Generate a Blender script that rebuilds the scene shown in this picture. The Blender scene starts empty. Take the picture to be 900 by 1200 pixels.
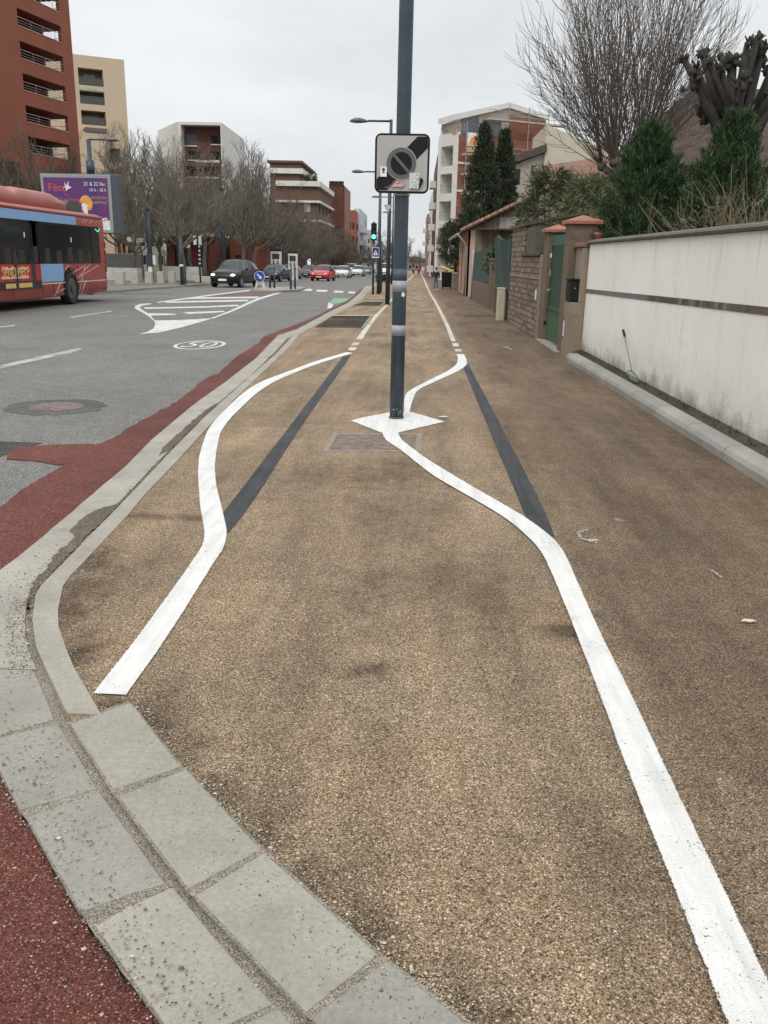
import bpy, math, random
from mathutils import Vector, Matrix
R = random.Random(7)
sc = bpy.context.scene
COL = sc.collection
PI = math.pi
rad = math.radians

# ------------------------------------------------------------------ camera calibration
F = 1000.0                      # focal length in pixels of the 900x1200 photograph
H = 1.5
vY = Vector((0.040, -0.296, 1.0)); vY = Vector((vY.x, -vY.y * -1, vY.z)).normalized()   # street direction (right, down, forward)
d0 = Vector((-0.072, 3.40, 1.0))
dn = (d0 - vY * d0.dot(vY)).normalized()
vZ = -dn
# right-handed in camera space (right, down, forward):  X = Y x Z
def conv(v): return Vector((v.x, -v.y, -v.z))        # to blender camera space
bY, bZ = conv(vY), conv(vZ)
bX = bY.cross(bZ)
Mcw = Matrix((bX, bY, bZ))                            # camera -> world rotation
CAM = Vector((0, 0, H))

def ray(px, py):
    return Mcw @ conv(Vector(((px - 450) / F, (py - 600) / F, 1.0)))
def zg(y):
    t = y - 18
    if t <= 0: return 0.0
    if t < 16: return -0.0102 * t * t / 32
    return -0.0102 * (t - 8)
def G(px, py, dz=0.0):
    d = ray(px, py)
    z = dz
    for _ in range(60):
        t = (z - H) / d.z if d.z < -1e-6 else 3000
        y = min(max(d.y * t, 0), 3000)
        z = 0.6 * z + 0.4 * (zg(y) + dz)
    t = (z - H) / d.z
    return Vector((d.x * t, d.y * t, z))
def at(px, py, Y):
    d = ray(px, py); t = Y / d.y
    return CAM + d * t
def atX(px, py, X):
    d = ray(px, py); t = X / d.x
    return CAM + d * t
def on_wall(M, px, py):
    o = M.translation; n = M.to_3x3() @ Vector((0, 1, 0))
    d = ray(px, py); t = (o - CAM).dot(n) / d.dot(n)
    return M.inverted() @ (CAM + d * t)

# ------------------------------------------------------------------ materials
def nd(nt, typ, **kw):
    n = nt.nodes.new(typ)
    for k, v in kw.items(): setattr(n, k, v)
    return n
MATS = {}
def new_mat(name):
    m = bpy.data.materials.new(name); m.use_nodes = True
    nt = m.node_tree; nt.nodes.clear()
    out = nd(nt, 'ShaderNodeOutputMaterial'); b = nd(nt, 'ShaderNodeBsdfPrincipled')
    nt.links.new(b.outputs[0], out.inputs[0])
    return m, nt, b
def mixc(nt, fac, a, b, blend='MIX'):
    n = nd(nt, 'ShaderNodeMix', data_type='RGBA', blend_type=blend)
    for i, v in ((0, fac), (6, a), (7, b)):
        if isinstance(v, (int, float)): n.inputs[i].default_value = v
        elif isinstance(v, tuple): n.inputs[i].default_value = (v[0], v[1], v[2], 1)
        else: nt.links.new(v, n.inputs[i])
    return n.outputs[2]
def ramp(nt, src, stops, interp='LINEAR'):
    n = nd(nt, 'ShaderNodeValToRGB'); n.color_ramp.interpolation = interp
    e = n.color_ramp.elements
    while len(e) < len(stops): e.new(0.5)
    for i, (p, c) in enumerate(stops):
        e[i].position = p
        e[i].color = (c, c, c, 1) if isinstance(c, (int, float)) else (c[0], c[1], c[2], 1)
    nt.links.new(src, n.inputs[0]); return n.outputs[0]
def coords(nt, scale=(1, 1, 1), kind='Object'):
    tc = nd(nt, 'ShaderNodeTexCoord'); mp = nd(nt, 'ShaderNodeMapping')
    mp.inputs['Scale'].default_value = scale
    nt.links.new(tc.outputs[kind], mp.inputs[0]); return mp.outputs[0]
def noise(nt, vec, scale, detail=4, rough=0.55):
    n = nd(nt, 'ShaderNodeTexNoise'); n.inputs['Scale'].default_value = scale
    n.inputs['Detail'].default_value = detail; n.inputs['Roughness'].default_value = rough
    nt.links.new(vec, n.inputs['Vector']); return n.outputs['Fac']
def voro(nt, vec, scale, out='Color', feature='F1'):
    n = nd(nt, 'ShaderNodeTexVoronoi', feature=feature); n.inputs['Scale'].default_value = scale
    nt.links.new(vec, n.inputs['Vector']); return n.outputs[out]
def math_n(nt, op, a, b=0.0):
    n = nd(nt, 'ShaderNodeMath', operation=op)
    for i, v in ((0, a), (1, b)):
        if isinstance(v, (int, float)): n.inputs[i].default_value = v
        else: nt.links.new(v, n.inputs[i])
    return n.outputs[0]
def bump(nt, b, h, strength, dist):
    n = nd(nt, 'ShaderNodeBump'); n.inputs['Strength'].default_value = strength
    n.inputs['Distance'].default_value = dist
    nt.links.new(h, n.inputs['Height']); nt.links.new(n.outputs[0], b.inputs['Normal'])
def setc(nt, b, c):
    if isinstance(c, tuple): b.inputs['Base Color'].default_value = (c[0], c[1], c[2], 1)
    else: nt.links.new(c, b.inputs['Base Color'])
def plain(name, c, rough=0.6, metal=0.0, var=0.18, scale=3.0, bmp=0.0, emit=None, estr=0.0, spec=None, stretch=(1, 1, 1)):
    if name in MATS: return MATS[name]
    m, nt, b = new_mat(name)
    v = coords(nt, stretch)
    f = noise(nt, v, scale, 5)
    d = tuple(x * (1 - var) for x in c); l = tuple(min(1, x * (1 + var)) for x in c)
    setc(nt, b, ramp(nt, f, [(0.3, d), (0.7, l)]))
    b.inputs['Roughness'].default_value = rough; b.inputs['Metallic'].default_value = metal
    if spec is not None: b.inputs['Specular IOR Level'].default_value = spec
    if bmp: bump(nt, b, noise(nt, v, scale * 8, 6), 0.5, bmp)
    if emit: 
        b.inputs['Emission Color'].default_value = (*emit, 1); b.inputs['Emission Strength'].default_value = estr
    MATS[name] = m; return m

def mask_spots(nt, pos, spots):
    """soft irregular stains at fixed spots on the ground: (x, y, rx, ry, strength)"""
    total = None
    nz = noise(nt, pos, 9, 4)
    sep = nd(nt, 'ShaderNodeSeparateXYZ'); nt.links.new(pos, sep.inputs[0])
    for x, y, rx, ry, s in spots:
        dx = math_n(nt, 'DIVIDE', math_n(nt, 'SUBTRACT', sep.outputs[0], x), rx)
        dy = math_n(nt, 'DIVIDE', math_n(nt, 'SUBTRACT', sep.outputs[1], y), ry)
        r = math_n(nt, 'SQRT', math_n(nt, 'ADD', math_n(nt, 'MULTIPLY', dx, dx), math_n(nt, 'MULTIPLY', dy, dy)))
        r = math_n(nt, 'ADD', r, math_n(nt, 'MULTIPLY', math_n(nt, 'SUBTRACT', nz, 0.5), 2.2))
        k = ramp(nt, r, [(0.15, s), (1.0, 0.0)])
        total = k if total is None else math_n(nt, 'MAXIMUM', total, k)
    return total

def aggregate(name, base, dark, light, cell, spots=(), tone=None, bmp=0.004, rough=0.85, fleck=None, large=0.22, fs=0.42, ft=0.80):
    """stones bound in resin or tar"""
    m, nt, b = new_mat(name)
    v = coords(nt)
    n = nd(nt, 'ShaderNodeTexVoronoi'); n.inputs['Scale'].default_value = cell
    nt.links.new(v, n.inputs['Vector'])
    sep = nd(nt, 'ShaderNodeSeparateColor'); nt.links.new(n.outputs['Color'], sep.inputs[0])
    c = ramp(nt, sep.outputs[0], [(0.0, dark), (0.35, tuple(x * .8 for x in base)), (0.7, base), (0.9, tuple(x * 1.25 for x in base)), (1.0, light)])
    n2 = nd(nt, 'ShaderNodeTexVoronoi'); n2.inputs['Scale'].default_value = cell * fs
    nt.links.new(v, n2.inputs['Vector'])
    sep2 = nd(nt, 'ShaderNodeSeparateColor'); nt.links.new(n2.outputs['Color'], sep2.inputs[0])
    big = ramp(nt, sep2.outputs[1], [(ft, 0.0), (ft + .1, 1.0)])
    near = ramp(nt, n2.outputs['Distance'], [(0.25, 1.0), (0.42, 0.0)])
    c = mixc(nt, math_n(nt, 'MULTIPLY', big, near), c, fleck or light)
    # gaps between the stones
    gap = ramp(nt, n.outputs['Distance'], [(0.35, 1.0), (0.75, 0.45)])
    c = mixc(nt, 1.0, c, gap, 'MULTIPLY')
    big_n = ramp(nt, noise(nt, v, 0.55, 6, 0.62), [(0.3, 1 - large * 1.3), (0.7, 1 + large * .5)])
    c = mixc(nt, 1.0, c, big_n, 'MULTIPLY')
    mid = ramp(nt, noise(nt, v, 6, 5, 0.65), [(0.3, 0.84), (0.7, 1.1)])
    c = mixc(nt, 1.0, c, mid, 'MULTIPLY')
    if tone: c = tone(nt, v, c)
    if spots:
        c = mixc(nt, mask_spots(nt, v, spots), c, mixc(nt, 1.0, c, (.36, .34, .33), 'MULTIPLY'))
    setc(nt, b, c)
    b.inputs['Roughness'].default_value = rough
    b.inputs['Specular IOR Level'].default_value = 0.25
    bump(nt, b, n.outputs['Distance'], 0.9, -bmp)
    MATS[name] = m; return m

# ------------------------------------------------------------------ mesh builder
class MB:
    def __init__(s, M=None): s.v = []; s.f = []; s.mi = []; s.M = M; s.cur = 0; s.sm = []
    def add(s, vs, fs, smooth=False):
        o = len(s.v)
        s.v += [tuple(s.M @ Vector(p)) if s.M else tuple(p) for p in vs]
        for f in fs:
            s.f.append(tuple(o + i for i in f)); s.mi.append(s.cur); s.sm.append(smooth)
    def box(s, x0, y0, z0, x1, y1, z1):
        x0, x1 = min(x0, x1), max(x0, x1); y0, y1 = min(y0, y1), max(y0, y1); z0, z1 = min(z0, z1), max(z0, z1)
        s.add([(x0, y0, z0), (x1, y0, z0), (x1, y1, z0), (x0, y1, z0), (x0, y0, z1), (x1, y0, z1), (x1, y1, z1), (x0, y1, z1)],
              [(0, 3, 2, 1), (4, 5, 6, 7), (0, 1, 5, 4), (1, 2, 6, 5), (2, 3, 7, 6), (3, 0, 4, 7)])
        return s
    def quad(s, a, b, c, d): s.add([a, b, c, d], [(0, 1, 2, 3)]); return s
    def tube(s, pts, rs, n=8, cap=True, smooth=True):
        pts = [Vector(p) for p in pts]
        if isinstance(rs, (int, float)): rs = [rs] * len(pts)
        vs = []; fs = []
        prev = None
        for i, p in enumerate(pts):
            d = (pts[min(i + 1, len(pts) - 1)] - pts[max(i - 1, 0)])
            d = d.normalized() if d.length > 1e-9 else Vector((0, 0, 1))
            if prev is None:
                u = d.cross(Vector((0, 0, 1)) if abs(d.z) < 0.9 else Vector((1, 0, 0))).normalized()
            else:
                u = (prev - d * prev.dot(d)); u = u.normalized() if u.length > 1e-6 else d.orthogonal().normalized()
            prev = u; w = d.cross(u)
            for k in range(n):
                a = 2 * PI * k / n
                vs.append(p + (u * math.cos(a) + w * math.sin(a)) * rs[i])
        for i in range(len(pts) - 1):
            for k in range(n):
                fs.append((i * n + k, i * n + (k + 1) % n, (i + 1) * n + (k + 1) % n, (i + 1) * n + k))
        if cap:
            fs.append(tuple(reversed(range(n)))); fs.append(tuple((len(pts) - 1) * n + k for k in range(n)))
        s.add(vs, fs, smooth); return s
    def cyl(s, c, r, h, axis='z', n=20):
        c = Vector(c); a = {'x': Vector((1, 0, 0)), 'y': Vector((0, 1, 0)), 'z': Vector((0, 0, 1))}[axis]
        return s.tube([c, c + a * h], r, n, True, False)
    def prism(s, poly, a, b, axis='z'):
        n = len(poly)
        def P(p, t): return (p[0], p[1], t) if axis == 'z' else ((p[0], t, p[1]) if axis == 'y' else (t, p[0], p[1]))
        vs = [P(p, a) for p in poly] + [P(p, b) for p in poly]
        fs = [tuple(range(n))[::-1], tuple(range(n, 2 * n))] + [(i, (i + 1) % n, n + (i + 1) % n, n + i) for i in range(n)]
        s.add(vs, fs); return s
    def loft(s, rings, smooth=True, closed=True, caps=True):
        n = len(rings[0]); vs = [p for r in rings for p in r]; fs = []
        m = n if closed else n - 1
        for i in range(len(rings) - 1):
            for k in range(m):
                fs.append((i * n + k, i * n + (k + 1) % n, (i + 1) * n + (k + 1) % n, (i + 1) * n + k))
        if caps: fs += [tuple(range(n))[::-1], tuple((len(rings) - 1) * n + k for k in range(n))]
        s.add(vs, fs, smooth); return s
    def ball(s, c, rx, ry, rz, nu=10, nv=6):
        rings = []
        for j in range(nv + 1):
            t = PI * j / nv; q = max(math.sin(t), 0.02)
            rings.append([(c[0] + rx * q * math.cos(2 * PI * k / nu), c[1] + ry * q * math.sin(2 * PI * k / nu), c[2] - rz * math.cos(t)) for k in range(nu)])
        return s.loft(rings)
    def build(s, name, mats, parent=None, bevel=0.0, label=None, fixn=True):
        me = bpy.data.meshes.new(name); me.from_pydata(s.v, [], s.f); me.update()
        for m in (mats if isinstance(mats, (list, tuple)) else [mats]): me.materials.append(m)
        me.polygons.foreach_set('material_index', s.mi); me.polygons.foreach_set('use_smooth', s.sm)
        if any(m.name.endswith('_paint') for m in me.materials):
            uvl = me.uv_layers.new(name='UVMap')
            for d in uvl.data: d.uv = (.5, .5)
        if fixn and len(s.f) < 4000:
            import bmesh
            bm = bmesh.new(); bm.from_mesh(me); bmesh.ops.recalc_face_normals(bm, faces=bm.faces); bm.to_mesh(me); bm.free()
        o = bpy.data.objects.new(name, me); COL.objects.link(o)
        if parent:
            o.parent = parent
        if bevel:
            b = o.modifiers.new('bevel', 'BEVEL'); b.width = bevel; b.segments = 2; b.limit_method = 'ANGLE'; b.angle_limit = rad(40)
        if label: o['label'] = label
        return o
def thing(name, label, cat, loc=(0, 0, 0), rz=0.0, group=None):
    o = bpy.data.objects.new(name, None); COL.objects.link(o); o.location = loc; o.rotation_euler = (0, 0, rz)
    o.empty_display_size = 0.2
    tag(o, label, cat, group); return o
def tag(o, label, cat, group=None):
    o['label'] = label; o['category'] = cat
    if group: o['group'] = group
    return o
def struct(o): o['kind'] = 'structure'; return o
def copy_tree(o, parent=None):
    c = o.copy(); COL.objects.link(c)
    if parent: c.parent = parent
    for ch in list(o.children): copy_tree(ch, c)
    return c
def L(o, p):      # world point -> local of a root placed with translation + rz only
    return Matrix.Rotation(-o.rotation_euler.z, 4, 'Z') @ (Vector(p) - o.location)
def text_obj(name, s, size, M, mat, parent=None, ext=0.002, align='CENTER', label=None, shear=0.0, sx=1.0):
    cu = bpy.data.curves.new(name, 'FONT'); cu.body = s; cu.size = size; cu.extrude = ext
    cu.align_x = align; cu.align_y = 'CENTER'; cu.shear = shear; cu.resolution_u = 3
    t = bpy.data.objects.new(name + '_tmp', cu); COL.objects.link(t)
    dg = bpy.context.evaluated_depsgraph_get()
    me = bpy.data.meshes.new_from_object(t.evaluated_get(dg)); me.name = name
    bpy.data.objects.remove(t); bpy.data.curves.remove(cu)
    me.transform(M @ Matrix.Diagonal((sx, 1, 1, 1)))
    me.materials.clear(); me.materials.append(mat)
    if mat.name.endswith('_paint'):
        ul = me.uv_layers.get('UVMap') or me.uv_layers.new(name='UVMap')
        for d in ul.data: d.uv = (.5, .5)
    o = bpy.data.objects.new(name, me); COL.objects.link(o)
    if parent: o.parent = parent
    if label: o['label'] = label
    return o
# text standing upright facing -Y (towards the camera), facing +X, or lying on the ground
def M_textfront(x, y, z): return Matrix.Translation((x, y, z)) @ Matrix.Rotation(rad(90), 4, 'X')
def M_textside(x, y, z): return Matrix.Translation((x, y, z)) @ Matrix.Rotation(rad(90), 4, 'Z') @ Matrix.Rotation(rad(90), 4, 'X')

# ------------------------------------------------------------------ palette
def path_tone(nt, v, c):
    sep = nd(nt, 'ShaderNodeSeparateXYZ'); nt.links.new(v, sep.inputs[0])
    wob = math_n(nt, 'MULTIPLY', math_n(nt, 'SUBTRACT', noise(nt, v, 1.3, 4), 0.5), 0.8)
    xx = math_n(nt, 'ADD', sep.outputs[0], wob)
    walk = ramp(nt, math_n(nt, 'MULTIPLY', math_n(nt, 'ADD', xx, 2.0), 0.2), [(0.50, 0.0), (0.64, 1.0)])   # the footway right of the cycle lane is browner
    c = mixc(nt, walk, c, mixc(nt, 1.0, c, (0.60, 0.575, 0.585), 'MULTIPLY'))
    # worn and dirty strips running with the traffic
    st = ramp(nt, noise(nt, coords(nt, (2.6, .42, 1)), 1.1, 6, .6), [(0.32, (.66, .63, .62)), (0.5, (.96, .955, .95)), (0.70, (1.18, 1.13, 1.08))])
    c = mixc(nt, 1.0, c, st, 'MULTIPLY')
    fine = ramp(nt, noise(nt, coords(nt, (14, 1.3, 1)), 1.0, 5, .6), [(0.3, .91), (0.7, 1.06)])
    c = mixc(nt, 1.0, c, fine, 'MULTIPLY')
    pale = ramp(nt, noise(nt, v, 0.8, 5, 0.7), [(0.47, 0.0), (0.75, 0.5)])
    c = mixc(nt, pale, c, mixc(nt, 1.0, c, (1.30, 1.12, 1.02), 'MULTIPLY'))
    return c
def spot(px, py, rx, ry, s):
    g = G(px, py); return (g.x, g.y, rx, ry, s)
M_path = aggregate('resin_gravel', (0.44, 0.325, 0.21), (0.085, 0.052, 0.028), (0.86, 0.74, 0.54), 240,
    spots=[spot(428, 785, .16, .10, .9), spot(662, 742, .13, .12, .9), spot(690, 720, .1, .05, .5), spot(190, 606, .55, .10, .7), spot(90, 690, .22, .5, .75),
           spot(150, 835, .30, .16, .9), spot(455, 600, .5, .9, .3), spot(440, 556, .75, .55, .6), spot(470, 545, .4, .3, .5), spot(330, 455, .5, .7, .3), spot(300, 990, .10, .45, .6), spot(420, 1110, .10, .3, .6),
           spot(620, 390, .7, 1.5, .35), spot(560, 370, 1.0, 1.2, .45), spot(215, 878, .12, .2, .6)] + [spot(x, y, rx * 1.15, ry * 1.15, .85 if rx < .2 else .4) for x, y, rx, ry in ((76, 715, .12, .30), (88, 770, .10, .2), (180, 850, .13, .14), (245, 930, .11, .13), (300, 985, .11, .12), (360, 1040, .11, .11), (420, 1095, .11, .10), (480, 1140, .12, .10), (540, 1185, .12, .10), (110, 660, .16, .3), (700, 1000, .25, .3), (520, 690, .5, .6), (850, 560, .25, 1.2), (800, 500, .25, 1.5))], tone=path_tone)
M_asph = aggregate('asphalt', (0.255, 0.245, 0.225), (0.08, 0.078, 0.074), (0.5, 0.49, 0.455), 170, large=0.16, bmp=0.003, rough=0.8)
M_asph_dark = aggregate('asphalt_patch', (0.165, 0.16, 0.15), (0.03, 0.03, 0.03), (0.2, 0.2, 0.2), 120, bmp=0.003)
M_red = aggregate('red_asphalt', (0.215, 0.067, 0.049), (0.06, 0.018, 0.013), (0.42, 0.26, 0.22), 240, bmp=0.003, fleck=(0.36, 0.25, 0.22), fs=.6, ft=.93, large=.3)
def concrete(name, c, dirt=(0.16, 0.13, 0.10), pits=True, d_amt=0.6, joint=None):
    m, nt, b = new_mat(name); v = coords(nt)
    f = ramp(nt, noise(nt, v, 2.2, 7, 0.65), [(0.3, tuple(x * .78 for x in c)), (0.7, tuple(x * 1.12 for x in c))])
    f = mixc(nt, 1.0, f, ramp(nt, noise(nt, v, 90, 3), [(0.3, 0.86), (0.7, 1.1)]), 'MULTIPLY')
    f = mixc(nt, math_n(nt, 'MULTIPLY', ramp(nt, noise(nt, v, 5, 8, 0.7), [(0.55, 0.0), (0.72, 1.0)]), d_amt), f, dirt)
    oi = nd(nt, 'ShaderNodeObjectInfo'); f = mixc(nt, 1.0, f, ramp(nt, oi.outputs['Random'], [(0, (.88, .88, .90)), (1, (1.08, 1.07, 1.04))]), 'MULTIPLY')
    h = noise(nt, v, 120, 4)
    if pits:
        sp = voro(nt, v, 70, 'Distance')
        f = mixc(nt, ramp(nt, sp, [(0.07, 0.75), (0.16, 0.0)]), f, (0.1, 0.09, 0.08))
    setc(nt, b, f); b.inputs['Roughness'].default_value = 0.85; b.inputs['Specular IOR Level'].default_value = 0.3
    bump(nt, b, h, 0.5, 0.0015); MATS[name] = m; return m
M_conc = concrete('concrete_slab', (0.305, 0.288, 0.248), dirt=(.17, .15, .12), d_amt=0.45)
M_gut = concrete('gutter_concrete', (0.345, 0.322, 0.28), d_amt=0.6)
M_kerb = concrete('kerb_concrete', (0.32, 0.297, 0.253), d_amt=0.3)
M_wkerb = concrete('wall_kerb_concrete', (0.31, 0.30, 0.27), dirt=(0.2, 0.2, 0.16), d_amt=0.5)
M_mort = aggregate('joint_mortar', (0.36, 0.315, 0.25), (0.2, 0.17, 0.13), (0.5, 0.45, 0.38), 260, bmp=.0015)
M_silt = aggregate('gutter_silt', (0.20, 0.16, 0.12), (0.08, 0.06, 0.042), (0.38, 0.33, 0.27), 220)
M_earth = aggregate('earth', (0.105, 0.070, 0.042), (0.03, 0.02, 0.012), (0.24, 0.19, 0.10), 28, bmp=0.03, large=.5)
def paint(name, c, wear, edge=.05, scuff=.12, scale=95):
    m, nt, b = new_mat(name); v = coords(nt)
    out = [n for n in nt.nodes if n.type == 'OUTPUT_MATERIAL'][0]
    pits = noise(nt, v, scale, 5, 0.7); patch = noise(nt, v, 3.2, 5, 0.65)
    k = math_n(nt, 'ADD', pits, math_n(nt, 'MULTIPLY', math_n(nt, 'SUBTRACT', patch, 0.5), 0.5))
    hole = ramp(nt, k, [(0.72 - wear, 0.0), (0.75 - wear, 1.0)])
    uv = nd(nt, 'ShaderNodeUVMap'); sp = nd(nt, 'ShaderNodeSeparateXYZ'); nt.links.new(uv.outputs[0], sp.inputs[0])
    u = math_n(nt, 'SUBTRACT', 0.5, math_n(nt, 'ABSOLUTE', math_n(nt, 'SUBTRACT', sp.outputs[0], 0.5)))
    e = math_n(nt, 'ADD', u, math_n(nt, 'MULTIPLY', math_n(nt, 'SUBTRACT', noise(nt, v, 110, 4, .7), .5), edge * 2.4))
    hole = math_n(nt, 'MAXIMUM', hole, ramp(nt, e, [(edge * .8, 1.0), (edge * 1.2, 0.0)]))
    cc = ramp(nt, noise(nt, v, 6, 6, .65), [(0.3, tuple(x * (1 - scuff) for x in c)), (0.65, c)])
    cc = mixc(nt, 1.0, cc, ramp(nt, noise(nt, coords(nt, (20, 1.2, 1)), 1.0, 5, .65), [(0.32, (1 - scuff * 1.3,) * 3), (0.55, (1, 1, 1))]), 'MULTIPLY')
    cc = mixc(nt, ramp(nt, noise(nt, v, 38, 5, .7), [(.60, 0), (.74, .55)]), cc, tuple(x * .62 for x in c))
    setc(nt, b, cc); b.inputs['Roughness'].default_value = 0.65; b.inputs['Specular IOR Level'].default_value = 0.25
    bump(nt, b, voro(nt, v, 230, 'Distance'), 0.8, -0.003)
    tr = nd(nt, 'ShaderNodeBsdfTransparent'); mx = nd(nt, 'ShaderNodeMixShader')
    nt.links.new(hole, mx.inputs[0]); nt.links.new(b.outputs[0], mx.inputs[1]); nt.links.new(tr.outputs[0], mx.inputs[2]); nt.links.new(mx.outputs[0], out.inputs[0])
    MATS[name] = m; return m
M_white = paint('fresh_white_paint', (0.73, 0.72, 0.69), 0.07, scuff=.13)
M_oldw = paint('worn_white_paint', (0.66, 0.61, 0.52), 0.16)
M_faint = paint('faint_white_paint', (0.52, 0.47, 0.38), 0.27)
M_roadw = paint('road_white_paint', (0.66, 0.65, 0.61), 0.13)
M_roadf = paint('faded_road_paint', (0.50, 0.49, 0.455), 0.19)
M_black = paint('black_cover_paint', (0.055, 0.056, 0.060), 0.10, scuff=.35)
M_green_p = paint('green_road_paint', (0.20, 0.42, 0.25), 0.14)
M_pinkroad = aggregate('pink_asphalt', (0.24, 0.165, 0.15), (0.1, 0.06, 0.05), (0.4, 0.3, 0.28), 110)
M_side = aggregate('pale_pavement', (0.27, 0.255, 0.23), (0.12, 0.11, 0.1), (0.42, 0.4, 0.37), 60)
M_ground = aggregate('far_ground', (0.17, 0.165, 0.145), (0.07, 0.07, 0.06), (0.3, 0.3, 0.27), 20)
M_steel_b = plain('blue_grey_steel', (0.032, 0.050, 0.066), 0.42, 0.0, 0.2, 5, spec=0.5)
M_dark = plain('black_plastic', (0.012, 0.012, 0.013), 0.6, spec=.2)
M_iron = plain('cast_iron', (0.155, 0.115, 0.082), 0.7, 0.05, 0.55, 12, bmp=0.004)
M_glass = plain('dark_glass', (0.018, 0.021, 0.022), 0.12, 0, 0.2, spec=0.35)
M_glassg = plain('grey_glass', (0.09, 0.10, 0.105), 0.12, 0, 0.25, 0.6, spec=0.8)
M_wp = plain('white_plaster', (0.66, 0.64, 0.60), 0.8, 0, 0.07, 1.0)
M_cream = plain('cream_render', (0.56, 0.445, 0.315), 0.85, 0, 0.05, 0.4)
M_brown = plain('terracotta_render', (0.255, 0.078, 0.040), 0.8, 0, 0.08, 0.6)
M_brown2 = plain('brown_cladding', (0.105, 0.045, 0.032), 0.8, 0, 0.12, 0.8)
M_rust = plain('rust_louvre', (.08, .036, .026), 0.7, 0, 0.3, 1.5)
M_alu = plain('galvanised_rail', (0.33, 0.33, 0.32), 0.4, 0.5)
M_shut = plain('grey_shutter', (0.14, 0.135, 0.13), 0.6, 0, 0.1, 2)
M_tile = plain('terracotta_cap', (.30, .125, .08), 0.75, 0, 0.22, 9, bmp=0.004)
M_bark = plain('winter_bark', (0.115, 0.097, 0.078), 0.9, 0, 0.35, 6, bmp=0.01)
M_twig = plain('winter_twig', (0.165, 0.142, 0.112), 0.9, 0, 0.3, 2)
M_orange = plain('orange_brick', (.25, .10, .065), 0.85, 0, 0.25, 2.5)
M_rubber = plain('tyre_rubber', (0.018, 0.018, 0.018), 0.8)
M_rim = plain('wheel_rim', (0.28, 0.28, 0.29), 0.35, 0.6)
M_platew = plain('white_plate', (0.72, 0.72, 0.70), 0.5)
M_lamp = plain('lamp_glass', (0.6, 0.62, 0.62), 0.15, 0, 0.05, spec=0.7)
M_lampon = plain('lit_headlamp', (0.8, 0.8, 0.75), 0.2, emit=(1.0, 0.97, 0.88), estr=1.6)

# ------------------------------------------------------------------ ground sheets
def interp(poly, y):
    if y <= poly[0][1]:
        a, b = poly[0], poly[1]
    elif y >= poly[-1][1]:
        a, b = poly[-2], poly[-1]
        return poly[-1][0]
    else:
        for i in range(len(poly) - 1):
            if poly[i][1] <= y <= poly[i + 1][1]:
                a, b = poly[i], poly[i + 1]; break
    if abs(b[1] - a[1]) < 1e-9: return a[0]
    return a[0] + (b[0] - a[0]) * (y - a[1]) / (b[1] - a[1])
YS = [-4, -2, -1]
y_ = 0.0
while y_ < 1500: YS.append(y_); y_ += 0.12 if y_ < 16 else (0.5 if y_ < 60 else (3 if y_ < 300 else 60))
def world_poly(pxs, dz):
    p = [G(x, y, dz) for x, y in pxs]
    return sorted([(q.x, q.y) for q in p], key=lambda q: q[1])
def sheet(name, lp, rp, dz, mat, y0=-4, y1=1500, side=0.0, extra=()):
    ys = sorted({y for y in list(YS) + [p[1] for p in list(lp) + list(rp)] + [y0, y1] if y0 <= y <= y1})
    mb = MB(); vs = []; fs = []
    for y in ys:
        xl = interp(lp, y); xr = interp(rp, y); z = zg(y) + dz
        vs += [(xl, y, z), (max(xr, xl + 1e-4), y, z)]
        if side: vs += [(xl, y, z - side), (max(xr, xl + 1e-4), y, z - side)]
    n = 4 if side else 2
    for i in range(len(ys) - 1):
        a = i * n; b = a + n
        fs.append((a, a + 1, b + 1, b))
        if side: fs += [(a + 2, a, b, b + 2), (a + 1, a + 3, b + 3, b + 1)]
    if side: 
        e = (len(ys) - 1) * n
        fs += [(0, 2, 3, 1), (e, e + 1, e + 3, e + 2)]
    mb.add(vs, fs)
    return struct(mb.build(name, mat, fixn=False))
DZ_ROAD, DZ_RED, DZ_GUT = -0.030, -0.022, -0.012
B0px = [(-620, 1300), (-420, 900), (-150, 670), (-70, 625), (0, 592), (45, 560), (75, 542), (100, 521.5), (120, 518), (135.5, 510), (164, 492), (207, 470), (240, 444), (258, 435), (266, 428),
        (280, 415), (304, 401), (310, 393), (336, 384), (368, 371), (376, 367), (409, 351), (419.5, 341.7), (428, 335)]
B1px = [(300, 1360), (192, 1200), (155.6, 1153), (122, 1108), (89, 1061), (55.6, 1003), (23.6, 950), (0, 903), (-25, 855), (-46, 800), (-47, 740), (-22, 690), (0, 669), (21.7, 653), (50, 630),
        (95, 591), (131.7, 560), (147, 547), (178, 515.5), (207, 491), (233, 470), (264, 448), (300, 420), (326, 393), (348, 386), (376, 371), (386, 365.5), (408, 355), (421, 344), (428, 335.2)]
B2px = [(440, 1290), (359, 1188), (220, 1043), (133, 927), (83, 846), (55.5, 788), (42.5, 759), (38, 727), (41.7, 698), (49, 686), (73, 662), (100, 634), (150, 583), (204, 525.5), (240, 489),
        (290, 444), (324, 414), (344, 393), (358, 386), (383, 371), (400, 362.5), (417, 353), (424, 346), (430, 338), (444, 329.5), (462, 322), (480, 317.5)]
B3px = [(660, 1300), (548, 1200), (450, 1122), (308, 996), (215, 899), (153, 823), (116, 834), (85.5, 781), (77, 759), (68.7, 735), (68, 715), (74, 687), (83, 675), (107, 650), (150, 604), (167, 583), (207, 541),
        (238, 507), (273, 470), (306, 438), (336, 410), (352, 391), (369, 382), (390, 370), (412, 359), (424, 351), (429.5, 344), (436, 338), (449, 329.5), (465, 322), (481, 317.5)]
jit = random.Random(3)
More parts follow.
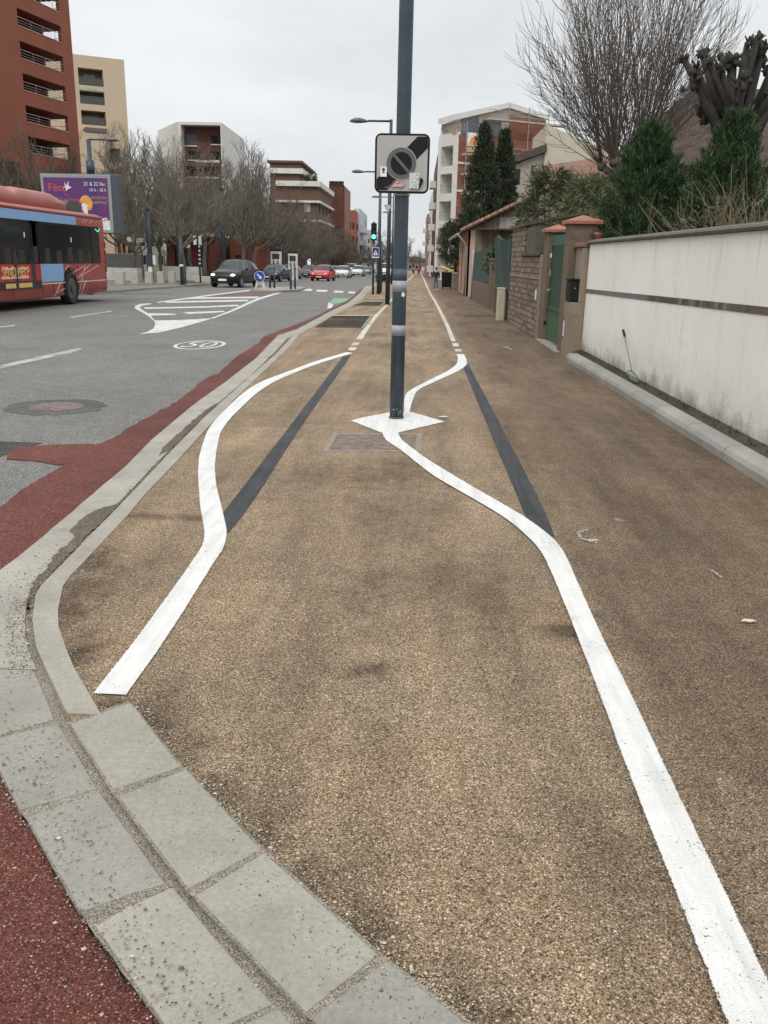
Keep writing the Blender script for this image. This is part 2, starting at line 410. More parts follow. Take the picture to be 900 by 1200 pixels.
def jag(px, amp, n):
    out = []
    for (a, b) in zip(px[:-1], px[1:]):
        steps = max(1, int(math.dist(a, b) / n))
        for i in range(steps):
            t = i / steps; dep = max(0.1, (a[1] - 300) / 250)
            out.append((a[0] + (b[0] - a[0]) * t + jit.uniform(-amp, amp) * dep * (1 if i else 0.3), a[1] + (b[1] - a[1]) * t))
    out.append(px[-1]); return out
B0 = world_poly(jag(B0px, 3.0, 5), DZ_RED)
B1 = world_poly(jag(B1px, 0.6, 14), DZ_GUT)
B2 = world_poly(B2px, 0.0)
B3 = world_poly([p for p in B3px if p[1] < 835 and p != (153, 823)], 0.0)
B3path = world_poly([p for p in B2px if p[1] > 840] + [p for p in B3px if p[1] < 833 and p != (153, 823)], 0.0)
far_w = [(-1200, -5), (-1200, 1500)]
mbg = MB()
ysg = [-300, -20, 0, 18, 22, 26, 30, 34, 60, 120, 300, 700, 1600]
vs = []; fs = []
for y in ysg: vs += [(-1300, y, zg(y) - 0.16), (1300, y, zg(y) - 0.16)]
for i in range(len(ysg) - 1): fs.append((2 * i, 2 * i + 1, 2 * i + 3, 2 * i + 2))
mbg.add(vs, fs); struct(mbg.build('ground', M_ground, fixn=False))
KL = -13.5
sheet('road', [(-40, -5), (-40, 20), (KL - .2, 22), (KL - .2, 1500)], [(0.6, -4), (0.6, 3.0), (-0.3, 9), (-1.0, 24), (-1.0, 1500)], DZ_ROAD - 0.02, M_asph)
sheet('cycle_strip', B0, B1, DZ_RED - 0.008, M_red, y0=0.9, y1=B0[-1][1])
sheet('gutter_bed', B1, [(x + .1, y) for x, y in B2], DZ_GUT - 0.002, M_mort, y0=0.9, y1=B2[-1][1])
gy = G(40, 786, DZ_GUT).y
gy_far = B1[-1][1]
# gutter channel (upper continuous part)
B2in = [(x - (0.035 if y < 9 else 0.02), y) for x, y in B2]
sheet('gutter', B1, B2in, DZ_GUT + .0045, M_gut, y0=gy, y1=B1[-1][1])
# kerb strip, ends where the wide slabs begin
ky = G(99, 838).y
kp = sheet('kerb', B2, B3, 0.005, M_kerb, y0=ky, y1=B2[-1][1], side=0.12)
sheet('path', B3path, [(2.9, -5), (2.9, 1500)], 0.0, M_path, y0=-4, y1=1500)
# tapered piece of path showing between kerb end and first slab
def flat_poly(name, px, dz, mat, up=True):
    P = [G(x, y, dz) for x, y in px]
    mb = MB(); mb.add(P, [tuple(range(len(P)))]); 
    o = mb.build(name, mat, fixn=False)
    if o.data.polygons[0].normal.z < 0: o.data.flip_normals()
    return struct(o)
flat_poly('joint_mortar', [(80, 846), (152, 821), (214, 897), (308, 993), (448, 1118), (552, 1197), (640, 1276), (500, 1310), (356, 1188), (218, 1043), (130, 927)], 0.003, M_mort)
def slab(name, px, dz, mat, thick=0.1):
    P = [G(x, y, dz) for x, y in px]
    n = len(P)
    mb = MB(); mb.add(P + [p - Vector((0, 0, thick)) for p in P],
                      [tuple(range(n)), tuple(range(n, 2 * n))[::-1]] + [(i, (i + 1) % n, n + (i + 1) % n, n + i) for i in range(n)])
    return struct(mb.build(name, mat, bevel=0.004))
for q in ([(83, 848), (153, 823), (212, 898), (133, 925)], [(139, 933), (218, 901), (306, 995), (221, 1041)],
          [(229, 1049), (310, 999), (443, 1118), (359, 1186)], [(364, 1192), (453, 1125), (548, 1200), (640, 1280), (500, 1310)]):
    slab('kerb_slab', q, 0.006, M_conc, .03)
for q in ([(-46, 786), (36.5, 781), (42, 790), (64, 843), (0, 861), (-30, 868)], [(-24, 872), (0, 864), (68, 847), (114, 924), (23.5, 949), (0, 903)], [(31, 957), (117, 928), (194, 1035), (150, 1048), (100, 1066), (92, 1063)],
          [(112, 1085), (150, 1062), (203, 1039), (250, 1096), (320, 1176), (262, 1202), (225, 1245)], [(233, 1250), (268, 1208), (327, 1181), (420, 1290), (330, 1360)]):
    slab('gutter_slab', q, DZ_GUT + 0.002, M_conc, .03)
# silt washed into the gutter
def SILT(p): return jag(p + [p[0]], 2.2, 4)[:-1]
flat_poly('gutter_silt', SILT([(97, 633), (72, 660), (48, 685), (36, 700), (30, 720), (34, 690), (52, 668), (64, 650), (88, 630), (82, 622), (100, 604), (122, 594), (137, 590), (150, 580), (164, 563), (188, 538), (206, 520), (203, 526), (150, 582)]), DZ_GUT + 0.008, M_silt)
flat_poly('gutter_silt', SILT([(204, 524), (196, 528), (186, 534), (190, 524), (200, 516), (214, 504), (232, 487), (247, 476), (258, 470), (240, 488), (222, 505)]), DZ_GUT + 0.008, M_silt)
flat_poly('gutter_silt', SILT([(343, 394), (324, 413), (300, 435), (296, 437), (318, 416), (336, 397)]), DZ_GUT + 0.008, M_silt)

# asphalt corner and patches left of the red strip
flat_poly('road_patch', [(-120, 520), (0, 517), (50, 519), (30, 524), (0, 535), (-120, 545)], DZ_ROAD - 0.02 + .004, aggregate('dark_road_patch', (0.085, 0.084, 0.082), (0.04, 0.04, 0.04), (0.2, 0.2, 0.2), 170))
flat_poly('red_patch', [(8, 531), (25, 523), (60, 521), (110, 520), (120, 530), (70, 545), (40, 540), (8, 538)], DZ_ROAD - 0.02 + .006, M_red)

# ------------------------------------------------------------------ painted markings
def resample(pts, n):
    P = [Vector((p[0], p[1], 0)) for p in pts]
    d = [0.0]
    for a, b in zip(P[:-1], P[1:]): d.append(d[-1] + (b - a).length)
    def cr(i, t):
        p0 = P[max(i - 1, 0)]; p1 = P[i]; p2 = P[i + 1]; p3 = P[min(i + 2, len(P) - 1)]
        return p1 + (p2 - p1) * t + ((p2 - p0) * .5 - (p2 - p1)) * (t - 2 * t * t + t ** 3) * .8 + ((p3 - p1) * .5 - (p2 - p1)) * (t ** 3 - t * t) * .8
    out = []
    for k in range(n):
        s = d[-1] * k / (n - 1)
        for i in range(len(P) - 1):
            if d[i + 1] >= s - 1e-9: break
        t = (s - d[i]) / max(d[i + 1] - d[i], 1e-9)
        q = cr(i, t); out.append((q.x, q.y))
    return out
def ribbon(name, lpx, rpx, dz, mat, n=48, rag=0.0):
    l = resample([tuple(G(x, y, dz))[:2] for x, y in lpx], n); r = resample([tuple(G(x, y, dz))[:2] for x, y in rpx], n)
    mb = MB(); vs = []; fs = []
    for a, b in zip(l, r):
        j = jit.uniform(-rag, rag); k = jit.uniform(-rag, rag)
        for t in (0, 0.5, 1):
            x = a[0] + (b[0] - a[0]) * t + (j if t == 0 else k if t == 1 else 0); y = a[1] + (b[1] - a[1]) * t
            vs.append((x, y, zg(y) + dz))
    for i in range(n - 1):
        for k in (0, 1): fs.append((3 * i + k, 3 * i + k + 1, 3 * i + k + 4, 3 * i + k + 3))
    mb.add(vs, fs); o = mb.build(name, mat, fixn=False)
    if sum(p.normal.z for p in o.data.polygons) < 0: o.data.flip_normals()
    uvl = o.data.uv_layers.get('UVMap') or o.data.uv_layers.new(name='UVMap')
    for lp in o.data.loops: uvl.data[lp.index].uv = ((lp.vertex_index % 3) / 2, .5)
    return struct(o)
P1, P2, P3 = 0.003, 0.006, 0.009
ribbon('black_strip', [(258, 604), (300, 549), (340, 498), (401, 418)], [(268, 626), (300, 584), (355, 498), (412, 416)], P1, M_black, 40, .002)
ribbon('black_strip', [(541, 427), (596, 560), (618, 612)], [(549.5, 427), (620, 560), (652.5, 631)], P1, M_black, 40, .002)
ribbon('white_lane_line', [(107, 812), (160, 745), (213, 673), (235, 640), (238, 622), (233, 590), (231, 555), (233, 532), (242, 505.6), (253, 490), (270, 473), (290, 456), (310, 445), (340, 434), (370, 423), (406, 412.4)],
       [(150, 814), (200, 742), (247, 667), (263, 642), (267, 622), (260, 590), (254, 565.6), (253, 543), (255.6, 523), (260, 505.6), (271, 490), (281, 480), (300, 462), (322, 447.5), (350, 435), (380, 424), (414, 413.8)], P2, M_white, 90, .0012)
ribbon('white_lane_line', [(446, 504), (451, 515), (470, 528), (486, 541), (509, 558.5), (560, 588), (594, 609), (624, 635.5), (639, 658), (660, 707), (683, 766), (705, 824), (732, 898), (850, 1200), (905, 1340)],
       [(466, 504), (472, 515), (487, 527), (505, 540), (536, 558.5), (562, 574), (590, 590), (620, 608), (651, 632), (666, 654), (681, 688), (707, 745), (738, 806), (783, 900), (900, 1142), (1000, 1340)], P3, M_white, 110, .0012)
ribbon('white_lane_line', [(473, 484), (473.6, 466), (479, 458), (500, 446.5), (523, 435), (534, 426.7), (536, 419.7), (534.5, 415)],
       [(480, 484), (483.7, 470), (490.7, 457), (511.7, 446.5), (537, 435), (546.7, 428), (547.4, 422), (544, 415)], P2, M_white, 60, .0012)
flat_poly('white_diamond', [(411, 492.7), (430, 488), (455, 483.5), (482, 482.7), (521, 494), (466, 507), (446, 506.5)], P1 + .002, M_white)
for q in ([(532.7, 409), (540.5, 409), (541.5, 412), (533.7, 412)], [(530, 402), (537, 402), (538, 406), (531, 406)],
          [(410, 407), (418.5, 407), (416, 410.5), (407.5, 410.5)], [(414, 401.5), (422, 401), (419.5, 404.5), (411.5, 405)]):
    flat_poly('white_dash', q, P1, M_oldw)
ribbon('old_lane_line', [(528.5, 400), (521, 380), (514, 365), (506, 349), (502, 342), (495, 325), (492.6, 319)], [(534.5, 400), (526, 380), (518, 365), (509, 349), (504.5, 342), (496.5, 325), (493.4, 319)], P1, M_oldw, 80)
ribbon('old_lane_line', [(417, 397.5), (426.7, 383.6), (435, 372.7), (451, 358), (458.5, 350), (473, 333), (481, 325), (485, 320.5)], [(425, 397.5), (432.4, 385), (447, 366), (454.5, 358), (461.5, 349.5), (475.5, 332), (483, 325), (486.5, 320.5)], P1, M_oldw, 80)
# faded cycle symbol beyond the pole and chalky traces on the footway
fz_ = 0.0
for pts, w in (([(453, 407), (462, 406), (476, 404), (488, 407.5)], .09), ([(502, 406), (494, 408), (474, 407)], .06), ([(478, 400), (474, 405)], .07), ([(580, 404), (592, 405.5), (600, 410)], .07), ([(584, 408), (594, 407)], .06),
               ([(690, 620), (677, 624), (681, 631), (700, 636)], .022), ([(722, 607), (731, 611)], .05), ([(834, 668), (845, 676), (858, 689)], .014), ([(688, 634), (700, 632)], .04)):
    fz_ += .0006; l = [G(x, y, P1 + fz_) for x, y in pts]; mb = MB(); vs = []; fs = []
    for i, p in enumerate(l):
        t = (l[min(i + 1, len(l) - 1)] - l[max(i - 1, 0)]).normalized(); nrm = Vector((-t.y, t.x, 0)) * w / 2
        vs += [p + nrm, p - nrm]
    for i in range(len(l) - 1): fs.append((2 * i, 2 * i + 1, 2 * i + 3, 2 * i + 2))
    mb.add(vs, fs); o = mb.build('faded_marking', M_faint, fixn=False); struct(o)
    if o.data.polygons[0].normal.z < 0: o.data.flip_normals()
# road paint
RZ = DZ_ROAD - 0.02 + 0.005
def rq(name, q, mat=M_roadw, dz=RZ): return flat_poly(name, q, dz, mat)
rq('lane_dash', [(0, 428), (93, 407.5), (96, 409), (86, 413), (0, 432)], M_roadf); rq('lane_dash', [(81, 371), (130, 364), (132, 365), (84, 372.6)], M_roadf); rq('lane_dash', [(-40, 386), (18, 380.6), (17, 382), (-40, 389)], M_roadf)
rq('pink_area', [(225, 349), (292, 340.5), (332, 341), (303, 349.5)], M_pinkroad, RZ - .002)
for q in ([(168, 360.2), (238, 359), (279, 357), (280, 358.6), (238, 360.6), (170, 362)], [(174, 367), (205, 367.6), (206, 369), (176, 369.8)], [(213, 366), (262, 364.2), (264, 365.6), (222, 368)],
          [(192, 353.3), (291, 351.2), (291, 353), (195, 354.9)], [(219, 348.7), (304, 347.4), (302, 349.4), (222, 350.2)]):
    rq('hatch_stripe', q)
rq('give_way_wedge', [(163, 391.2), (172, 389), (180, 385), (182, 380), (181, 375.5), (210, 375), (249, 373), (238, 376.5), (215, 383), (185, 390)])
ribbon('island_line', [(181, 376), (170, 368), (158, 361.5), (158.5, 358.5), (164, 356.2), (176, 355.3)], [(184, 380), (176, 369), (165, 361.5), (165, 359.5), (169, 357.8), (178, 356.4)], RZ + .002, M_roadw, 40)
ribbon('island_line', [(183, 354), (215, 349.5), (250, 344.8), (292, 339.7)], [(186, 355), (217, 350.8), (252, 346), (294, 340.7)], RZ + .002, M_roadw, 30)
ribbon('island_line', [(245, 373.5), (270, 363.6), (303, 349), (332, 341)], [(251, 373), (276, 363.6), (308, 350), (334, 342)], RZ + .002, M_roadw, 30)
for q in ([(352, 338.4), (366, 338.6), (365, 340.8), (350.5, 340.6)], [(372, 339.4), (384, 340), (383, 342), (370.5, 341.6)], [(392, 340.6), (403, 341.2), (401.5, 343), (390.5, 342.6)], [(409, 341.4), (416.5, 342), (415.5, 344), (408, 343.6)]):
    rq('crossing_bar', q)
rq('green_cycle_box', [(391, 349.5), (409, 349.8), (405, 353.5), (392, 356), (387, 353)], M_green_p); rq('white_cycle_box', [(385, 354), (391, 356.5), (388, 361), (383.5, 361.5)])
# '50' roundel
c50 = G(234.4, 404, RZ); rx = abs(G(264, 404, RZ).x - c50.x); ry = abs(G(234, 398.8, RZ).y - G(234, 409.6, RZ).y) / 2
mb = MB(); vs = []; fs = []; N = 40
for k in range(N):
    a = 2 * PI * k / N
    for s in (1.0, 0.86): vs.append((c50.x + rx * s * math.cos(a), c50.y + ry * s * math.sin(a), zg(c50.y) + RZ))
for k in range(N): fs.append((2 * k, 2 * ((k + 1) % N), 2 * ((k + 1) % N) + 1, 2 * k + 1))
mb.add(vs, fs); o = struct(mb.build('speed_ring', M_roadw, fixn=False))
if o.data.polygons[0].normal.z < 0: o.data.flip_normals()
o = text_obj('speed_number', '50', 1.0, Matrix.Translation((c50.x, c50.y, zg(c50.y) + RZ)) @ Matrix.Diagonal((rx * 1.35, ry * 1.75, 1, 1)), M_roadw, ext=0.0); struct(o)

# covers
def cover_rect():
    q = [G(377.5, 529.5, 0), G(493, 529.5, 0), G(495, 508, 0), G(390, 508, 0)]
    c = sum(q, Vector()) / 4
    r = thing('service_cover', 'rectangular iron service cover crossed by the white line in front of the pole', 'manhole cover', c)
    def scl(s): return [(p - c) * s for p in q]
    a, b = scl(1.0), scl(0.88)
    mb = MB()
    for i in range(4):
        j = (i + 1) % 4
        mb.add([a[i] + Vector((0, 0, .004)), a[j] + Vector((0, 0, .004)), b[j] + Vector((0, 0, .004)), b[i] + Vector((0, 0, .004)), a[i] - Vector((0, 0, .02)), a[j] - Vector((0, 0, .02)), b[j] - Vector((0, 0, .02)), b[i] - Vector((0, 0, .02))],
               [(0, 1, 2, 3), (0, 4, 5, 1), (2, 6, 7, 3)])
    mb.build('frame', plain('worn_frame', (0.24, 0.20, 0.16), 0.7, 0.1, 0.25, 20), r)
    mb = MB(); b2 = scl(0.87); mb.add([p + Vector((0, 0, .003)) for p in b2], [(0, 1, 2, 3)])
    mb.build('lid', M_iron, r, fixn=False)
cover_rect()
def cover_round():
    c = G(66, 477, DZ_ROAD - .02)
    r = thing('manhole_cover', 'round manhole cover with red worn centre in the grey road', 'manhole cover', c)
    Rr = abs(G(100, 477, DZ_ROAD).x - c.x)
    mb = MB(); n = 36
    def ring(r0, r1, z, j=0):
        vs = []; 
        for k in range(n):
            a = 2 * PI * k / n; q = 1 + jit.uniform(-j, j)
            vs += [(r0 * math.cos(a), r0 * math.sin(a), z), (r1 * q * math.cos(a), r1 * q * math.sin(a), z)]
        mb.add(vs, [(2 * k, 2 * k + 1, 2 * ((k + 1) % n) + 1, 2 * ((k + 1) % n)) for k in range(n)])
    ring(Rr * .82, Rr * 1.5, .003, .07); mb.build('patch', M_asph_dark, r, fixn=False)
    mb = MB(); ring(Rr * .68, Rr * .82, .006); mb.build('frame', M_iron, r, fixn=False)
    mb = MB(); ring(0.001, Rr * .68, .007); mb.build('lid', plain('red_worn_lid', (.15, .105, .095), .7, 0, .55, 14, bmp=.004), r, fixn=False)
cover_round()
# tree pits
for q, e in (([(368, 383.6), (390.6, 370.2), (434.6, 370.2), (424, 384)], 1), ([(414, 358), (426.7, 353.5), (450.5, 353.5), (446, 358.7)], 0)):
    flat_poly('tree_pit', q, 0.004, M_earth)
ribbon('pit_edging', [(423, 384.5), (434, 370)], [(425.5, 384.5), (436.5, 370)], 0.03, M_kerb, 6)
ribbon('pit_edging', [(388, 370.4), (436, 370.4)], [(389, 369.4), (436, 369.4)], 0.03, M_kerb, 6)
ribbon('pit_edging', [(444.5, 359), (450, 354)], [(446, 359), (451.5, 354)], 0.03, M_kerb, 6)

# loose gravel
def gravel():
    mb = MB(); rg = random.Random(11)
    def stone(p, r):
        vs = []
        for d in ((1, 0, 0), (0, 1, 0), (-1, 0, 0), (0, -1, 0), (0, 0, .7), (0, 0, -.4)):
            vs.append(p + Vector((d[0] * r * rg.uniform(.6, 1.3), d[1] * r * rg.uniform(.6, 1.3), d[2] * r * rg.uniform(.6, 1.1))))
        mb.add(vs, [(0, 1, 4), (1, 2, 4), (2, 3, 4), (3, 0, 4), (1, 0, 5), (2, 1, 5), (3, 2, 5), (0, 3, 5)])
    def scatter(n, poly, spread, dz, r0, r1, mix=(0, 0, 0, 1, 2)):
        for _ in range(n):
            i = rg.randrange(len(poly) - 1); t = rg.random(); a, b = poly[i], poly[i + 1]
            off = rg.gauss(0, 1) * spread
            g = G(a[0] + (b[0] - a[0]) * t + off, a[1] + (b[1] - a[1]) * t + rg.gauss(0, 1) * spread * .5, dz)
            mb.cur = rg.choice(mix)
            stone(g + Vector((0, 0, r0 * .3)), rg.uniform(r0, r1) * (1.9 if rg.random() < .04 else 1))
    zt = DZ_GUT + .006
    scatter(900, [(95, 628), (70, 655), (46, 684), (34, 715)], 5, zt, .0015, .0045)
    scatter(500, [(150, 580), (200, 524), (240, 488)], 4, zt, .0015, .004)
    scatter(820, [(30, 700), (20, 740), (25, 790)], 13, zt, .0015, .0042)
    scatter(260, [(90, 630), (50, 670), (10, 690)], 16, zt, .0015, .004)
    scatter(800, [(20, 830), (40, 910), (90, 1000), (160, 1120), (240, 1190)], 34, zt, .0014, .0040)
    scatter(420, [(0, 905), (24, 952), (92, 1066), (192, 1200)], 7, DZ_RED, .0012, .0036)
    scatter(300, [(40, 1000), (60, 1120), (120, 1190)], 42, DZ_RED - .006, .001, .003)
    scatter(130, [(70, 850), (118, 930), (200, 1040), (330, 1180)], 3, DZ_GUT, .0012, .003)
    scatter(1500, [(160, 823), (222, 893), (316, 992), (459, 1118), (556, 1195)], 7, .002, .0012, .0036, (0, 2, 2, 1))
    scatter(900, [(180, 823), (242, 893), (336, 992), (479, 1118), (576, 1195)], 26, .001, .0014, .0034, (0, 2, 1, 1))
    scatter(900, [(155, 603), (110, 650), (74, 690), (72, 740), (95, 790), (125, 838)], 6, .002, .0012, .0036, (0, 2, 2, 1))
    scatter(420, [(160, 870), (260, 990), (380, 1110), (470, 1180)], 28, .0065, .001, .0028)
    scatter(900, [(300, 900), (500, 1000), (700, 1100), (600, 1180)], 130, .0, .0012, .0028, (0, 1, 1, 2))
    o = mb.build('loose_gravel', [plain('gravel_dark', (.11, .085, .06), .9, 0, .4, 60), plain('gravel_pale', (.48, .43, .35), .9, 0, .3, 60), plain('gravel_tan', (.30, .22, .13), .9, 0, .35, 60)], fixn=False); o['kind'] = 'stuff'
gravel()

# left pavement across the road
sheet('far_pavement', [(-90, 20), (-90, 1500)], [(KL, 20), (KL, 1500)], 0.06, M_side, y0=22, y1=900, side=.14)
sheet('far_kerb', [(KL, 20), (KL, 1500)], [(KL + .2, 20), (KL + .2, 1500)], 0.062, M_kerb, y0=22, y1=900, side=.14)


# ------------------------------------------------------------------ poles and signs on the path
def lamp_arm(mb_arm, mb_head, top, dirx, length):
    mb_arm.tube([top, top + Vector((dirx * length * .55, 0, 0.0))], .035, 8)
    e = top + Vector((dirx * length * .55, 0, 0))
    rings = []
    for t, w, h in ((0, .05, .04), (.15, .10, .07), (.4, .17, .12), (.7, .19, .12), (.92, .12, .07), (1.0, .03, .02)):
        x = e.x + dirx * length * .45 * t
        rings.append([(x, e.y + w * math.cos(2 * PI * k / 10), e.z - .03 + (h * math.sin(2 * PI * k / 10) * (1 if math.sin(2 * PI * k / 10) > 0 else .35))) for k in range(10)])
    mb_head.loft(rings)
def main_pole():
    b = G(464.5, 490.3, 0); Y = b.y
    r = thing('street_lamp_post', 'tall dark blue-grey lamp post with two pale bands rising from the painted white diamond', 'lamp post', b)
    rr = .5 * 16.2 * Y / 1000
    mb = MB(); mb.tube([(0, 0, -.05), (0, 0, 1.2), (0, 0, 4.2), (0, 0, 7.5)], [rr, rr * .985, rr * .93, rr * .85], 28)
    mb.build('post', M_steel_b, r)
    for y0, y1, nm in ((329, 342.3, 0), (381.4, 393.6, 1)):
        z0 = at(466, y1, Y - rr).z; z1 = at(466, y0, Y - rr).z
        mb = MB(); n = 28; vs = []
        mb.tube([(0, 0, z0), (0, 0, z1)], rr * 1.02, 28); mb.build('reflective_band', plain('grey_band', (.30, .31, .33), .5, .1, .12, 9), r)
    z0 = at(466, 329, Y).z; z1 = at(466, 315, Y).z
    mb = MB(); mb.tube([(0, 0, z0), (0, 0, z1)], rr * 1.005, 28); mb.build('old_band_trace', plain('faded_band', (.055, .075, .09), .5, 0, .3, 12), r)
    # torn sticker, scratched paint at the foot
    zs = at(470, 345, Y).z
    mb = MB()
    for k, (a0, a1, h) in enumerate(((-1.25, -1.02, .035), (-1.02, -.85, .05), (-.85, -.72, .025))):
        q = rr * 1.025; mb.quad((q * math.cos(a0), q * math.sin(a0), zs - h * .5), (q * math.cos(a1), q * math.sin(a1), zs - h * .4), (q * math.cos(a1), q * math.sin(a1), zs + h * .4), (q * math.cos(a0), q * math.sin(a0), zs + h * .6))
    mb.build('torn_sticker', M_platew, r)
    mb = MB()
    for k in range(9):
        a = -PI / 2 + jit.uniform(-.7, .7); z = jit.uniform(.02, .1); q = rr * 1.006; w = jit.uniform(.05, .25); h = jit.uniform(.006, .02)
        mb.quad((q * math.cos(a), q * math.sin(a), z), (q * math.cos(a + w), q * math.sin(a + w), z + .01), (q * math.cos(a + w), q * math.sin(a + w), z + h + .01), (q * math.cos(a), q * math.sin(a), z + h))
    mb.build('scraped_paint', plain('scraped', (.22, .23, .23), .6, 0, .4, 50), r)
    mb = MB(); a0, a1 = rad(200), rad(250); q = rr * 1.004
    P = lambda a, z: (q * math.cos(a), q * math.sin(a), z)
    for (aa, z0_, bb, z1_) in ((a0, .30, a0 + .05, .72), (a1 - .05, .30, a1, .72), (a0, .30, a1, .306), (a0, .714, a1, .72)):
        mb.quad(P(aa, z0_), P(bb, z0_), P(bb, z1_), P(aa, z1_))
    mb.build('hatch_seam', M_dark, r)
    mb = MB(); mb.tube([(0, 0, .006), (0, 0, .014), (0, 0, .022)], [rr * 1.12, rr * 1.09, rr * 1.01], 24, False); mb.build('foot_grime_ring', plain('foot_grime_ring', (.09, .085, .075), .9, 0, .4, 30), r)  # thin dark ring of grime added round the post foot
    # ---- the sign
    ys = Y - rr - .035
    c = at(471.2, 191.7, ys); S = at(503, 191, ys).x - at(438.9, 191, ys).x
    g = thing('parking_zone_end_sign', 'square black-rimmed sign with grey no-parking disc crossed by a black diagonal, on the tall post', 'road sign', c)
    hs = S / 2
    def rrect(w, h, q, n=6):
        o = []
        for cx, cz, a0 in ((w - q, h - q, 0), (-w + q, h - q, 90), (-w + q, -h + q, 180), (w - q, -h + q, 270)):
            for k in range(n + 1):
                a = rad(a0 + 90 * k / n); o.append((cx + q * math.cos(a), cz + q * math.sin(a)))
        return o
    mb = MB(); mb.prism(rrect(hs, hs * 1.02, .055), .0, .03, 'y'); mb.build('panel', M_dark, g, bevel=.004)
    mb = MB(); w = hs * .925; mb.prism(rrect(w, w * 1.02, .03), -.003, 0.0, 'y'); mb.build('face', plain('sign_face', (.40, .385, .36), .45, 0, .05, 3), g)
    mb = MB(); t = .34 * w * 1.0   # diagonal band from lower left to upper right, clipped to the face
    e = w * .995; bw = w * .41
    mb.prism([(-e, -e), (-e + bw, -e), (e, e - bw), (e, e), (e - bw, e), (-e, -e + bw)], -.006, -.003, 'y'); mb.build('diagonal_band', M_dark, g)
    def disc(r_, y0, y1, n=40): return [(r_ * math.cos(2 * PI * k / n) - .03 * w, r_ * math.sin(2 * PI * k / n) + .0 * w) for k in range(n)]
    mb = MB(); mb.prism(disc(.61 * w, 0, 0), -.008, -.006, 'y'); mb.build('disc_edge', plain('disc_edge', (.42, .41, .39), .5, 0, .05), g)
    mb = MB(); mb.prism(disc(.585 * w, 0, 0), -.010, -.008, 'y'); mb.build('disc', plain('disc_grey', (.105, .10, .096), .5, 0, .06), g)
    mb = MB(); mb.prism(disc(.42 * w, 0, 0), -.012, -.010, 'y'); mb.build('disc_centre', M_dark, g)
    mb = MB(); a = rad(-46); cx = -.03 * w
    pr = lambda u, v: (cx + u * math.cos(a) - v * math.sin(a), u * math.sin(a) + v * math.cos(a))
    mb.prism([pr(-.43 * w, -.055 * w), pr(.43 * w, -.055 * w), pr(.43 * w, .055 * w), pr(-.43 * w, .055 * w)], -.014, -.0105, 'y'); mb.build('slash', MATS['disc_grey'], g)
    # stickers
    def stick(name, x0, z0, x1, z1, mat, y=-.0165):
        mb = MB(); mb.box(x0 * w, y, z0 * w, x1 * w, y + .0015, z1 * w); return mb.build(name, mat, g)
    st = stick('sticker', -.86, -.50, -.60, -.13, M_platew)
    mb = MB(); mb.ball((-.73 * w, -.0175, -.24 * w), .06 * w, .0012, .07 * w); mb.box(-.78 * w, -.018, -.37 * w, -.68 * w, -.0168, -.34 * w); mb.box(-.75 * w, -.018, -.33 * w, -.71 * w, -.0168, -.31 * w); mb.build('drawing', plain('sticker_ink', (.06, .06, .07), .6), st)
    st = stick('sticker', .30, -.92, .70, -.34, plain('torn_paper', (.58, .57, .55), .7, 0, .2, 60))
    mb = MB()
    for _ in range(16):
        x = jit.uniform(.32, .64) * w; z = jit.uniform(-.9, -.38) * w; a2 = jit.uniform(-1, 1); l = jit.uniform(.02, .07) * w
        mb.tube([(x, -.0175, z), (x + l * math.cos(a2), -.0175, z + l * math.sin(a2))], .0018, 4)
    mb.build('scribble', MATS['sticker_ink'], st)
    mb = MB(); mb.tube([(.73 * w, -.016, -.55 * w), (.80 * w, -.016, -.60 * w), (.75 * w, -.016, -.75 * w), (.69 * w, -.016, -.93 * w)], [.012, .016, .013, .004], 6); mb.build('ink_mark', M_dark, g)
    mb = MB()
    for pts in ([(-.66, -.92), (-.40, -.80), (-.30, -.66), (-.16, -.60), (-.05, -.70), (.08, -.68), (.12, -.80), (.0, -.88), (-.2, -.86), (-.66, -.92)], [(-.30, -.66), (-.22, -.75), (-.05, -.72)], [(-.16, -.60), (-.10, -.76)]):
        mb.tube([(x * w, -.0165, z * w) for x, z in pts], .0022, 4)
    mb.build('pink_scrawl', plain('pink_ink', (.5, .16, .19), .6), g)
    mb = MB(); mb.prism([(-.4 * w, -.9 * w), (.1 * w, -.86 * w), (.1 * w, -.7 * w), (-.1 * w, -.64 * w), (-.25 * w, -.7 * w)], -.0152, -.014, 'y'); mb.build('pink_wash', plain('pink_wash', (.50, .35, .34), .6), g)
    for zz in (-.10, .05):
        mb = MB(); mb.box(-.05, .0301, zz, .05, .055, zz + .05); mb.build('bracket', M_alu, g)
    mb = MB(); mb.tube([(.0, .033 + rr, -hs * 1.09), (.0, .033 + rr, -hs * .99)], rr * 1.12, 16); mb.build('clamp', M_alu, g)
main_pole()

def lamp_post(px, py, top_px, top_py, arm_px, label, rr=.055, extra=None, group=None):
    b = G(px, py, 0); Y = b.y; top = at(top_px, top_py, Y)
    r = thing('street_lamp_post', label, 'lamp post', b, 0, group)
    h = top.z - b.z; l = abs(at(top_px, top_py, Y).x - at(arm_px, top_py, Y).x); dx = -1 if arm_px < top_px else 1
    mb = MB(); mb.tube([(0, 0, -.05), (0, 0, h * .4), (0, 0, h + .05)], [rr * 1.25, rr, rr * .75], 12); mb.build('post', M_steel_b, r)
    a = MB(); hd = MB(); lamp_arm(a, hd, Vector((0, 0, h)), dx, l)
    a.build('arm', M_steel_b, r); hd.build('lamp_head', plain('lamp_head_grey', (.09, .10, .11), .4, .2), r)
    return r, b, h
lamp_post(454, 357, 457.6, 142, 409, 'slim lamp post beside the farther tree pit, its arm reaching left above the sign', .068)
lpb, bB, hB = lamp_post(443.5, 344.5, 447, 201.5, 413, 'slim lamp post right behind the green traffic light', .08)
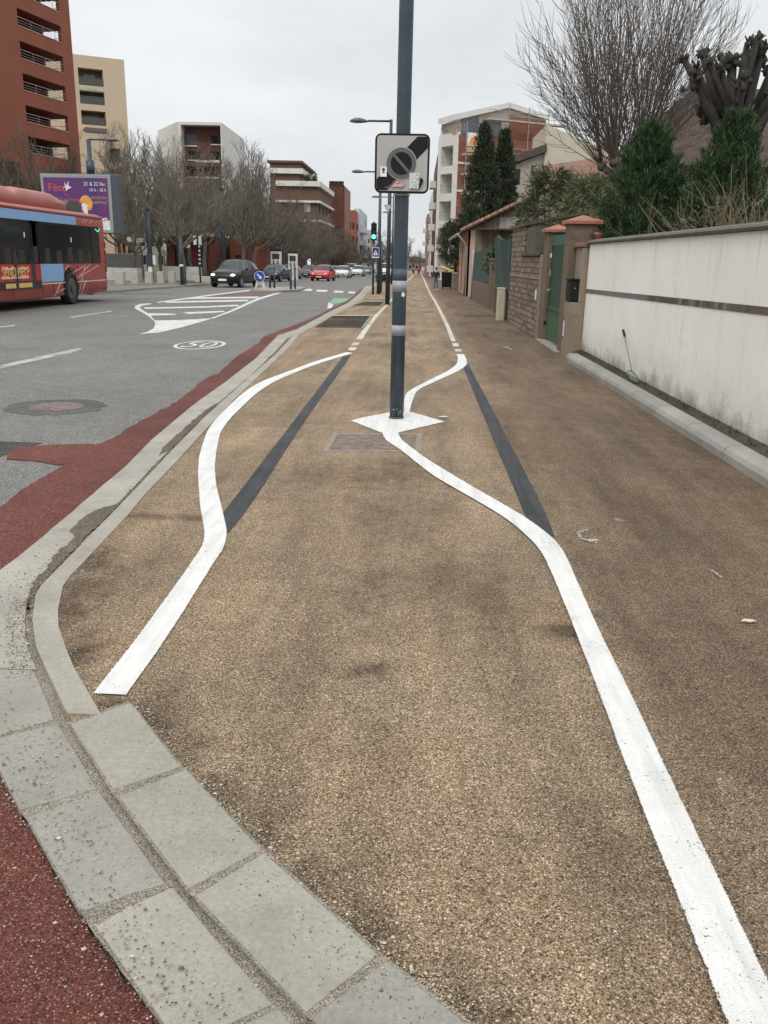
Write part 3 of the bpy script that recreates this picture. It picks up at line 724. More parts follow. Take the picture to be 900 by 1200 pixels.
lamp_post(459, 333, 459, 231, 433, 'distant lamp post whose arm shows under the square sign', .07)
lamp_post(465, 327, 466, 249, 447, 'farthest lamp post, its small arm low behind the square sign', .07)
def traffic_light():
    b = G(437, 345, 0); Y = b.y
    r = thing('traffic_light', 'black traffic light showing green on a thin post at the crossing', 'traffic light', b)
    z = lambda py: at(437, py, Y).z - b.z
    mb = MB(); mb.tube([(0, 0, -.05), (0, 0, z(281))], .055, 10); mb.build('post', M_steel_b, r)
    mb = MB(); mb.box(-.13, -.12, z(281.5), .13, .12, z(261.5)); mb.box(-.05, -.05, z(261.5), .05, .05, z(260)); mb.build('housing', M_dark, r, bevel=.02)
    for k, (py, m) in enumerate(((265, plain('off_red', (.05, .012, .012), .3)), (271, plain('off_amber', (.05, .03, .01), .3)), (277.4, plain('lit_green', (.1, .7, .5), .3, emit=(.10, 1.0, .62), estr=3.0)))):
        zc = z(py); mb = MB(); mb.cyl((0, -.135, zc), .10, .02, 'y', 18); mb.build('lens', m, r, label='lit green lens' if k == 2 else None)
        mb = MB(); n = 10
        for i in range(n):
            a0 = PI * i / n; a1 = PI * (i + 1) / n
            mb.quad((.115 * math.cos(a0), -.12, zc + .115 * math.sin(a0)), (.115 * math.cos(a1), -.12, zc + .115 * math.sin(a1)), (.115 * math.cos(a1), -.26, zc + .105 * math.sin(a1)), (.115 * math.cos(a0), -.26, zc + .105 * math.sin(a0)))
        mb.build('visor', M_dark, r)
    # crossing sign
    ys = Y - .3
    c = at(440.2, 296, ys); q = thing('crossing_sign', 'small blue pedestrian crossing sign with white triangle below the green light', 'road sign', c)
    s = .5 * (at(444.5, 296, ys).x - at(436, 296, ys).x); hh = s * 1.38
    mb = MB(); mb.box(-s, 0, -hh, s, .03, hh); mb.build('panel', M_platew, q)
    mb = MB(); mb.box(-s * .88, -.004, -hh * .78, s * .88, 0, hh * .9); mb.build('blue_face', plain('sign_blue', (.02, .04, .16), .4), q)
    mb = MB(); mb.prism([(-s * .66, -hh * .5), (s * .66, -hh * .5), (0, hh * .55)], -.008, -.004, 'y'); mb.build('triangle', M_platew, q)
    mb = MB(); mb.ball((0, -.011, hh * .12), s * .07, .003, s * .09); mb.tube([(0, -.011, hh * .05), (0, -.011, -hh * .15)], s * .07, 6); mb.tube([(0, -.011, -hh * .15), (s * .2, -.011, -hh * .42)], s * .05, 5); mb.tube([(0, -.011, -hh * .15), (-s * .2, -.011, -hh * .42)], s * .05, 5); mb.build('walking_figure', M_dark, q)
    # small post carrying it
    b2 = G(446.5, 343, 0); p2 = thing('sign_post', 'short thin dark post standing just right of the traffic light', 'post', b2)
    mb = MB(); mb.tube([(0, 0, 0), (0, 0, at(446, 284, b2.y).z - b2.z)], .045, 8); mb.build('tube', M_steel_b, p2)
    mb = MB(); mb.cyl((0, 0, at(446, 284, b2.y).z - b2.z), .05, .03, 'z', 8); mb.build('cap', M_dark, p2)
    # yield sign seen from behind on lamp post
    c = at(454.8, 244.5, 28.5); q = thing('triangular_sign', 'triangular road sign seen from behind, high on a slim lamp post under the square sign', 'road sign', c)
    w = .5 * (at(460, 243, 28.5).x - at(449.6, 243, 28.5).x)
    mb = MB(); mb.prism([(-w, w * .8), (w, w * .8), (0, -w * .9)], 0, .02, 'y'); mb.build('panel', plain('sign_back', (.34, .35, .36), .5, .3), q)
    mb = MB(); mb.prism([(-w * .62, w * .58), (w * .62, w * .58), (0, -w * .45)], -.01, 0, 'y'); mb.build('back_rib', plain('sign_back_light', (.5, .52, .54), .5), q)
traffic_light()

# ------------------------------------------------------------------ right side: kerb, white wall, gate
XW = 2.5
def xwall(px, py): return atX(px, py, XW)
A = G(681, 421, 0); Bp = G(900, 573, 0)
sl = (Bp.x - A.x) / (Bp.y - A.y)
wang = math.atan2(A.y - Bp.y, A.x - Bp.x)            # direction of the wall going away
Wd = Vector((-.0129, 1, 0)).normalized(); Wn = Vector((1, .0129, 0)).normalized()   # Wn points away from the street (+X)
WL = [(2.95, -2), (2.84, 6.5), (2.738, 14.40), (2.738, 14.41), (2.50, 14.42), (2.50, 17.4), (2.37, 22.6), (2.39, 29.4), (2.44, 39.5), (2.50, 47), (2.50, 200)]
def wp(Y, off=0.0, z=0.0): return Vector((interp(WL, Y) + off, Y, zg(Y) + z))
def wbox(mb, y0, y1, o0, o1, z0, z1):
    vs = [wp(y0, o0, z0), wp(y1, o0, z0), wp(y1, o1, z0), wp(y0, o1, z0), wp(y0, o0, z1), wp(y1, o0, z1), wp(y1, o1, z1), wp(y0, o1, z1)]
    mb.add(vs, [(0, 3, 2, 1), (4, 5, 6, 7), (0, 1, 5, 4), (1, 2, 6, 5), (2, 3, 7, 6), (3, 0, 4, 7)])
def wall_y(px, py):            # Y (and height) where the pixel's ray meets the street face of the wall line
    d = ray(px, py); lo, hi = 1.0, 120.0
    for _ in range(60):
        m = (lo + hi) / 2
        if d.x * m / d.y < interp(WL, m): lo = m
        else: hi = m
    return lo, H + d.z * lo / d.y
# kerb stones in front of the white wall (about 0.14 wide, rounded, 0.1 high), set off the wall
koff1 = -0.15; koff0 = -0.335
ymax = 13.9; yk = -1.0; i = 0
while yk < ymax - .1:
    y1 = min(yk + .98, ymax); mb = MB()
    rings = []
    for yy in (yk + .009, y1 - .009):
        prof = [(koff0, -.05), (koff0, .06), (koff0 + .02, .095), (koff0 + .06, .115), (koff1 - .02, .12), (koff1, .11), (koff1, -.05)]
        rings.append([wp(yy, o, z) for o, z in prof])
    mb.loft(rings, smooth=False); struct(mb.build('wall_kerb', M_wkerb, bevel=.006)); yk = y1; i += 1
mb = MB(); 
for yy0, yy1 in ((-1, 14.35),):
    n = 60
    for k in range(n):
        a = yy0 + (yy1 - yy0) * k / n; b_ = yy0 + (yy1 - yy0) * (k + 1) / n
        mb.quad(wp(a, koff1 - .01, .09), wp(b_, koff1 - .01, .09), wp(b_, 0.02, .135), wp(a, 0.02, .135))
struct(mb.build('earth_verge', aggregate('verge_dirt', (0.105, 0.09, 0.06), (0.04, 0.034, 0.022), (0.20, 0.18, 0.13), 130, large=.5, bmp=.004)))
# weeds and moss tufts along the foot of the wall
rgw = random.Random(17); mw = MB()
for _ in range(150):
    yy = rgw.uniform(4.5, 14.2); p = wp(yy, rgw.uniform(-.09, -.01), .11)
    for q in range(rgw.randint(3, 8)):
        a = rgw.uniform(0, 6.28); l = rgw.uniform(.015, .06); t = p + Vector((math.cos(a) * l * .6, math.sin(a) * l * .6, l)); sdw = Vector((-math.sin(a), math.cos(a), 0)) * .004
        mw.add([p - sdw, p + sdw, t], [(0, 1, 2)])
ow = mw.build('weeds', plain('weed_green', (.06, .075, .03), .8, 0, .4, 8), fixn=False); ow['kind'] = 'stuff'
# white wall
def white_wall_mat():
    m, nt, b = new_mat('white_wall_paint'); v = coords(nt)
    sep = nd(nt, 'ShaderNodeSeparateXYZ'); nt.links.new(v, sep.inputs[0])
    base = ramp(nt, noise(nt, v, 1.1, 5), [(0.3, (.78, .755, .69)), (0.7, (.84, .82, .77))])
    st = coords(nt, (2.2, 2.2, 0.25)); streak = ramp(nt, noise(nt, st, 3.5, 6, 0.68), [(0.54, 0.0), (0.85, 0.5)])
    top = ramp(nt, math_n(nt, 'DIVIDE', sep.outputs[2], 1.8), [(0.2, 0.3), (0.9, 1.0)])
    c = mixc(nt, math_n(nt, 'MULTIPLY', streak, top), base, (.36, .33, .27))
    # grime splashed up from the verge with an uneven top edge
    edge = math_n(nt, 'ADD', sep.outputs[2], math_n(nt, 'MULTIPLY', math_n(nt, 'SUBTRACT', noise(nt, v, 3.5, 7, .7), .5), 0.75))
    c = mixc(nt, ramp(nt, edge, [(0.06, 0.92), (0.30, 0.0)]), c, (.15, .14, .10))
    c = mixc(nt, ramp(nt, edge, [(0.25, 0.35), (0.65, 0.0)]), c, (.42, .40, .33))
    vc = nd(nt, 'ShaderNodeTexVoronoi', feature='DISTANCE_TO_EDGE'); vc.inputs['Scale'].default_value = .9
    wv_ = nd(nt, 'ShaderNodeVectorMath', operation='ADD'); nz_ = nd(nt, 'ShaderNodeTexNoise'); nz_.inputs['Scale'].default_value = 3; nz_.inputs['Detail'].default_value = 5; nt.links.new(v, nz_.inputs['Vector']); nt.links.new(v, wv_.inputs[0]); nt.links.new(nz_.outputs['Color'], wv_.inputs[1]); nt.links.new(wv_.outputs[0], vc.inputs['Vector'])
    c = mixc(nt, math_n(nt, 'MULTIPLY', ramp(nt, vc.outputs['Distance'], [(0.0, .5), (.006, 0)]), ramp(nt, noise(nt, v, .7, 2), [(.48, 0), (.6, 1)])), c, (.30, .28, .24))
    pn = ramp(nt, noise(nt, coords(nt, (1, 1, .5)), 9, 6, .7), [(0.64, 0), (0.74, 0.5)])
    c = mixc(nt, pn, c, (.50, .47, .39))
    dn_ = nd(nt, 'ShaderNodeTexNoise'); nt.links.new(coords(nt, (3.5, 3.5, .12)), dn_.inputs['Vector']); dn_.inputs['Scale'].default_value = 2; dn_.inputs['Detail'].default_value = 3
    c = mixc(nt, ramp(nt, dn_.outputs['Fac'], [(0.70, 0), (0.76, 0.4)]), c, (.40, .36, .28))
    setc(nt, b, c); b.inputs['Roughness'].default_value = .85; bump(nt, b, noise(nt, v, 60, 5), .5, .003); return m
M_ww = white_wall_mat()
r = thing('white_wall', 'long white rendered garden wall with grey coping and a strip of dark tiles', 'garden wall', wp(8, 0))
def under(o, r):  # keep world position while parenting
    o.parent = r; o.matrix_parent_inverse = Matrix.Identity(4)
    o.data.transform(Matrix.Translation(-r.location)); return o
Yw1 = 14.40
yt0, zt0 = wall_y(681, 287.5); HW = 1.785
mb = MB(); n = 40
for k in range(1):
    wbox(mb, -1.5, Yw1, 0.0, .22, -.1, HW)
under(mb.build('wall', M_ww), r)
mb = MB(); 
rings = []
for yy in (-1.5, Yw1): rings.append([wp(yy, o, z) for o, z in ((-.045, HW + .004), (-.055, HW + .03), (-.03, HW + .055), (.11, HW + .085), (.25, HW + .055), (.27, HW + .004))])
mb.loft(rings, smooth=False); under(mb.build('coping', plain('wall_coping', (.105, .092, .08), .85, 0, .25, 4, bmp=.004)), r)
m, nt, b = new_mat('strip_tiles'); v = coords(nt)
vo = nd(nt, 'ShaderNodeTexNoise'); nt.links.new(coords(nt, (.1, 5, .1)), vo.inputs['Vector']); vo.inputs['Scale'].default_value = 4.0
wv = nd(nt, 'ShaderNodeTexBrick'); nt.links.new(v, wv.inputs['Vector'])
setc(nt, b, ramp(nt, vo.outputs['Fac'], [(0.35, (.12, .09, .085)), (0.55, (.20, .19, .19)), (0.7, (.26, .25, .25))])); b.inputs['Roughness'].default_value = .35
mb = MB(); yy = -1.5; rg = random.Random(5)
while yy < Yw1 - .02:
    y2 = min(yy + .11, Yw1 - .005); s = (yy - 1.5) / 12; zc = 1.155 - .09 * (yy - 7.17) / 7.3; mb.cur = rg.choice((0, 0, 1, 2)) if yy < 10.6 else 2
    wbox(mb, yy + .002, y2 - .002, -.006 - rg.uniform(0, .002), .01, zc - .033, zc + .033); yy = y2
under(mb.build('tile_strip', [plain('tile_dark', (.075, .06, .06), .35), plain('tile_brown', (.11, .085, .08), .35), plain('tile_grey', (.155, .15, .15), .35)]), r)
# racket leaning on the wall
def racket():
    foot = G(721.5, 450, .10); Y = foot.y
    _, _ = 0, 0
    base = wp(Y, -.13, .13); tip = wp(wall_y(731.3, 387)[0], -.012, 0); tip.z = wall_y(731.3, 387)[1]
    r = thing('badminton_racket', 'badminton racket with black grip propped head-down against the white wall', 'racket', base)
    d = (tip - base); Lr = d.length; d.normalize()
    u = Vector((.62, .78, 0)); u = (u - d * u.dot(d)).normalized()
    hw, hl = .085, .125
    c = d * hl
    mb = MB(); mb.tube([c + u * hw * math.cos(2 * PI * k / 28) + d * hl * math.sin(2 * PI * k / 28) for k in range(29)], .006, 6, False); mb.build('frame', plain('racket_frame', (.06, .06, .06), .4), r)
    mb = MB()
    for k in range(-6, 7):
        t = k / 7; x = hw * t; l = hl * math.sqrt(1 - t * t); mb.tube([c + u * x - d * l, c + u * x + d * l], .0010, 3)
        y = hl * t; l = hw * math.sqrt(1 - t * t); mb.tube([c + d * y - u * l, c + d * y + u * l], .0010, 3)
    mb.build('strings', plain('racket_strings', (.5, .53, .48), .5), r)
    mb = MB(); mb.tube([d * (2 * hl), d * (Lr - .17)], .005, 6); mb.build('shaft', plain('racket_shaft', (.10, .10, .10), .4), r)
    mb = MB(); mb.tube([d * (Lr - .19), d * (Lr - .17), d * (Lr - .02), d * Lr], [.006, .014, .015, .017], 8); mb.build('grip', M_dark, r)
racket()

M_rough = concrete('roughcast', (.165, .13, .095), dirt=(.075, .062, .05), pits=False, d_amt=.7)
M_rough_l = concrete('pale_roughcast', (.29, .235, .175), dirt=(.14, .115, .09), pits=False, d_amt=.6)
def stone_mat():
    m, nt, b = new_mat('rustic_stone'); v0 = coords(nt)
    # map wall direction / height onto brick plane
    sep = nd(nt, 'ShaderNodeSeparateXYZ'); nt.links.new(v0, sep.inputs[0])
    cb = nd(nt, 'ShaderNodeCombineXYZ'); nt.links.new(sep.outputs[1], cb.inputs[0]); nt.links.new(sep.outputs[2], cb.inputs[1])
    br = nd(nt, 'ShaderNodeTexBrick'); nt.links.new(cb.outputs[0], br.inputs['Vector'])
    br.inputs['Scale'].default_value = 1.0; br.inputs['Brick Width'].default_value = .34; br.inputs['Row Height'].default_value = .115; br.inputs['Mortar Size'].default_value = .012
    br.inputs['Color1'].default_value = (.33, .26, .19, 1); br.inputs['Color2'].default_value = (.17, .125, .09, 1); br.inputs['Mortar'].default_value = (.09, .07, .055, 1)
    f = ramp(nt, noise(nt, v0, 14, 7, .75), [(0.34, .35), (0.66, 1.5)])
    setc(nt, b, mixc(nt, 1.0, br.outputs[0], f, 'MULTIPLY')); b.inputs['Roughness'].default_value = .95
    h = math_n(nt, 'SUBTRACT', noise(nt, v0, 9, 6, .65), math_n(nt, 'MULTIPLY', br.outputs['Fac'], .4)); bump(nt, b, h, 1.0, .09); return m
M_stone = stone_mat()
def gate_group():
    Yw1 = 14.2
    # low roughcast wall piece with a recess
    Yp = 14.98
    r = thing('roughcast_wall', 'short brown roughcast wall section between white wall and tall gate pillar', 'garden wall', wp(14.6, 0))
    mb = MB(); mb.box(2.50, 14.425, -.1, 2.95, Yp, .88); mb.box(2.63, 14.43, .882, 2.95, Yp, 1.74)
    under(mb.build('wall', M_rough_l, bevel=.01), r)
    mb = MB(); mb.box(2.58, 14.41, 1.742, 2.98, Yp - .002, 1.81); under(mb.build('coping', plain('brick_coping', (.24, .12, .08), .85, 0, .2, 6), bevel=.01), r)
    mb = MB(); wbox(mb, Yp - .16, Yp - .10, -.012, .0, .30, .56); under(mb.build('enamel_plate', M_platew), r)
    mb = MB(); wbox(mb, Yp - .09, Yp - .06, -.014, .0, .26, .60); under(mb.build('rusty_bracket', plain('rusty_iron', (.09, .05, .035), .8)), r)
    # mailbox
    r = thing('mailbox', 'black mailbox hung in the recess beside the tall gate pillar', 'mailbox', wp(Yp - .2, .02, .885))
    mb = MB(); mb.box(2.49, 14.44, .885, 2.626, 14.86, 1.22); under(mb.build('box', M_dark, bevel=.012), r)
    mb = MB(); mb.box(2.475, 14.425, 1.222, 2.628, 14.88, 1.25); under(mb.build('lid', M_dark, bevel=.006), r)
    mb = MB(); mb.cyl((2.56, 14.430, 1.10), .012, .012, 'y', 10); under(mb.build('lock', M_alu), r)
    # pillars
    def pillar(y0, y1, o0, o1, h, label, extra=None):
        r = thing('gate_pillar', label, 'gate pillar', wp((y0 + y1) / 2, (o0 + o1) / 2), 0)
        mb = MB(); wbox(mb, y0, y1, o0, o1, -.1, h); under(mb.build('shaft', M_rough, bevel=.012), r)
        mb = MB(); e = .06
        b = [wp(y0 - e, o0 - e, h + .002), wp(y1 + e, o0 - e, h + .002), wp(y1 + e, o1 + e, h + .002), wp(y0 - e, o1 + e, h + .002)]
        t = [p + Vector((0, 0, .06)) for p in b]; ap = wp((y0 + y1) / 2, (o0 + o1) / 2, h + .16)
        mb.add(b + t + [ap], [(0, 3, 2, 1), (0, 1, 5, 4), (1, 2, 6, 5), (2, 3, 7, 6), (3, 0, 4, 7), (4, 5, 8), (5, 6, 8), (6, 7, 8), (7, 4, 8)])
        under(mb.build('cap', M_tile, bevel=.008), r); return r
    pillar(Yp + .003, Yp + .48, -.0, .47, 2.11, 'taller roughcast gate pillar with terracotta cap right of the green door')
    Yq = wall_y(633.8, 399)[0]
    lp = pillar(Yq, Yq + .42, -.0, .42, 2.05, 'roughcast gate pillar with terracotta cap left of the green door, bearing the doorbell')
    def on_south(px, py): # point on the camera-facing side of the left pillar
        d = ray(px, py); t = (wp(Yq, 0) - CAM).dot(Wd) / d.dot(Wd); return CAM + d * t
    for nm, x0, y0, x1, y1, m_, th in (('number_plate', 644.6, 297, 650, 302.2, M_platew, .012), ('doorbell', 643.6, 316, 650.2, 323.8, plain('doorbell_grey', (.32, .31, .29), .5), .04), ('vent_hole', 637, 376, 640, 381, M_dark, .004)):
        a = on_south(x0, y1); c = on_south(x1, y0); mb = MB()
        mb.box(a.x, a.y - th, a.z, c.x, a.y + .004, c.z); o = under(mb.build(nm, m_, bevel=.004), lp)
    # pale post against the stone wall
    mb = MB(); wbox(mb, Yq + .425, Yq + .60, -.03, .10, -.1, 1.64); under(mb.build('pale_edge', M_rough_l, bevel=.01), lp)
    # door
    r = thing('green_gate_door', 'green metal gate door between the two capped pillars', 'gate', wp((Yp + Yq) / 2 + .2, .27))
    o0 = .09; M_gd = plain('gate_green_dark', (.010, .048, .028), .45, 0, .12, 3); M_gl = plain('gate_green', (.040, .105, .052), .5, 0, .12, 3)
    d0, d1 = Yp + .482, Yq - .002
    mb = MB(); wbox(mb, d0, d1, o0, o0 + .04, .66, 1.80); under(mb.build('upper_panel', M_gd), r)
    mb = MB(); wbox(mb, d0, d1, o0 - .004, o0 + .04, .06, .64); under(mb.build('lower_panel', M_gl), r)
    mb = MB(); wbox(mb, d0, d1, o0 - .012, o0 + .045, 1.80, 1.98); under(mb.build('top_rail', M_gl), r)
    mb = MB(); wbox(mb, d0, d1, o0 - .03, o0 + .045, .60, .68); under(mb.build('middle_rail', M_gd, bevel=.01), r)
    mb = MB(); wbox(mb, d1 - .14, d1 - .08, o0 - .06, o0, .95, 1.0); under(mb.build('handle', M_alu, bevel=.01), r)
    mb = MB(); wbox(mb, d0 - .4, d1 + .15, -.08, .5, -.05, .022); struct(mb.build('gate_threshold', M_conc, bevel=.01))
    # stone wall
    y0 = Yq + .605; ym = wall_y(606, 377)[0] - 0.0; y1 = wall_y(595.5, 377.5)[0]
    ym = y0 + (y1 - y0) * .50
    r = thing('stone_wall', 'rustic split-stone wall between the gate pillar and the green sheet fence', 'stone wall', wp((y0 + y1) / 2, .1))
    mb = MB(); wbox(mb, y0, ym, -.02, .25, -.1, 1.62); wbox(mb, ym + .002, y1, -.022, .25, -.1, 2.26); under(mb.build('wall', M_stone), r)
    mb = MB(); wbox(mb, y0, ym + .2, -.07, .31, 1.622, 1.70); under(mb.build('coping', plain('dark_coping', (.075, .06, .048), .9), bevel=.01), r)
    mb = MB(); wbox(mb, y0, y1, -.032, -.0, 1.16, 1.20); under(mb.build('string_course', M_rough_l), r)
    mb = MB(); mb.add([wp(y1 + .1, -.08, 2.27), wp(ym - .1, -.08, 2.27), wp(ym - .1, 1.6, 2.62), wp(y1 + .1, 1.6, 2.62), wp(y1 + .1, -.08, 2.33), wp(ym - .1, -.08, 2.33), wp(ym - .1, 1.6, 2.68), wp(y1 + .1, 1.6, 2.68)],
        [(0, 3, 2, 1), (4, 5, 6, 7), (0, 1, 5, 4), (1, 2, 6, 5), (2, 3, 7, 6), (3, 0, 4, 7)]); under(mb.build('sloping_cap', plain('mossy_slab', (.07, .065, .04), .9, 0, .4, 5)), r)
    mb = MB(); wbox(mb, y0 + 1.0, ym - .02, .0, .28, 1.702, 2.22); under(mb.build('plastered_block', plain('grey_plaster', (.085, .075, .058), .9, 0, .2, 2.5)), r)
    mb = MB(); wbox(mb, y0 + .2, y0 + .35, -.03, .0, .75, .95); under(mb.build('wall_plate', M_platew), r)
    r = thing('roof_tile_stack', 'small stack of orange roof tiles behind the stone wall beside the left pillar', 'tiles', wp(y0 + .45, .8, 1.5))
    mb = MB()
    for k in range(6):
        rings = []
        for t in (0, 1): rings.append([wp(y0 + .2 + .4 * t, .7 + .16 * math.cos(PI * j / 6) * -1, 1.5 + .12 * k + .07 * math.sin(PI * j / 6)) for j in range(7)] + [wp(y0 + .2 + .4 * t, .7 + .13 * math.cos(PI * j / 6), 1.48 + .12 * k + .06 * math.sin(PI * j / 6)) for j in range(7)])
        mb.loft(rings, smooth=False)
    mb.cur = 1; wbox(mb, y0 + .15, y0 + .65, .5, .9, -.1, 1.48)
    under(mb.build('tiles', [M_tile, M_rough]), r)
    return Yp, Yq, y1
Yp, Yq, Ys1 = gate_group()
mbx = MB()
def terracotta_pot():
    b = at(703, 279, 14.8)
    r = thing('terracotta_pot', 'small terracotta pot on the garden side of the white wall beside the pillar', 'pot', (b.x, b.y, 1.2))
    z = b.z - 1.2 - .1
    mb = MB(); mb.tube([(0, 0, z), (0, 0, z + .14), (0, 0, z + .15), (0, 0, z + .19)], [.06, .085, .10, .10], 14); mb.build('pot', M_tile, r)
    mb = MB(); mb.box(-.1, -.1, -1.3, .1, .1, z - .002); mb.build('plinth', M_rough, r)
terracotta_pot()
def cabinet():
    a = G(582.3, 375.3, 0); b = G(592.6, 377, 0)
    r = thing('utility_cabinet', 'cream electricity cabinet standing on the footway before the stone wall', 'utility box', a)
    w = b.x - a.x; h = at(583, 338.5, a.y).z - a.z
    mb = MB(); mb.box(0, 0, -.05, w, .42, h); mb.build('body', plain('cabinet_cream', (.50, .45, .34), .6, 0, .08, 4), r, bevel=.012)
    mb = MB(); mb.box(.02, -.006, h * .34, w - .02, 0, h - .03); mb.box(.02, -.006, .03, w - .02, 0, h * .32); mb.build('door', plain('cabinet_door', (.46, .41, .31), .6), r)
    mb = MB(); mb.box(-.01, -.01, h, w + .01, .43, h + .025); mb.build('lid', plain('cabinet_lid', (.54, .50, .40), .6), r, bevel=.006)
cabinet()
def green_fence():
    M_gs = plain('green_sheet', (.022, .058, .056), .5, 0, .2, 1.5)
    y = [wall_y(598, 377)[0], wall_y(579, 365)[0], wall_y(572, 362)[0], wall_y(552.5, 350)[0]]
    y[0] = max(y[0], Ys1 + .03)
    # near panel, warped
    r = thing('green_fence_panel', 'warped dark green sheet panel leaning beside the stone wall', 'fence', wp(y[0] + .5, 0))
    zt = lambda px, py: wall_y(px, py)[1]
    mb = MB(); n = 14; rings = []
    for k in range(n + 1):
        t = k / n; yy = y[0] + (y[1] - y[0]) * t
        z0 = .72; z1 = 2.08 + .12 * t - .06 * math.sin(t * 9)
        off = .03 * math.sin(t * 14) - .05
        tilt = -.16 * math.sin(PI * t)
        rings.append([wp(yy, off * .4, z0), wp(yy, off + tilt * .5, (z0 + z1) / 2), wp(yy, off + tilt, z1), wp(yy, off + tilt + .02, z1), wp(yy, off + tilt * .5 + .02, (z0 + z1) / 2), wp(yy, off * .4 + .02, z0)])
    mb.loft(rings, smooth=False); under(mb.build('sheet', M_gs), r)
    mb = MB(); wbox(mb, y[0], y[1], .03, .2, -.2, .80); under(mb.build('base_wall', M_rough), r)
    for k, yy in enumerate((y[1] + .08, y[2] - .12)):
        q = thing('fence_post', ('weathered concrete fence post between the two green sheets, nearer of the pair', 'weathered concrete fence post between the two green sheets, farther of the pair')[k], 'fence post', wp(yy, .05), 0, 'concrete fence posts')
        mb = MB(); wbox(mb, yy - .10, yy + .10, -.03, .2, -.3, 1.55); under(mb.build('shaft', M_rough, bevel=.01), q)
        mb = MB(); wbox(mb, yy - .13, yy + .13, -.06, .23, 1.553, 1.62); under(mb.build('cap', M_rough, bevel=.01), q)
    r = thing('green_fence_panel', 'flat dark green sheet fence on a low wall before the old house', 'fence', wp((y[2] + y[3]) / 2, 0))
    mb = MB(); zt2 = wall_y(568, 291)[1]; zt3 = wall_y(553, 297)[1]; 
    o0 = .03
    ps = [wp(y[2], o0, .78), wp(y[3], o0, .78)]; a, b = ps
    za = wall_y(572, 291)[1]; zb = wall_y(552.5, 296)[1]
    mb.add([a, b, Vector((b.x, b.y, zb)), Vector((a.x, a.y, za)), a + Wn * .03, b + Wn * .03, Vector((b.x, b.y, zb)) + Wn * .03, Vector((a.x, a.y, za)) + Wn * .03], [(0, 1, 2, 3), (7, 6, 5, 4), (0, 4, 5, 1), (3, 2, 6, 7), (0, 3, 7, 4), (1, 5, 6, 2)])
    under(mb.build('sheet', M_gs), r)
    mb = MB(); wbox(mb, y[2], y[3], -.01, .22, -.3, .775); under(mb.build('base_wall', M_rough, bevel=.01), r)
    mb = MB(); p = wp(y[3] - .2, -.02); mb.tube([Vector((p.x, p.y, p.z)), Vector((p.x, p.y, zb + .1))], .035, 8); under(mb.build('end_post', M_alu), r)
    return y
yf = green_fence()

# ------------------------------------------------------------------ generic walls with openings
def wall_holes(mb, w, h, holes, depth=.25, x0=0.0, z0=0.0):
    """front wall in the local xz plane (outside = -y) with rectangular openings and reveals"""
    xs = sorted({x0, x0 + w} | {c for q in holes for c in (q[0], q[2])}); zs = sorted({z0, z0 + h} | {c for q in holes for c in (q[1], q[3])})
    for i in range(len(xs) - 1):
        for j in range(len(zs) - 1):
            cx, cz = (xs[i] + xs[i + 1]) / 2, (zs[j] + zs[j + 1]) / 2
            if any(q[0] < cx < q[2] and q[1] < cz < q[3] for q in holes): continue
            mb.quad((xs[i], 0, zs[j]), (xs[i + 1], 0, zs[j]), (xs[i + 1], 0, zs[j + 1]), (xs[i], 0, zs[j + 1]))
    for a, b, c, d in holes:
        mb.quad((a, 0, b), (a, depth, b), (a, depth, d), (a, 0, d)); mb.quad((c, 0, b), (c, 0, d), (c, depth, d), (c, depth, b))
        mb.quad((a, 0, d), (a, depth, d), (c, depth, d), (c, 0, d)); mb.quad((a, 0, b), (c, 0, b), (c, depth, b), (a, depth, b))
def MX(o, ang): return Matrix.Translation(o) @ Matrix.Rotation(ang, 4, 'Z')
def window(M, q, depth, parent, mat=None, frame=True, name='window', fm=None):
    a, b, c, d = q
    mb = MB(M); mb.box(a, depth - .02, b, c, depth + .05, d); o = mb.build(name, mat or M_glassg, parent)
    if frame:
        t = .06; mb = MB(M)
        for x0, z0, x1, z1 in ((a, b, c, b + t), (a, d - t, c, d), (a, b + t, a + t, d - t), (c - t, b + t, c, d - t), ((a + c) / 2 - t / 2, b + t, (a + c) / 2 + t / 2, d - t)):
            mb.box(x0, depth - .06, z0, x1, depth - .021, z1)
        mb.build('frame', fm or M_wp, o)
    return o
def rel(M, r): return Matrix.Translation(-r.location) @ M

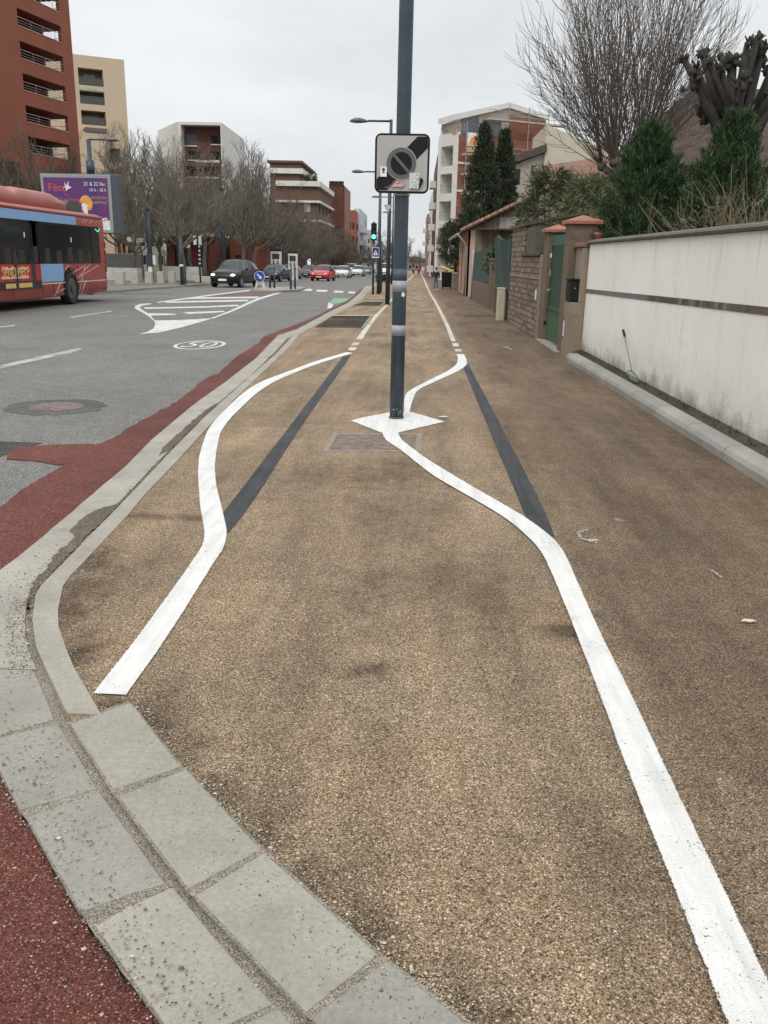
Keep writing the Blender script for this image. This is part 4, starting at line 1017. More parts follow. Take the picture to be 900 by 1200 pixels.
# ------------------------------------------------------------------ old house on the street behind the fence
def old_house():
    c0 = wp(43.0, .0); Y = 43.0
    M = MX((c0.x, c0.y, zg(Y) - .2), 0)
    r = thing('old_house', 'old low house with stained gable and pink street front behind the green fence', 'house', c0)
    m, nt, b = new_mat('stained_render'); v = coords(nt)
    c = ramp(nt, noise(nt, v, 1.2, 7, .65), [(0.3, (.13, .105, .08)), (0.6, (.25, .21, .165))])
    c = mixc(nt, ramp(nt, noise(nt, coords(nt, (2.5, 2.5, .25)), 2.2, 5, .7), [(0.45, 0), (0.62, .85)]), c, (.07, .06, .045))
    setc(nt, b, c); b.inputs['Roughness'].default_value = .95; bump(nt, b, noise(nt, v, 30, 5), .5, .01)
    def lz(px, py): p = at(px, py, Y); return p.x - c0.x, p.z - (zg(Y) - .2)
    p0 = lz(547.5, 268); p1 = lz(640, 223)
    sl_ = (p1[1] - p0[1]) / (p1[0] - p0[0]); W = 9.0
    mb = MB(rel(M, r)); D = 11.0
    z0, z1 = p0[1], p0[1] + sl_ * W
    mb.add([(0, 0, 0), (W, 0, 0), (W, 0, z1), (0, 0, z0), (0, D, 0), (W, D, 0), (W, D, z1), (0, D, z0)], [(0, 1, 2, 3), (4, 7, 6, 5), (1, 5, 6, 2)])
    mb.build('gable_wall', m, r)
    # street front (pinkish), facing -X, with pilaster and shuttered openings
    Ms = rel(M, r) @ Matrix.Translation((0, D, 0)) @ Matrix.Rotation(rad(-90), 4, 'Z')
    holes = [(D - 4.2, .7, D - 2.6, 2.7), (D - 8, .2, D - 6.4, 2.7)]
    mb = MB(Ms); wall_holes(mb, D, z0, holes, .18); mb.build('street_front', plain('pink_render', (.46, .32, .25), .85, 0, .08, 1), r)
    for q in holes:
        mb = MB(Ms); mb.box(q[0], .05, q[1], q[2], .10, q[3]); mb.build('shutter', plain('red_shutter', (.24, .08, .055), .6), r)
    mb = MB(rel(M, r)); mb.box(-.10, -.05, 0, .24, .0, z0 - .05); mb.box(-.10, -.05, 0, -.003, .25, z0 - .05); mb.build('corner_pilaster', plain('pink_pilaster', (.50, .36, .29), .85, 0, .1, 2), r)
    # roof: slope running up to the right, with scalloped tile edge
    mb = MB(rel(M, r)); t = .1
    mb.add([(-.55, -.25, z0 - .55 * sl_ + .02), (W, -.25, z1 + .02), (W, D + .3, z1 + .02), (-.55, D + .3, z0 - .55 * sl_ + .02), (-.55, -.25, z0 - .55 * sl_ + .02 + t), (W, -.25, z1 + .02 + t), (W, D + .3, z1 + t + .02), (-.55, D + .3, z0 - .55 * sl_ + t + .02)],
           [(0, 3, 2, 1), (4, 5, 6, 7), (0, 1, 5, 4), (1, 2, 6, 5), (2, 3, 7, 6), (3, 0, 4, 7)])
    rf = mb.build('roof', plain('old_tiles', (.23, .125, .085), .85, 0, .35, 7, bmp=.01), r)
    mb = MB(rel(M, r))
    for k in range(34):
        x = -.5 + k * .28; zz = z0 + x * sl_ + .12
        mb.tube([(x, -.3, zz), (x + .02, -.3, zz)], .11, 8); 
        mb.tube([(x, -.34, zz + .02), (x + .26, -.34, zz + .02 + .26 * sl_)], [.085, .10], 7)
    mb.build('verge_tiles', plain('verge_tiles', (.27, .15, .105), .85, 0, .35, 9), rf)
    mb = MB(rel(M, r)); mb.tube([(-.62, -.3, z0 - .28), (-.62, D, z0 - .28)], .075, 8); mb.tube([(-.6, -.28, z0 - .3), (-.35, -.12, z0 - .55), (-.18, -.10, z0 - .8), (-.18, -.1, .1)], .045, 8); mb.build('gutter_pipe', plain('zinc', (.33, .31, .28), .5, .2), r)
    # lean-to sheet roof over a yard against the gable
    a = lz(560, 269); b2 = lz(598, 267)
    mb = MB(rel(M, r)); mb.box(a[0], -1.0, a[1] - .03, b2[0] + .2, -.002, a[1] + .04); mb.build('canopy_sheet', plain('rusty_sheet', (.085, .062, .045), .9, 0, .4, 5), r)
    d = lz(588, 257)
    mb = MB(rel(M, r)); mb.box(d[0] - .1, -.02, d[1] - .5, d[0] + .9, -.001, d[1] + .1); mb.build('bare_plaster_patch', plain('pale_patch', (.36, .33, .29), .9, 0, .3, 3), r)
    return M
old_house()

# ------------------------------------------------------------------ street things beyond the house
def container():
    b = G(523.5, 338.7, 0); Y = b.y; w = at(530, 330, Y).x - at(516.6, 330, Y).x; h = at(523, 318.5, Y).z - b.z
    r = thing('recycling_bin', 'black wheeled recycling bin with its yellow lid propped open on the footway', 'bin', b)
    mb = MB(); mb.loft([[(-w * .44, -.3, .12), (w * .44, -.3, .12), (w * .44, .3, .12), (-w * .44, .3, .12)], [(-w * .5, -.38, h), (w * .5, -.38, h), (w * .5, .38, h), (-w * .5, .38, h)]], smooth=False)
    mb.build('body', M_dark, r, bevel=.02)
    mb = MB(); mb.box(-w * .53, -.41, h - .07, w * .53, .41, h + .001); mb.build('rim', plain('bin_grey', (.05, .05, .05), .6), r)
    mb = MB(); mb.add([(-w * .55, -.42, h + .22), (w * .53, -.42, h + .02), (w * .53, .42, h + .02), (-w * .55, .42, h + .34), (-w * .55, -.42, h + .30), (w * .53, -.42, h + .10), (w * .53, .42, h + .10), (-w * .55, .42, h + .42)],
        [(0, 3, 2, 1), (4, 5, 6, 7), (0, 1, 5, 4), (1, 2, 6, 5), (2, 3, 7, 6), (3, 0, 4, 7)]); mb.build('lid', plain('bin_yellow', (.62, .43, .05), .5), r, bevel=.02)
    for x in (-w * .38, w * .38):
        for y in (-.25, .25):
            mb = MB(); mb.cyl((x - .03, y, .08), .08, .06, 'x', 12); mb.build('wheel', M_rubber, r)
container()
def orange_gate():
    b = G(538.5, 341, 0); Y = b.y
    p = G(537, 341, 0); h = at(537, 301.5, Y).z - p.z; w = at(541.3, 330, Y).x - at(534, 330, Y).x
    r = thing('red_metal_gate', 'orange-red metal gate frame standing between the bin and the old house', 'gate', p)
    M = plain('red_oxide', (.42, .09, .045), .6)
    for x in (0, w):
        mb = MB(); mb.box(x - .05, -.05, -.1, x + .05, .05, h); mb.build('upright', M, r)
    for z in (.45, h * .62, h - .06):
        mb = MB(); mb.box(.051, -.04, z - .05, w - .051, .04, z + .05); mb.build('rail', M, r)
    mb = MB(); mb.box(.051, .01, .5, w - .051, .03, h * .6); mb.build('lower_sheet', plain('red_oxide_dark', (.16, .04, .025), .7), r)
    q = thing('low_wall', 'low pale wall stub between the recycling bin and the red gate', 'garden wall', G(532, 340, 0))
    mb = MB(); mb.box(-.08, 0, -.2, .22, 5, .95); mb.build('wall', M_rough_l, q); mb = MB(); mb.box(-.1, -.03, .953, .25, 5.03, 1.02); mb.build('coping', M_conc, q)
orange_gate()

# ---- people: one skinned body each
def skin_body(name, verts, edges, radii, mat, parent, sub=2):
    me = bpy.data.meshes.new(name); me.from_pydata(verts, edges, [])
    o = bpy.data.objects.new(name, me); COL.objects.link(o)
    o.modifiers.new('skin', 'SKIN'); s = o.modifiers.new('sub', 'SUBSURF'); s.levels = sub; s.render_levels = sub
    me.skin_vertices.new() if not me.skin_vertices else None
    for i, rr in enumerate(radii):
        d = me.skin_vertices[0].data[i]; d.radius = (rr, rr) if not isinstance(rr, tuple) else rr
    me.skin_vertices[0].data[0].use_root = True
    dg = bpy.context.evaluated_depsgraph_get(); m2 = bpy.data.meshes.new_from_object(o.evaluated_get(dg)); m2.name = name
    bpy.data.objects.remove(o); m2.materials.clear(); m2.materials.append(mat)
    m2.polygons.foreach_set('use_smooth', [True] * len(m2.polygons))
    o = bpy.data.objects.new(name, m2); COL.objects.link(o); o.parent = parent; return o
M_skin = plain('skin', (.42, .25, .18), .6); M_jean = plain('jeans', (.12, .17, .27), .85); M_coat = plain('black_coat', (.012, .012, .014), .8); M_hair = plain('dark_hair', (.018, .013, .01), .7)
def walker(b, hgt, label, away=True, jean=M_jean, coat=M_coat, stride=.12, rz=0.0):
    s = hgt / 1.72
    r = thing('person', label, 'person', b, rz)
    V = lambda *p: tuple(x * s for x in p)
    # legs, pelvis, torso, neck, head, arms as one skeleton
    vs = [V(0, 0, .95), V(0, 0, 1.12), V(0, .0, 1.32), V(0, 0, 1.46), V(0, -.01, 1.54), V(0, -.02, 1.63), V(0, -.015, 1.70),
          V(.10, 0, .90), V(.10, -stride * .5, .50), V(.10, -stride * .2, .09), V(.10, -stride * .2 - .15, .035),
          V(-.10, 0, .90), V(-.10, stride * .1, .50), V(-.10, stride, .10), V(-.10, stride - .14, .035),
          V(.19, 0, 1.40), V(.25, .02, 1.15), V(.24, -.10, .93), V(.24, -.13, .84), V(-.19, 0, 1.40), V(-.25, .02, 1.15), V(-.24, -.08, .93), V(-.24, -.11, .84)]
    es = [(0, 1), (1, 2), (2, 3), (3, 4), (4, 5), (5, 6), (0, 7), (7, 8), (8, 9), (9, 10), (0, 11), (11, 12), (12, 13), (13, 14), (3, 15), (15, 16), (16, 17), (17, 18), (3, 19), (19, 20), (20, 21), (21, 22)]
    rd = [.13, .13, .15, .09, .055, .095, .07, .085, .062, .045, .04, .085, .062, .045, .04, .065, .052, .04, .036, .065, .052, .04, .036]
    skin_body('body', vs, es, [x * s for x in rd], M_skin, r, 1)
    # clothing around the body
    vs2 = [vs[0], vs[7], vs[8], (vs[9][0], vs[9][1], vs[9][2]), vs[11], vs[12], vs[13]]
    skin_body('trousers', vs2, [(0, 1), (1, 2), (2, 3), (0, 4), (4, 5), (5, 6)], [x * s for x in (.15, .105, .078, .062, .105, .078, .062)], jean, r, 1)
    vs3 = [V(0, 0, .80), V(0, 0, 1.0), V(0, 0, 1.2), V(0, 0, 1.38), V(0, 0, 1.47), vs[15], vs[16], vs[17], vs[19], vs[20], vs[21]]
    skin_body('coat', vs3, [(0, 1), (1, 2), (2, 3), (3, 4), (3, 5), (5, 6), (6, 7), (3, 8), (8, 9), (9, 10)], [x * s for x in (.185, .18, .18, .165, .09, .085, .07, .055, .085, .07, .055)], coat, r, 1)
    mb = MB(); mb.ball((0, (.02 if not away else -.0) * s, 1.655 * s), .105 * s, .115 * s, .105 * s, 12, 8); mb.build('hair', M_hair, r)
    for q in (vs[10], vs[14]):
        mb = MB(); mb.ball((q[0], q[1] + .05 * s, .045 * s), .05 * s, .13 * s, .05 * s, 8, 6); mb.build('shoe', M_platew, r)
    return r
pb = G(510.5, 340, 0)
walker(pb, 1.42 if False else (at(510.5, 313.6, pb.y).z - pb.z), 'person in a dark coat and blue jeans walking away beside the yellow-lidded bin', rz=.1)
def cyclist(px, py, toppy, label, vest, hi=None):
    b = G(px, py, 0); hgt = (at(px, toppy, b.y).z - b.z); s = hgt / 1.75
    bk = thing('bicycle', 'bicycle under the ' + ' '.join(label.split()[:8]), 'bicycle', b, PI / 2)
    for x in (-.52, .52):
        mb = MB(); mb.tube([(x * s + .34 * s * math.cos(2 * PI * k / 20), 0, .34 * s + .34 * s * math.sin(2 * PI * k / 20)) for k in range(21)], .025 * s, 6, False); mb.build('wheel', M_rubber, bk)
    mb = MB()
    for a, c in (((-.52, .34), (-.15, .85)), ((-.52, .34), (-.02, .32)), ((-.02, .32), (-.17, .92)), ((-.15, .82), (.38, .88)), ((-.02, .32), (.36, .80)), ((.52, .34), (.36, 1.0))):
        mb.tube([(a[0] * s, 0, a[1] * s), (c[0] * s, 0, c[1] * s)], .022 * s, 6)
    mb.build('frame', M_dark, bk)
    mb = MB(); mb.tube([(.33 * s, -.28 * s, 1.02 * s), (.36 * s, 0, 1.0 * s), (.33 * s, .28 * s, 1.02 * s)], .018 * s, 6); mb.build('handlebar', M_dark, bk)
    mb = MB(); mb.ball((-.18 * s, 0, .94 * s), .14 * s, .08 * s, .04 * s); mb.build('saddle', M_dark, bk)
    p = thing('person', label, 'person', b, PI / 2)
    V = lambda *q: tuple(t * s for t in q)
    vs = [V(-.17, 0, 1.0), V(-.10, 0, 1.2), V(.0, 0, 1.42), V(.04, 0, 1.52), V(.07, 0, 1.62), V(.06, 0, 1.70), V(-.1, .1, .96), V(.2, .1, .75), V(.02, .1, .30), V(.14, .1, .24), V(-.1, -.1, .96), V(.12, -.1, .62), V(-.05, -.1, .16), V(.08, -.1, .12),
          V(.0, .18, 1.38), V(.16, .26, 1.18), V(.32, .27, 1.05), V(.0, -.18, 1.38), V(.16, -.26, 1.18), V(.32, -.27, 1.05)]
    es = [(0, 1), (1, 2), (2, 3), (3, 4), (4, 5), (0, 6), (6, 7), (7, 8), (8, 9), (0, 10), (10, 11), (11, 12), (12, 13), (2, 14), (14, 15), (15, 16), (2, 17), (17, 18), (18, 19)]
    skin_body('body', vs, es, [x * s for x in (.14, .13, .13, .06, .095, .07, .09, .07, .05, .04, .09, .07, .05, .04, .06, .05, .04, .06, .05, .04)], M_coat, p, 1)
    skin_body('jacket', [vs[0], vs[1], vs[2], vs[14], vs[15], vs[16], vs[17], vs[18], vs[19]], [(0, 1), (1, 2), (2, 3), (3, 4), (4, 5), (2, 6), (6, 7), (7, 8)], [x * s for x in (.17, .17, .16, .08, .065, .05, .08, .065, .05)], vest, p, 1)
    mb = MB(); mb.ball(V(.06, 0, 1.68), .12 * s, .11 * s, .10 * s); mb.build('helmet', M_platew, p)
cyclist(490.5, 323, 311.5, 'person in a bright orange-red jacket cycling far up the path', plain('orange_vest', (.75, .16, .05), .7))
cyclist(484.5, 322.2, 313, 'person in dark clothes with a pale yellow vest far up the path', plain('dull_yellow_vest', (.36, .36, .12), .7))
pq = G(502, 323, 0); walker(pq, at(502, 314.5, pq.y).z - pq.z, 'tiny dark figure walking far up the footway beyond the olive tree', jean=M_coat)

# ------------------------------------------------------------------ generic tower blocks
def block(name, label, P, ang, w, d, h, mat, rows=None, side_rows=None, right_rows=None, wmat=None, frame=False, cat='building', parapet=None, depth=.3):
    """P = ground point of the front left corner; ang = direction of the front (local x)"""
    r = thing(name, label, cat, P)
    M = Matrix.Rotation(ang, 4, 'Z')
    mb = MB(M); rows = rows or []
    wall_holes(mb, w, h, rows, depth)
    Ml = M @ Matrix.Translation((0, d, 0)) @ Matrix.Rotation(rad(-90), 4, 'Z')
    Mr = M @ Matrix.Translation((w, 0, 0)) @ Matrix.Rotation(rad(90), 4, 'Z')
    m2 = MB(Ml); wall_holes(m2, d, h, side_rows or [], depth); m3 = MB(Mr); wall_holes(m3, d, h, right_rows or [], depth)
    for q in (m2, m3):
        o = len(mb.v); mb.v += q.v; mb.f += [tuple(i + o for i in f) for f in q.f]; mb.mi += q.mi; mb.sm += q.sm
    mb.quad((0, d, 0), (w, d, 0), (w, d, h), (0, d, h))
    mb.build('wall', mat, r, fixn=False)
    mb = MB(M); mb.box(.0, .0, h + .002, w, d, h + .25); mb.build('roof', parapet or mat, r)
    for MM, qs in ((M, rows), (Ml, side_rows or []), (Mr, right_rows or [])):
        for q in qs: window(MM, q, depth, r, wmat, frame)
    return r, M, Ml, Mr
def grid(w, h, nx, floors, ww, wh, z0=1.0, fh=2.9, margin=1.0):
    out = []
    for j in range(floors):
        for i in range(nx):
            x = margin + (w - 2 * margin) * (i + .5) / nx - ww / 2; out.append((x, z0 + j * fh, x + ww, z0 + j * fh + wh))
    return out

# white and brick block with corner loggias on the right
def right_block():
    Y = 100.0; c = at(533.5, 262, Y); P = Vector((c.x, Y, zg(Y)))
    r = thing('apartment_building', 'white corner apartment block with stacked balconies and scaffolded orange brick side', 'building', P)
    top = at(540, 157.5, Y).z - P.z
    a2 = math.atan2(.82, -.57)                        # direction of face A away from the corner
    wA = 3.7
    # face A: local x runs from the far end to the corner so that outside is the street side
    MA = Matrix.Translation((math.cos(a2) * wA, math.sin(a2) * wA, 0)) @ Matrix.Rotation(a2 + PI, 4, 'Z')
    fh = 2.85; holes = []
    zt = top - 1.0
    while zt - 2.05 > .5: holes.append((.55, zt - 2.05, wA - .95, zt)); zt -= fh
    mb = MB(MA); wall_holes(mb, wA, top, holes, 1.6)
    mb.build('white_front', M_wp, r, fixn=False)
    for q in holes:
        window(MA, (q[0], q[1], q[2], q[3]), 1.6, r, plain('loggia_back', (.16, .15, .14), .6), False, 'loggia')
        mb = MB(MA); mb.box(q[0], .05, q[1] + .9, q[2], .08, q[1] + .95); mb.box(q[0], .05, q[1] + .45, q[2], .08, q[1] + .48); mb.build('railing', M_alu, r)
    MBk = Matrix.Rotation(math.atan2(.45, .89), 4, 'Z'); wB = 13.4
    nb = []
    zt = top - 1.1
    while zt - 1.6 > 1: 
        nb += [(2.2, zt - 1.5, 3.8, zt), (6.4, zt - 1.5, 8.0, zt)]; zt -= fh
    mb = MB(MBk); wall_holes(mb, wB, top, nb, .25); mb.quad((wB, 0, 0), (wB, 12, 0), (wB, 12, top), (wB, 0, top)); mb.build('brick_side', M_orange, r, fixn=False)
    for q in nb: window(MBk, q, .25, r)
    for k in range(5):
        z = top - 2.95 - 2.85 * k; mb = MB(MBk); mb.box(.02, -.10, z, wB, -.003, z + .22); mb.build('floor_band', M_wp, r)
    # roof storey with gable
    zA = top; pk = 4.3
    g0 = on_wall(Matrix.Translation(P) @ MBk, 536, 141); g1 = on_wall(Matrix.Translation(P) @ MBk, 598, 126); g2 = on_wall(Matrix.Translation(P) @ MBk, 642, 140)
    mb = MB(MBk); pts = [(g0.x + .2, zA), (wB - .4, zA), (min(g2.x, wB), g2.z), (g1.x, g1.z), (g0.x, g0.z)]
    mb.prism(pts, .5, 3.6, 'y'); mb.build('attic_storey', plain('attic_beige', (.40, .35, .28), .85, 0, .06), r)
    mb = MB(MBk); mb.prism([(g0.x - .3, g0.z + .01), (g1.x, g1.z + .01), (g1.x, g1.z + .55), (g0.x - .3, g0.z + .6)], .2, 3.8, 'y'); mb.prism([(g1.x + .003, g1.z + .01), (min(g2.x, wB) + .3, g2.z + .01), (min(g2.x, wB) + .3, g2.z + .5), (g1.x + .003, g1.z + .55)], .2, 3.8, 'y'); mb.build('roof', M_wp, r)
    mb = MB(MBk); mb.prism([(g1.x + .2, zA + .1), (wB - .5, zA + .1), (min(g2.x, wB) - .1, g2.z - .2), (g1.x + .2, g1.z - .6)], .40, .49, 'y'); mb.build('brick_gable', M_orange, r)
    a = on_wall(Matrix.Translation(P) @ MBk, 543, 155); b = on_wall(Matrix.Translation(P) @ MBk, 579, 146)
    for x0, x1 in ((a.x, a.x + 2.1), (a.x + 3.0, a.x + 5.0)):
        mb = MB(MBk); mb.box(x0, .42, zA + .15, x1, .495, zA + 2.0); mb.build('window', M_glassg, r)
    # balcony rail and parapet on the corner
    mb = MB(MA); mb.box(0, .1, top + .01, wA, .25, top + .28); mb.build('parapet', M_wp, r)
    mb = MB(MA)
    for z in (top + .7, top + 1.0): mb.box(.2, .12, z, wA - .1, .17, z + .05)
    for k in range(8): mb.box(.2 + k * .6, .12, top + .3, .25 + k * .6, .17, top + 1.0)
    mb.build('roof_railing', M_alu, r)
    # scaffold: decks, standards and rails
    sc_ = thing('scaffold', 'pale scaffolding with decks across the orange brick side of the white block', 'scaffold', P)
    for k in range(6):
        z = top - .1 - k * 2.0 if k else top + 1.6
        mb = MB(MBk); mb.box(3.0 if k == 0 else .3, -1.1, z, wB - .2, -.25, z + .16); mb.build('deck', plain('scaffold_deck', (.45, .41, .37), .7), sc_)
        mb = MB(MBk); mb.box(3.0 if k == 0 else .3, -1.12, z + .95, wB - .2, -1.07, z + 1.0); mb.box(3.0 if k == 0 else .3, -1.12, z + .5, wB - .2, -1.07, z + .55); mb.build('rail', M_alu, sc_)
    for k in range(6):
        mb = MB(MBk); x = .3 + k * (wB - .5) / 5; mb.box(x, -1.15, 0, x + .07, -1.08, top + (3.2 if k > 1 else 1.2)); mb.build('standard', M_alu, sc_)
    for x in (5.0, 8.4, 11):
        mb = MB(MBk); mb.box(x, -.9, top - 1.9, x + .9, -.3, top - 1.35); mb.build('brick_pallet', M_orange, sc_)
    # site banner
    q0 = on_wall(Matrix.Translation(P) @ MBk, 541, 172); q1 = on_wall(Matrix.Translation(P) @ MBk, 558, 158)
    bn = thing('site_banner', 'white banner with an orange half sun hung at the corner of the scaffolding', 'banner', P)
    mb = MB(MBk); mb.box(q0.x, -1.22, q0.z, q1.x, -1.17, q1.z); mb.build('sheet', M_platew, bn)
    mb = MB(MBk); cx = (q0.x + q1.x) / 2 + .2; cz = q0.z + .15
    mb.prism([(cx + .85 * math.cos(PI * k / 14), cz + .85 * math.sin(PI * k / 14)) for k in range(15)], -1.26, -1.222, 'y'); mb.build('half_sun', plain('banner_orange', (.75, .28, .06), .6), bn)
    mb = MB(MBk); mb.box(q0.x, -1.21, q0.z - .62, q1.x, -1.17, q0.z - .1); mb.build('lower_strip', plain('banner_strip', (.55, .33, .14), .6), bn)
right_block()
# narrow dark red block, then pale blocks further down the street
def street_blocks():
    for (name, label, pxl, pxr, pytop, Y, mat, mw) in (
        ('dark_red_building', 'narrow dark red apartment block beyond the white corner block', 508.5, 516, 184, 128, plain('dark_red_cladding', (.10, .028, .026), .7), M_glass),
        ('pale_building', 'pale apartment block with balconies beyond the dark red one', 503.5, 509.5, 226, 165, M_wp, M_glassg),
        ('far_building', 'far apartment block closing the right side of the street', 499, 505, 252, 210, plain('far_brown', (.22, .15, .12), .8), M_glass)):
        a = at(pxl, 300, Y); b = at(pxr, 300, Y); h = at(pxl, pytop, Y).z - zg(Y)
        w = b.x - a.x + 6; fl = int((h - 1) / 2.9)
        rows = grid(b.x - a.x, h, 1, fl, max(.5, (b.x - a.x) * .45), 1.5, 1, 2.9, .1); d = 28
        srow = grid(d, h, 5, fl, 1.6, 1.5)
        r, M, Ml, Mr = block(name, label, Vector((a.x, Y, zg(Y))), 0, w, d, h, mat, rows, srow, None, mw)
        mb = MB()
        for j in range(fl):
            z = .8 + j * 2.9
            mb = MB(); mb.box(-.9, 2, z, -.003, 6, z + .9); mb.build('balcony', M_wp if mat is not M_wp else plain('balcony_rose', (.32, .22, .2), .7), r)
street_blocks()

# ------------------------------------------------------------------ houses behind the garden
def hip_house(name, label, Y, base_px, eave_py, ridge, mat_wall, mat_roof, depth=9):
    """base_px = (left, right) of the wall; ridge = list of (px,py) of the roof outline seen from the front"""
    a = at(base_px[0], eave_py, Y); b = at(base_px[1], eave_py, Y)
    r = thing(name, label, 'house', (a.x, Y, zg(Y)))
    o = Vector(r.location)
    h = a.z - o.z; w = b.x - a.x
    mb = MB(); mb.box(0, 0, -.2, w, depth, h); mb.build('wall', mat_wall, r)
    pts = [at(px, py, Y) - o for px, py in ridge]
    mb = MB(); e = .35
    # front slope: from eaves up to a ridge lying half the depth behind
    l0 = Vector((-e, -e, h)); l1 = Vector((w + e, -e, h))
    k = (Y + depth / 2) / Y
    rp = [at(px, py, Y + depth / 2) - o for px, py in ridge]
    back = [Vector((w + e, depth + e, h)), Vector((-e, depth + e, h))]
    vs = [l0, l1] + rp + back
    if len(rp) == 1: mb.add(vs, [(0, 1, 2), (1, 3, 2), (3, 4, 2), (4, 0, 2)])
    else: mb.add(vs, [(0, 1, 3, 2), (1, 4, 3), (4, 5, 2, 3), (5, 0, 2)])
    mb.build('roof', mat_roof, r); 
    return r, w, h
def roof_mat(name, c):
    m, nt, b = new_mat(name); v = coords(nt)
    w = nd(nt, 'ShaderNodeTexWave'); w.inputs['Scale'].default_value = 2.2; w.bands_direction = 'X'; w.inputs['Distortion'].default_value = .6; nt.links.new(v, w.inputs['Vector'])
    w2 = nd(nt, 'ShaderNodeTexWave'); w2.inputs['Scale'].default_value = 1.6; w2.bands_direction = 'Z'; w2.inputs['Distortion'].default_value = .4; w2.wave_profile = 'SAW'; nt.links.new(v, w2.inputs['Vector'])
    f = ramp(nt, noise(nt, v, 3.5, 7, .7), [(0.3, tuple(x * .55 for x in c)), (0.7, tuple(x * 1.3 for x in c))])
    f = mixc(nt, 1.0, f, ramp(nt, w2.outputs['Fac'], [(0, .72), (.25, 1.05)]), 'MULTIPLY')
    setc(nt, b, f); b.inputs['Roughness'].default_value = .9
    bump(nt, b, math_n(nt, 'ADD', w.outputs['Fac'], w2.outputs['Fac']), .8, .05); return m
M_roof1 = roof_mat('brown_roof_tiles', (.080, .052, .038)); M_roof2 = roof_mat('red_roof_tiles', (.23, .125, .085))
r, w, h = hip_house('brown_roofed_house', 'house with steep dark brown tiled roof behind the conifers', 34, (742, 960), 194, [(810, 106), (900, 104)], plain('house_grey', (.30, .25, .21), .85), M_roof1, 10)
# beige house wall with dark roof against the brick block
def beige_house():
    Y = 72.0; a = at(596, 190, Y); b = at(668, 190, Y)
    r = thing('beige_house', 'beige house wall with a dark sloping roof before the scaffolded block', 'house', (a.x, Y, zg(Y))); o = Vector(r.location)
    lz = lambda px, py: (at(px, py, Y) - o)
    A_, B_, C_, D_ = lz(597, 194), lz(640, 178), lz(640, 146), lz(690, 168)
    mb = MB(); mb.prism([(A_.x, -.2), (B_.x, -.2), (B_.x, B_.z), (A_.x, A_.z - .1)], 0, 8, 'y'); mb.build('wall', plain('pale_wall', (.34, .31, .25), .85), r)
    mb = MB(); mb.prism([(B_.x + .003, -.2), (D_.x + 3, -.2), (D_.x + 3, D_.z - 1), (D_.x, D_.z), (C_.x + .003, C_.z)], -.2, 8, 'y'); mb.build('cream_wing', plain('cream_wing', (.52, .46, .36), .85, 0, .05), r)
    e0, e1 = lz(592, 187), lz(640, 169)
    mb = MB(); mb.prism([(e0.x, A_.z - .1), (B_.x - .003, B_.z), (e1.x - .003, e1.z), (e0.x, e0.z)], -.4, 8.2, 'y'); mb.build('roof', plain('dark_roof', (.085, .06, .05), .85, 0, .3, 3), r)
    for px0, px1, py0, py1 in ((601, 610, 216, 198), (622, 629, 206, 194)):
        p, q = lz(px0, py0), lz(px1, py1); mb = MB(); mb.box(p.x, -.04, p.z, q.x, -.001, q.z); mb.build('window', M_glass, r)
beige_house()
def low_roof():
    Y = 30.0; r = thing('low_tiled_house', 'low house with faded orange tiled roof under the big bare tree', 'house', (at(655, 300, Y).x, Y, zg(Y))); o = Vector(r.location)
    a = at(652, 212, Y) - o; b = at(735, 205, Y) - o
    mb = MB(); mb.box(0, .3, -.2, b.x, 6, a.z - .05); mb.build('wall', plain('low_wall_beige', (.36, .29, .22), .85), r)
    mb = MB(); mb.add([(a.x - .4, 0, a.z - .12), (b.x + .3, 0, b.z - .12), (b.x + .3, 3.2, b.z + .85), (a.x - .4, 3.2, a.z + .6), (a.x - .4, 0, a.z), (b.x + .3, 0, b.z), (b.x + .3, 3.2, b.z + .97), (a.x - .4, 3.2, a.z + .72)], [(0, 3, 2, 1), (4, 5, 6, 7), (0, 1, 5, 4), (1, 2, 6, 5), (2, 3, 7, 6), (3, 0, 4, 7)]); mb.build('roof', M_roof2, r)
low_roof()

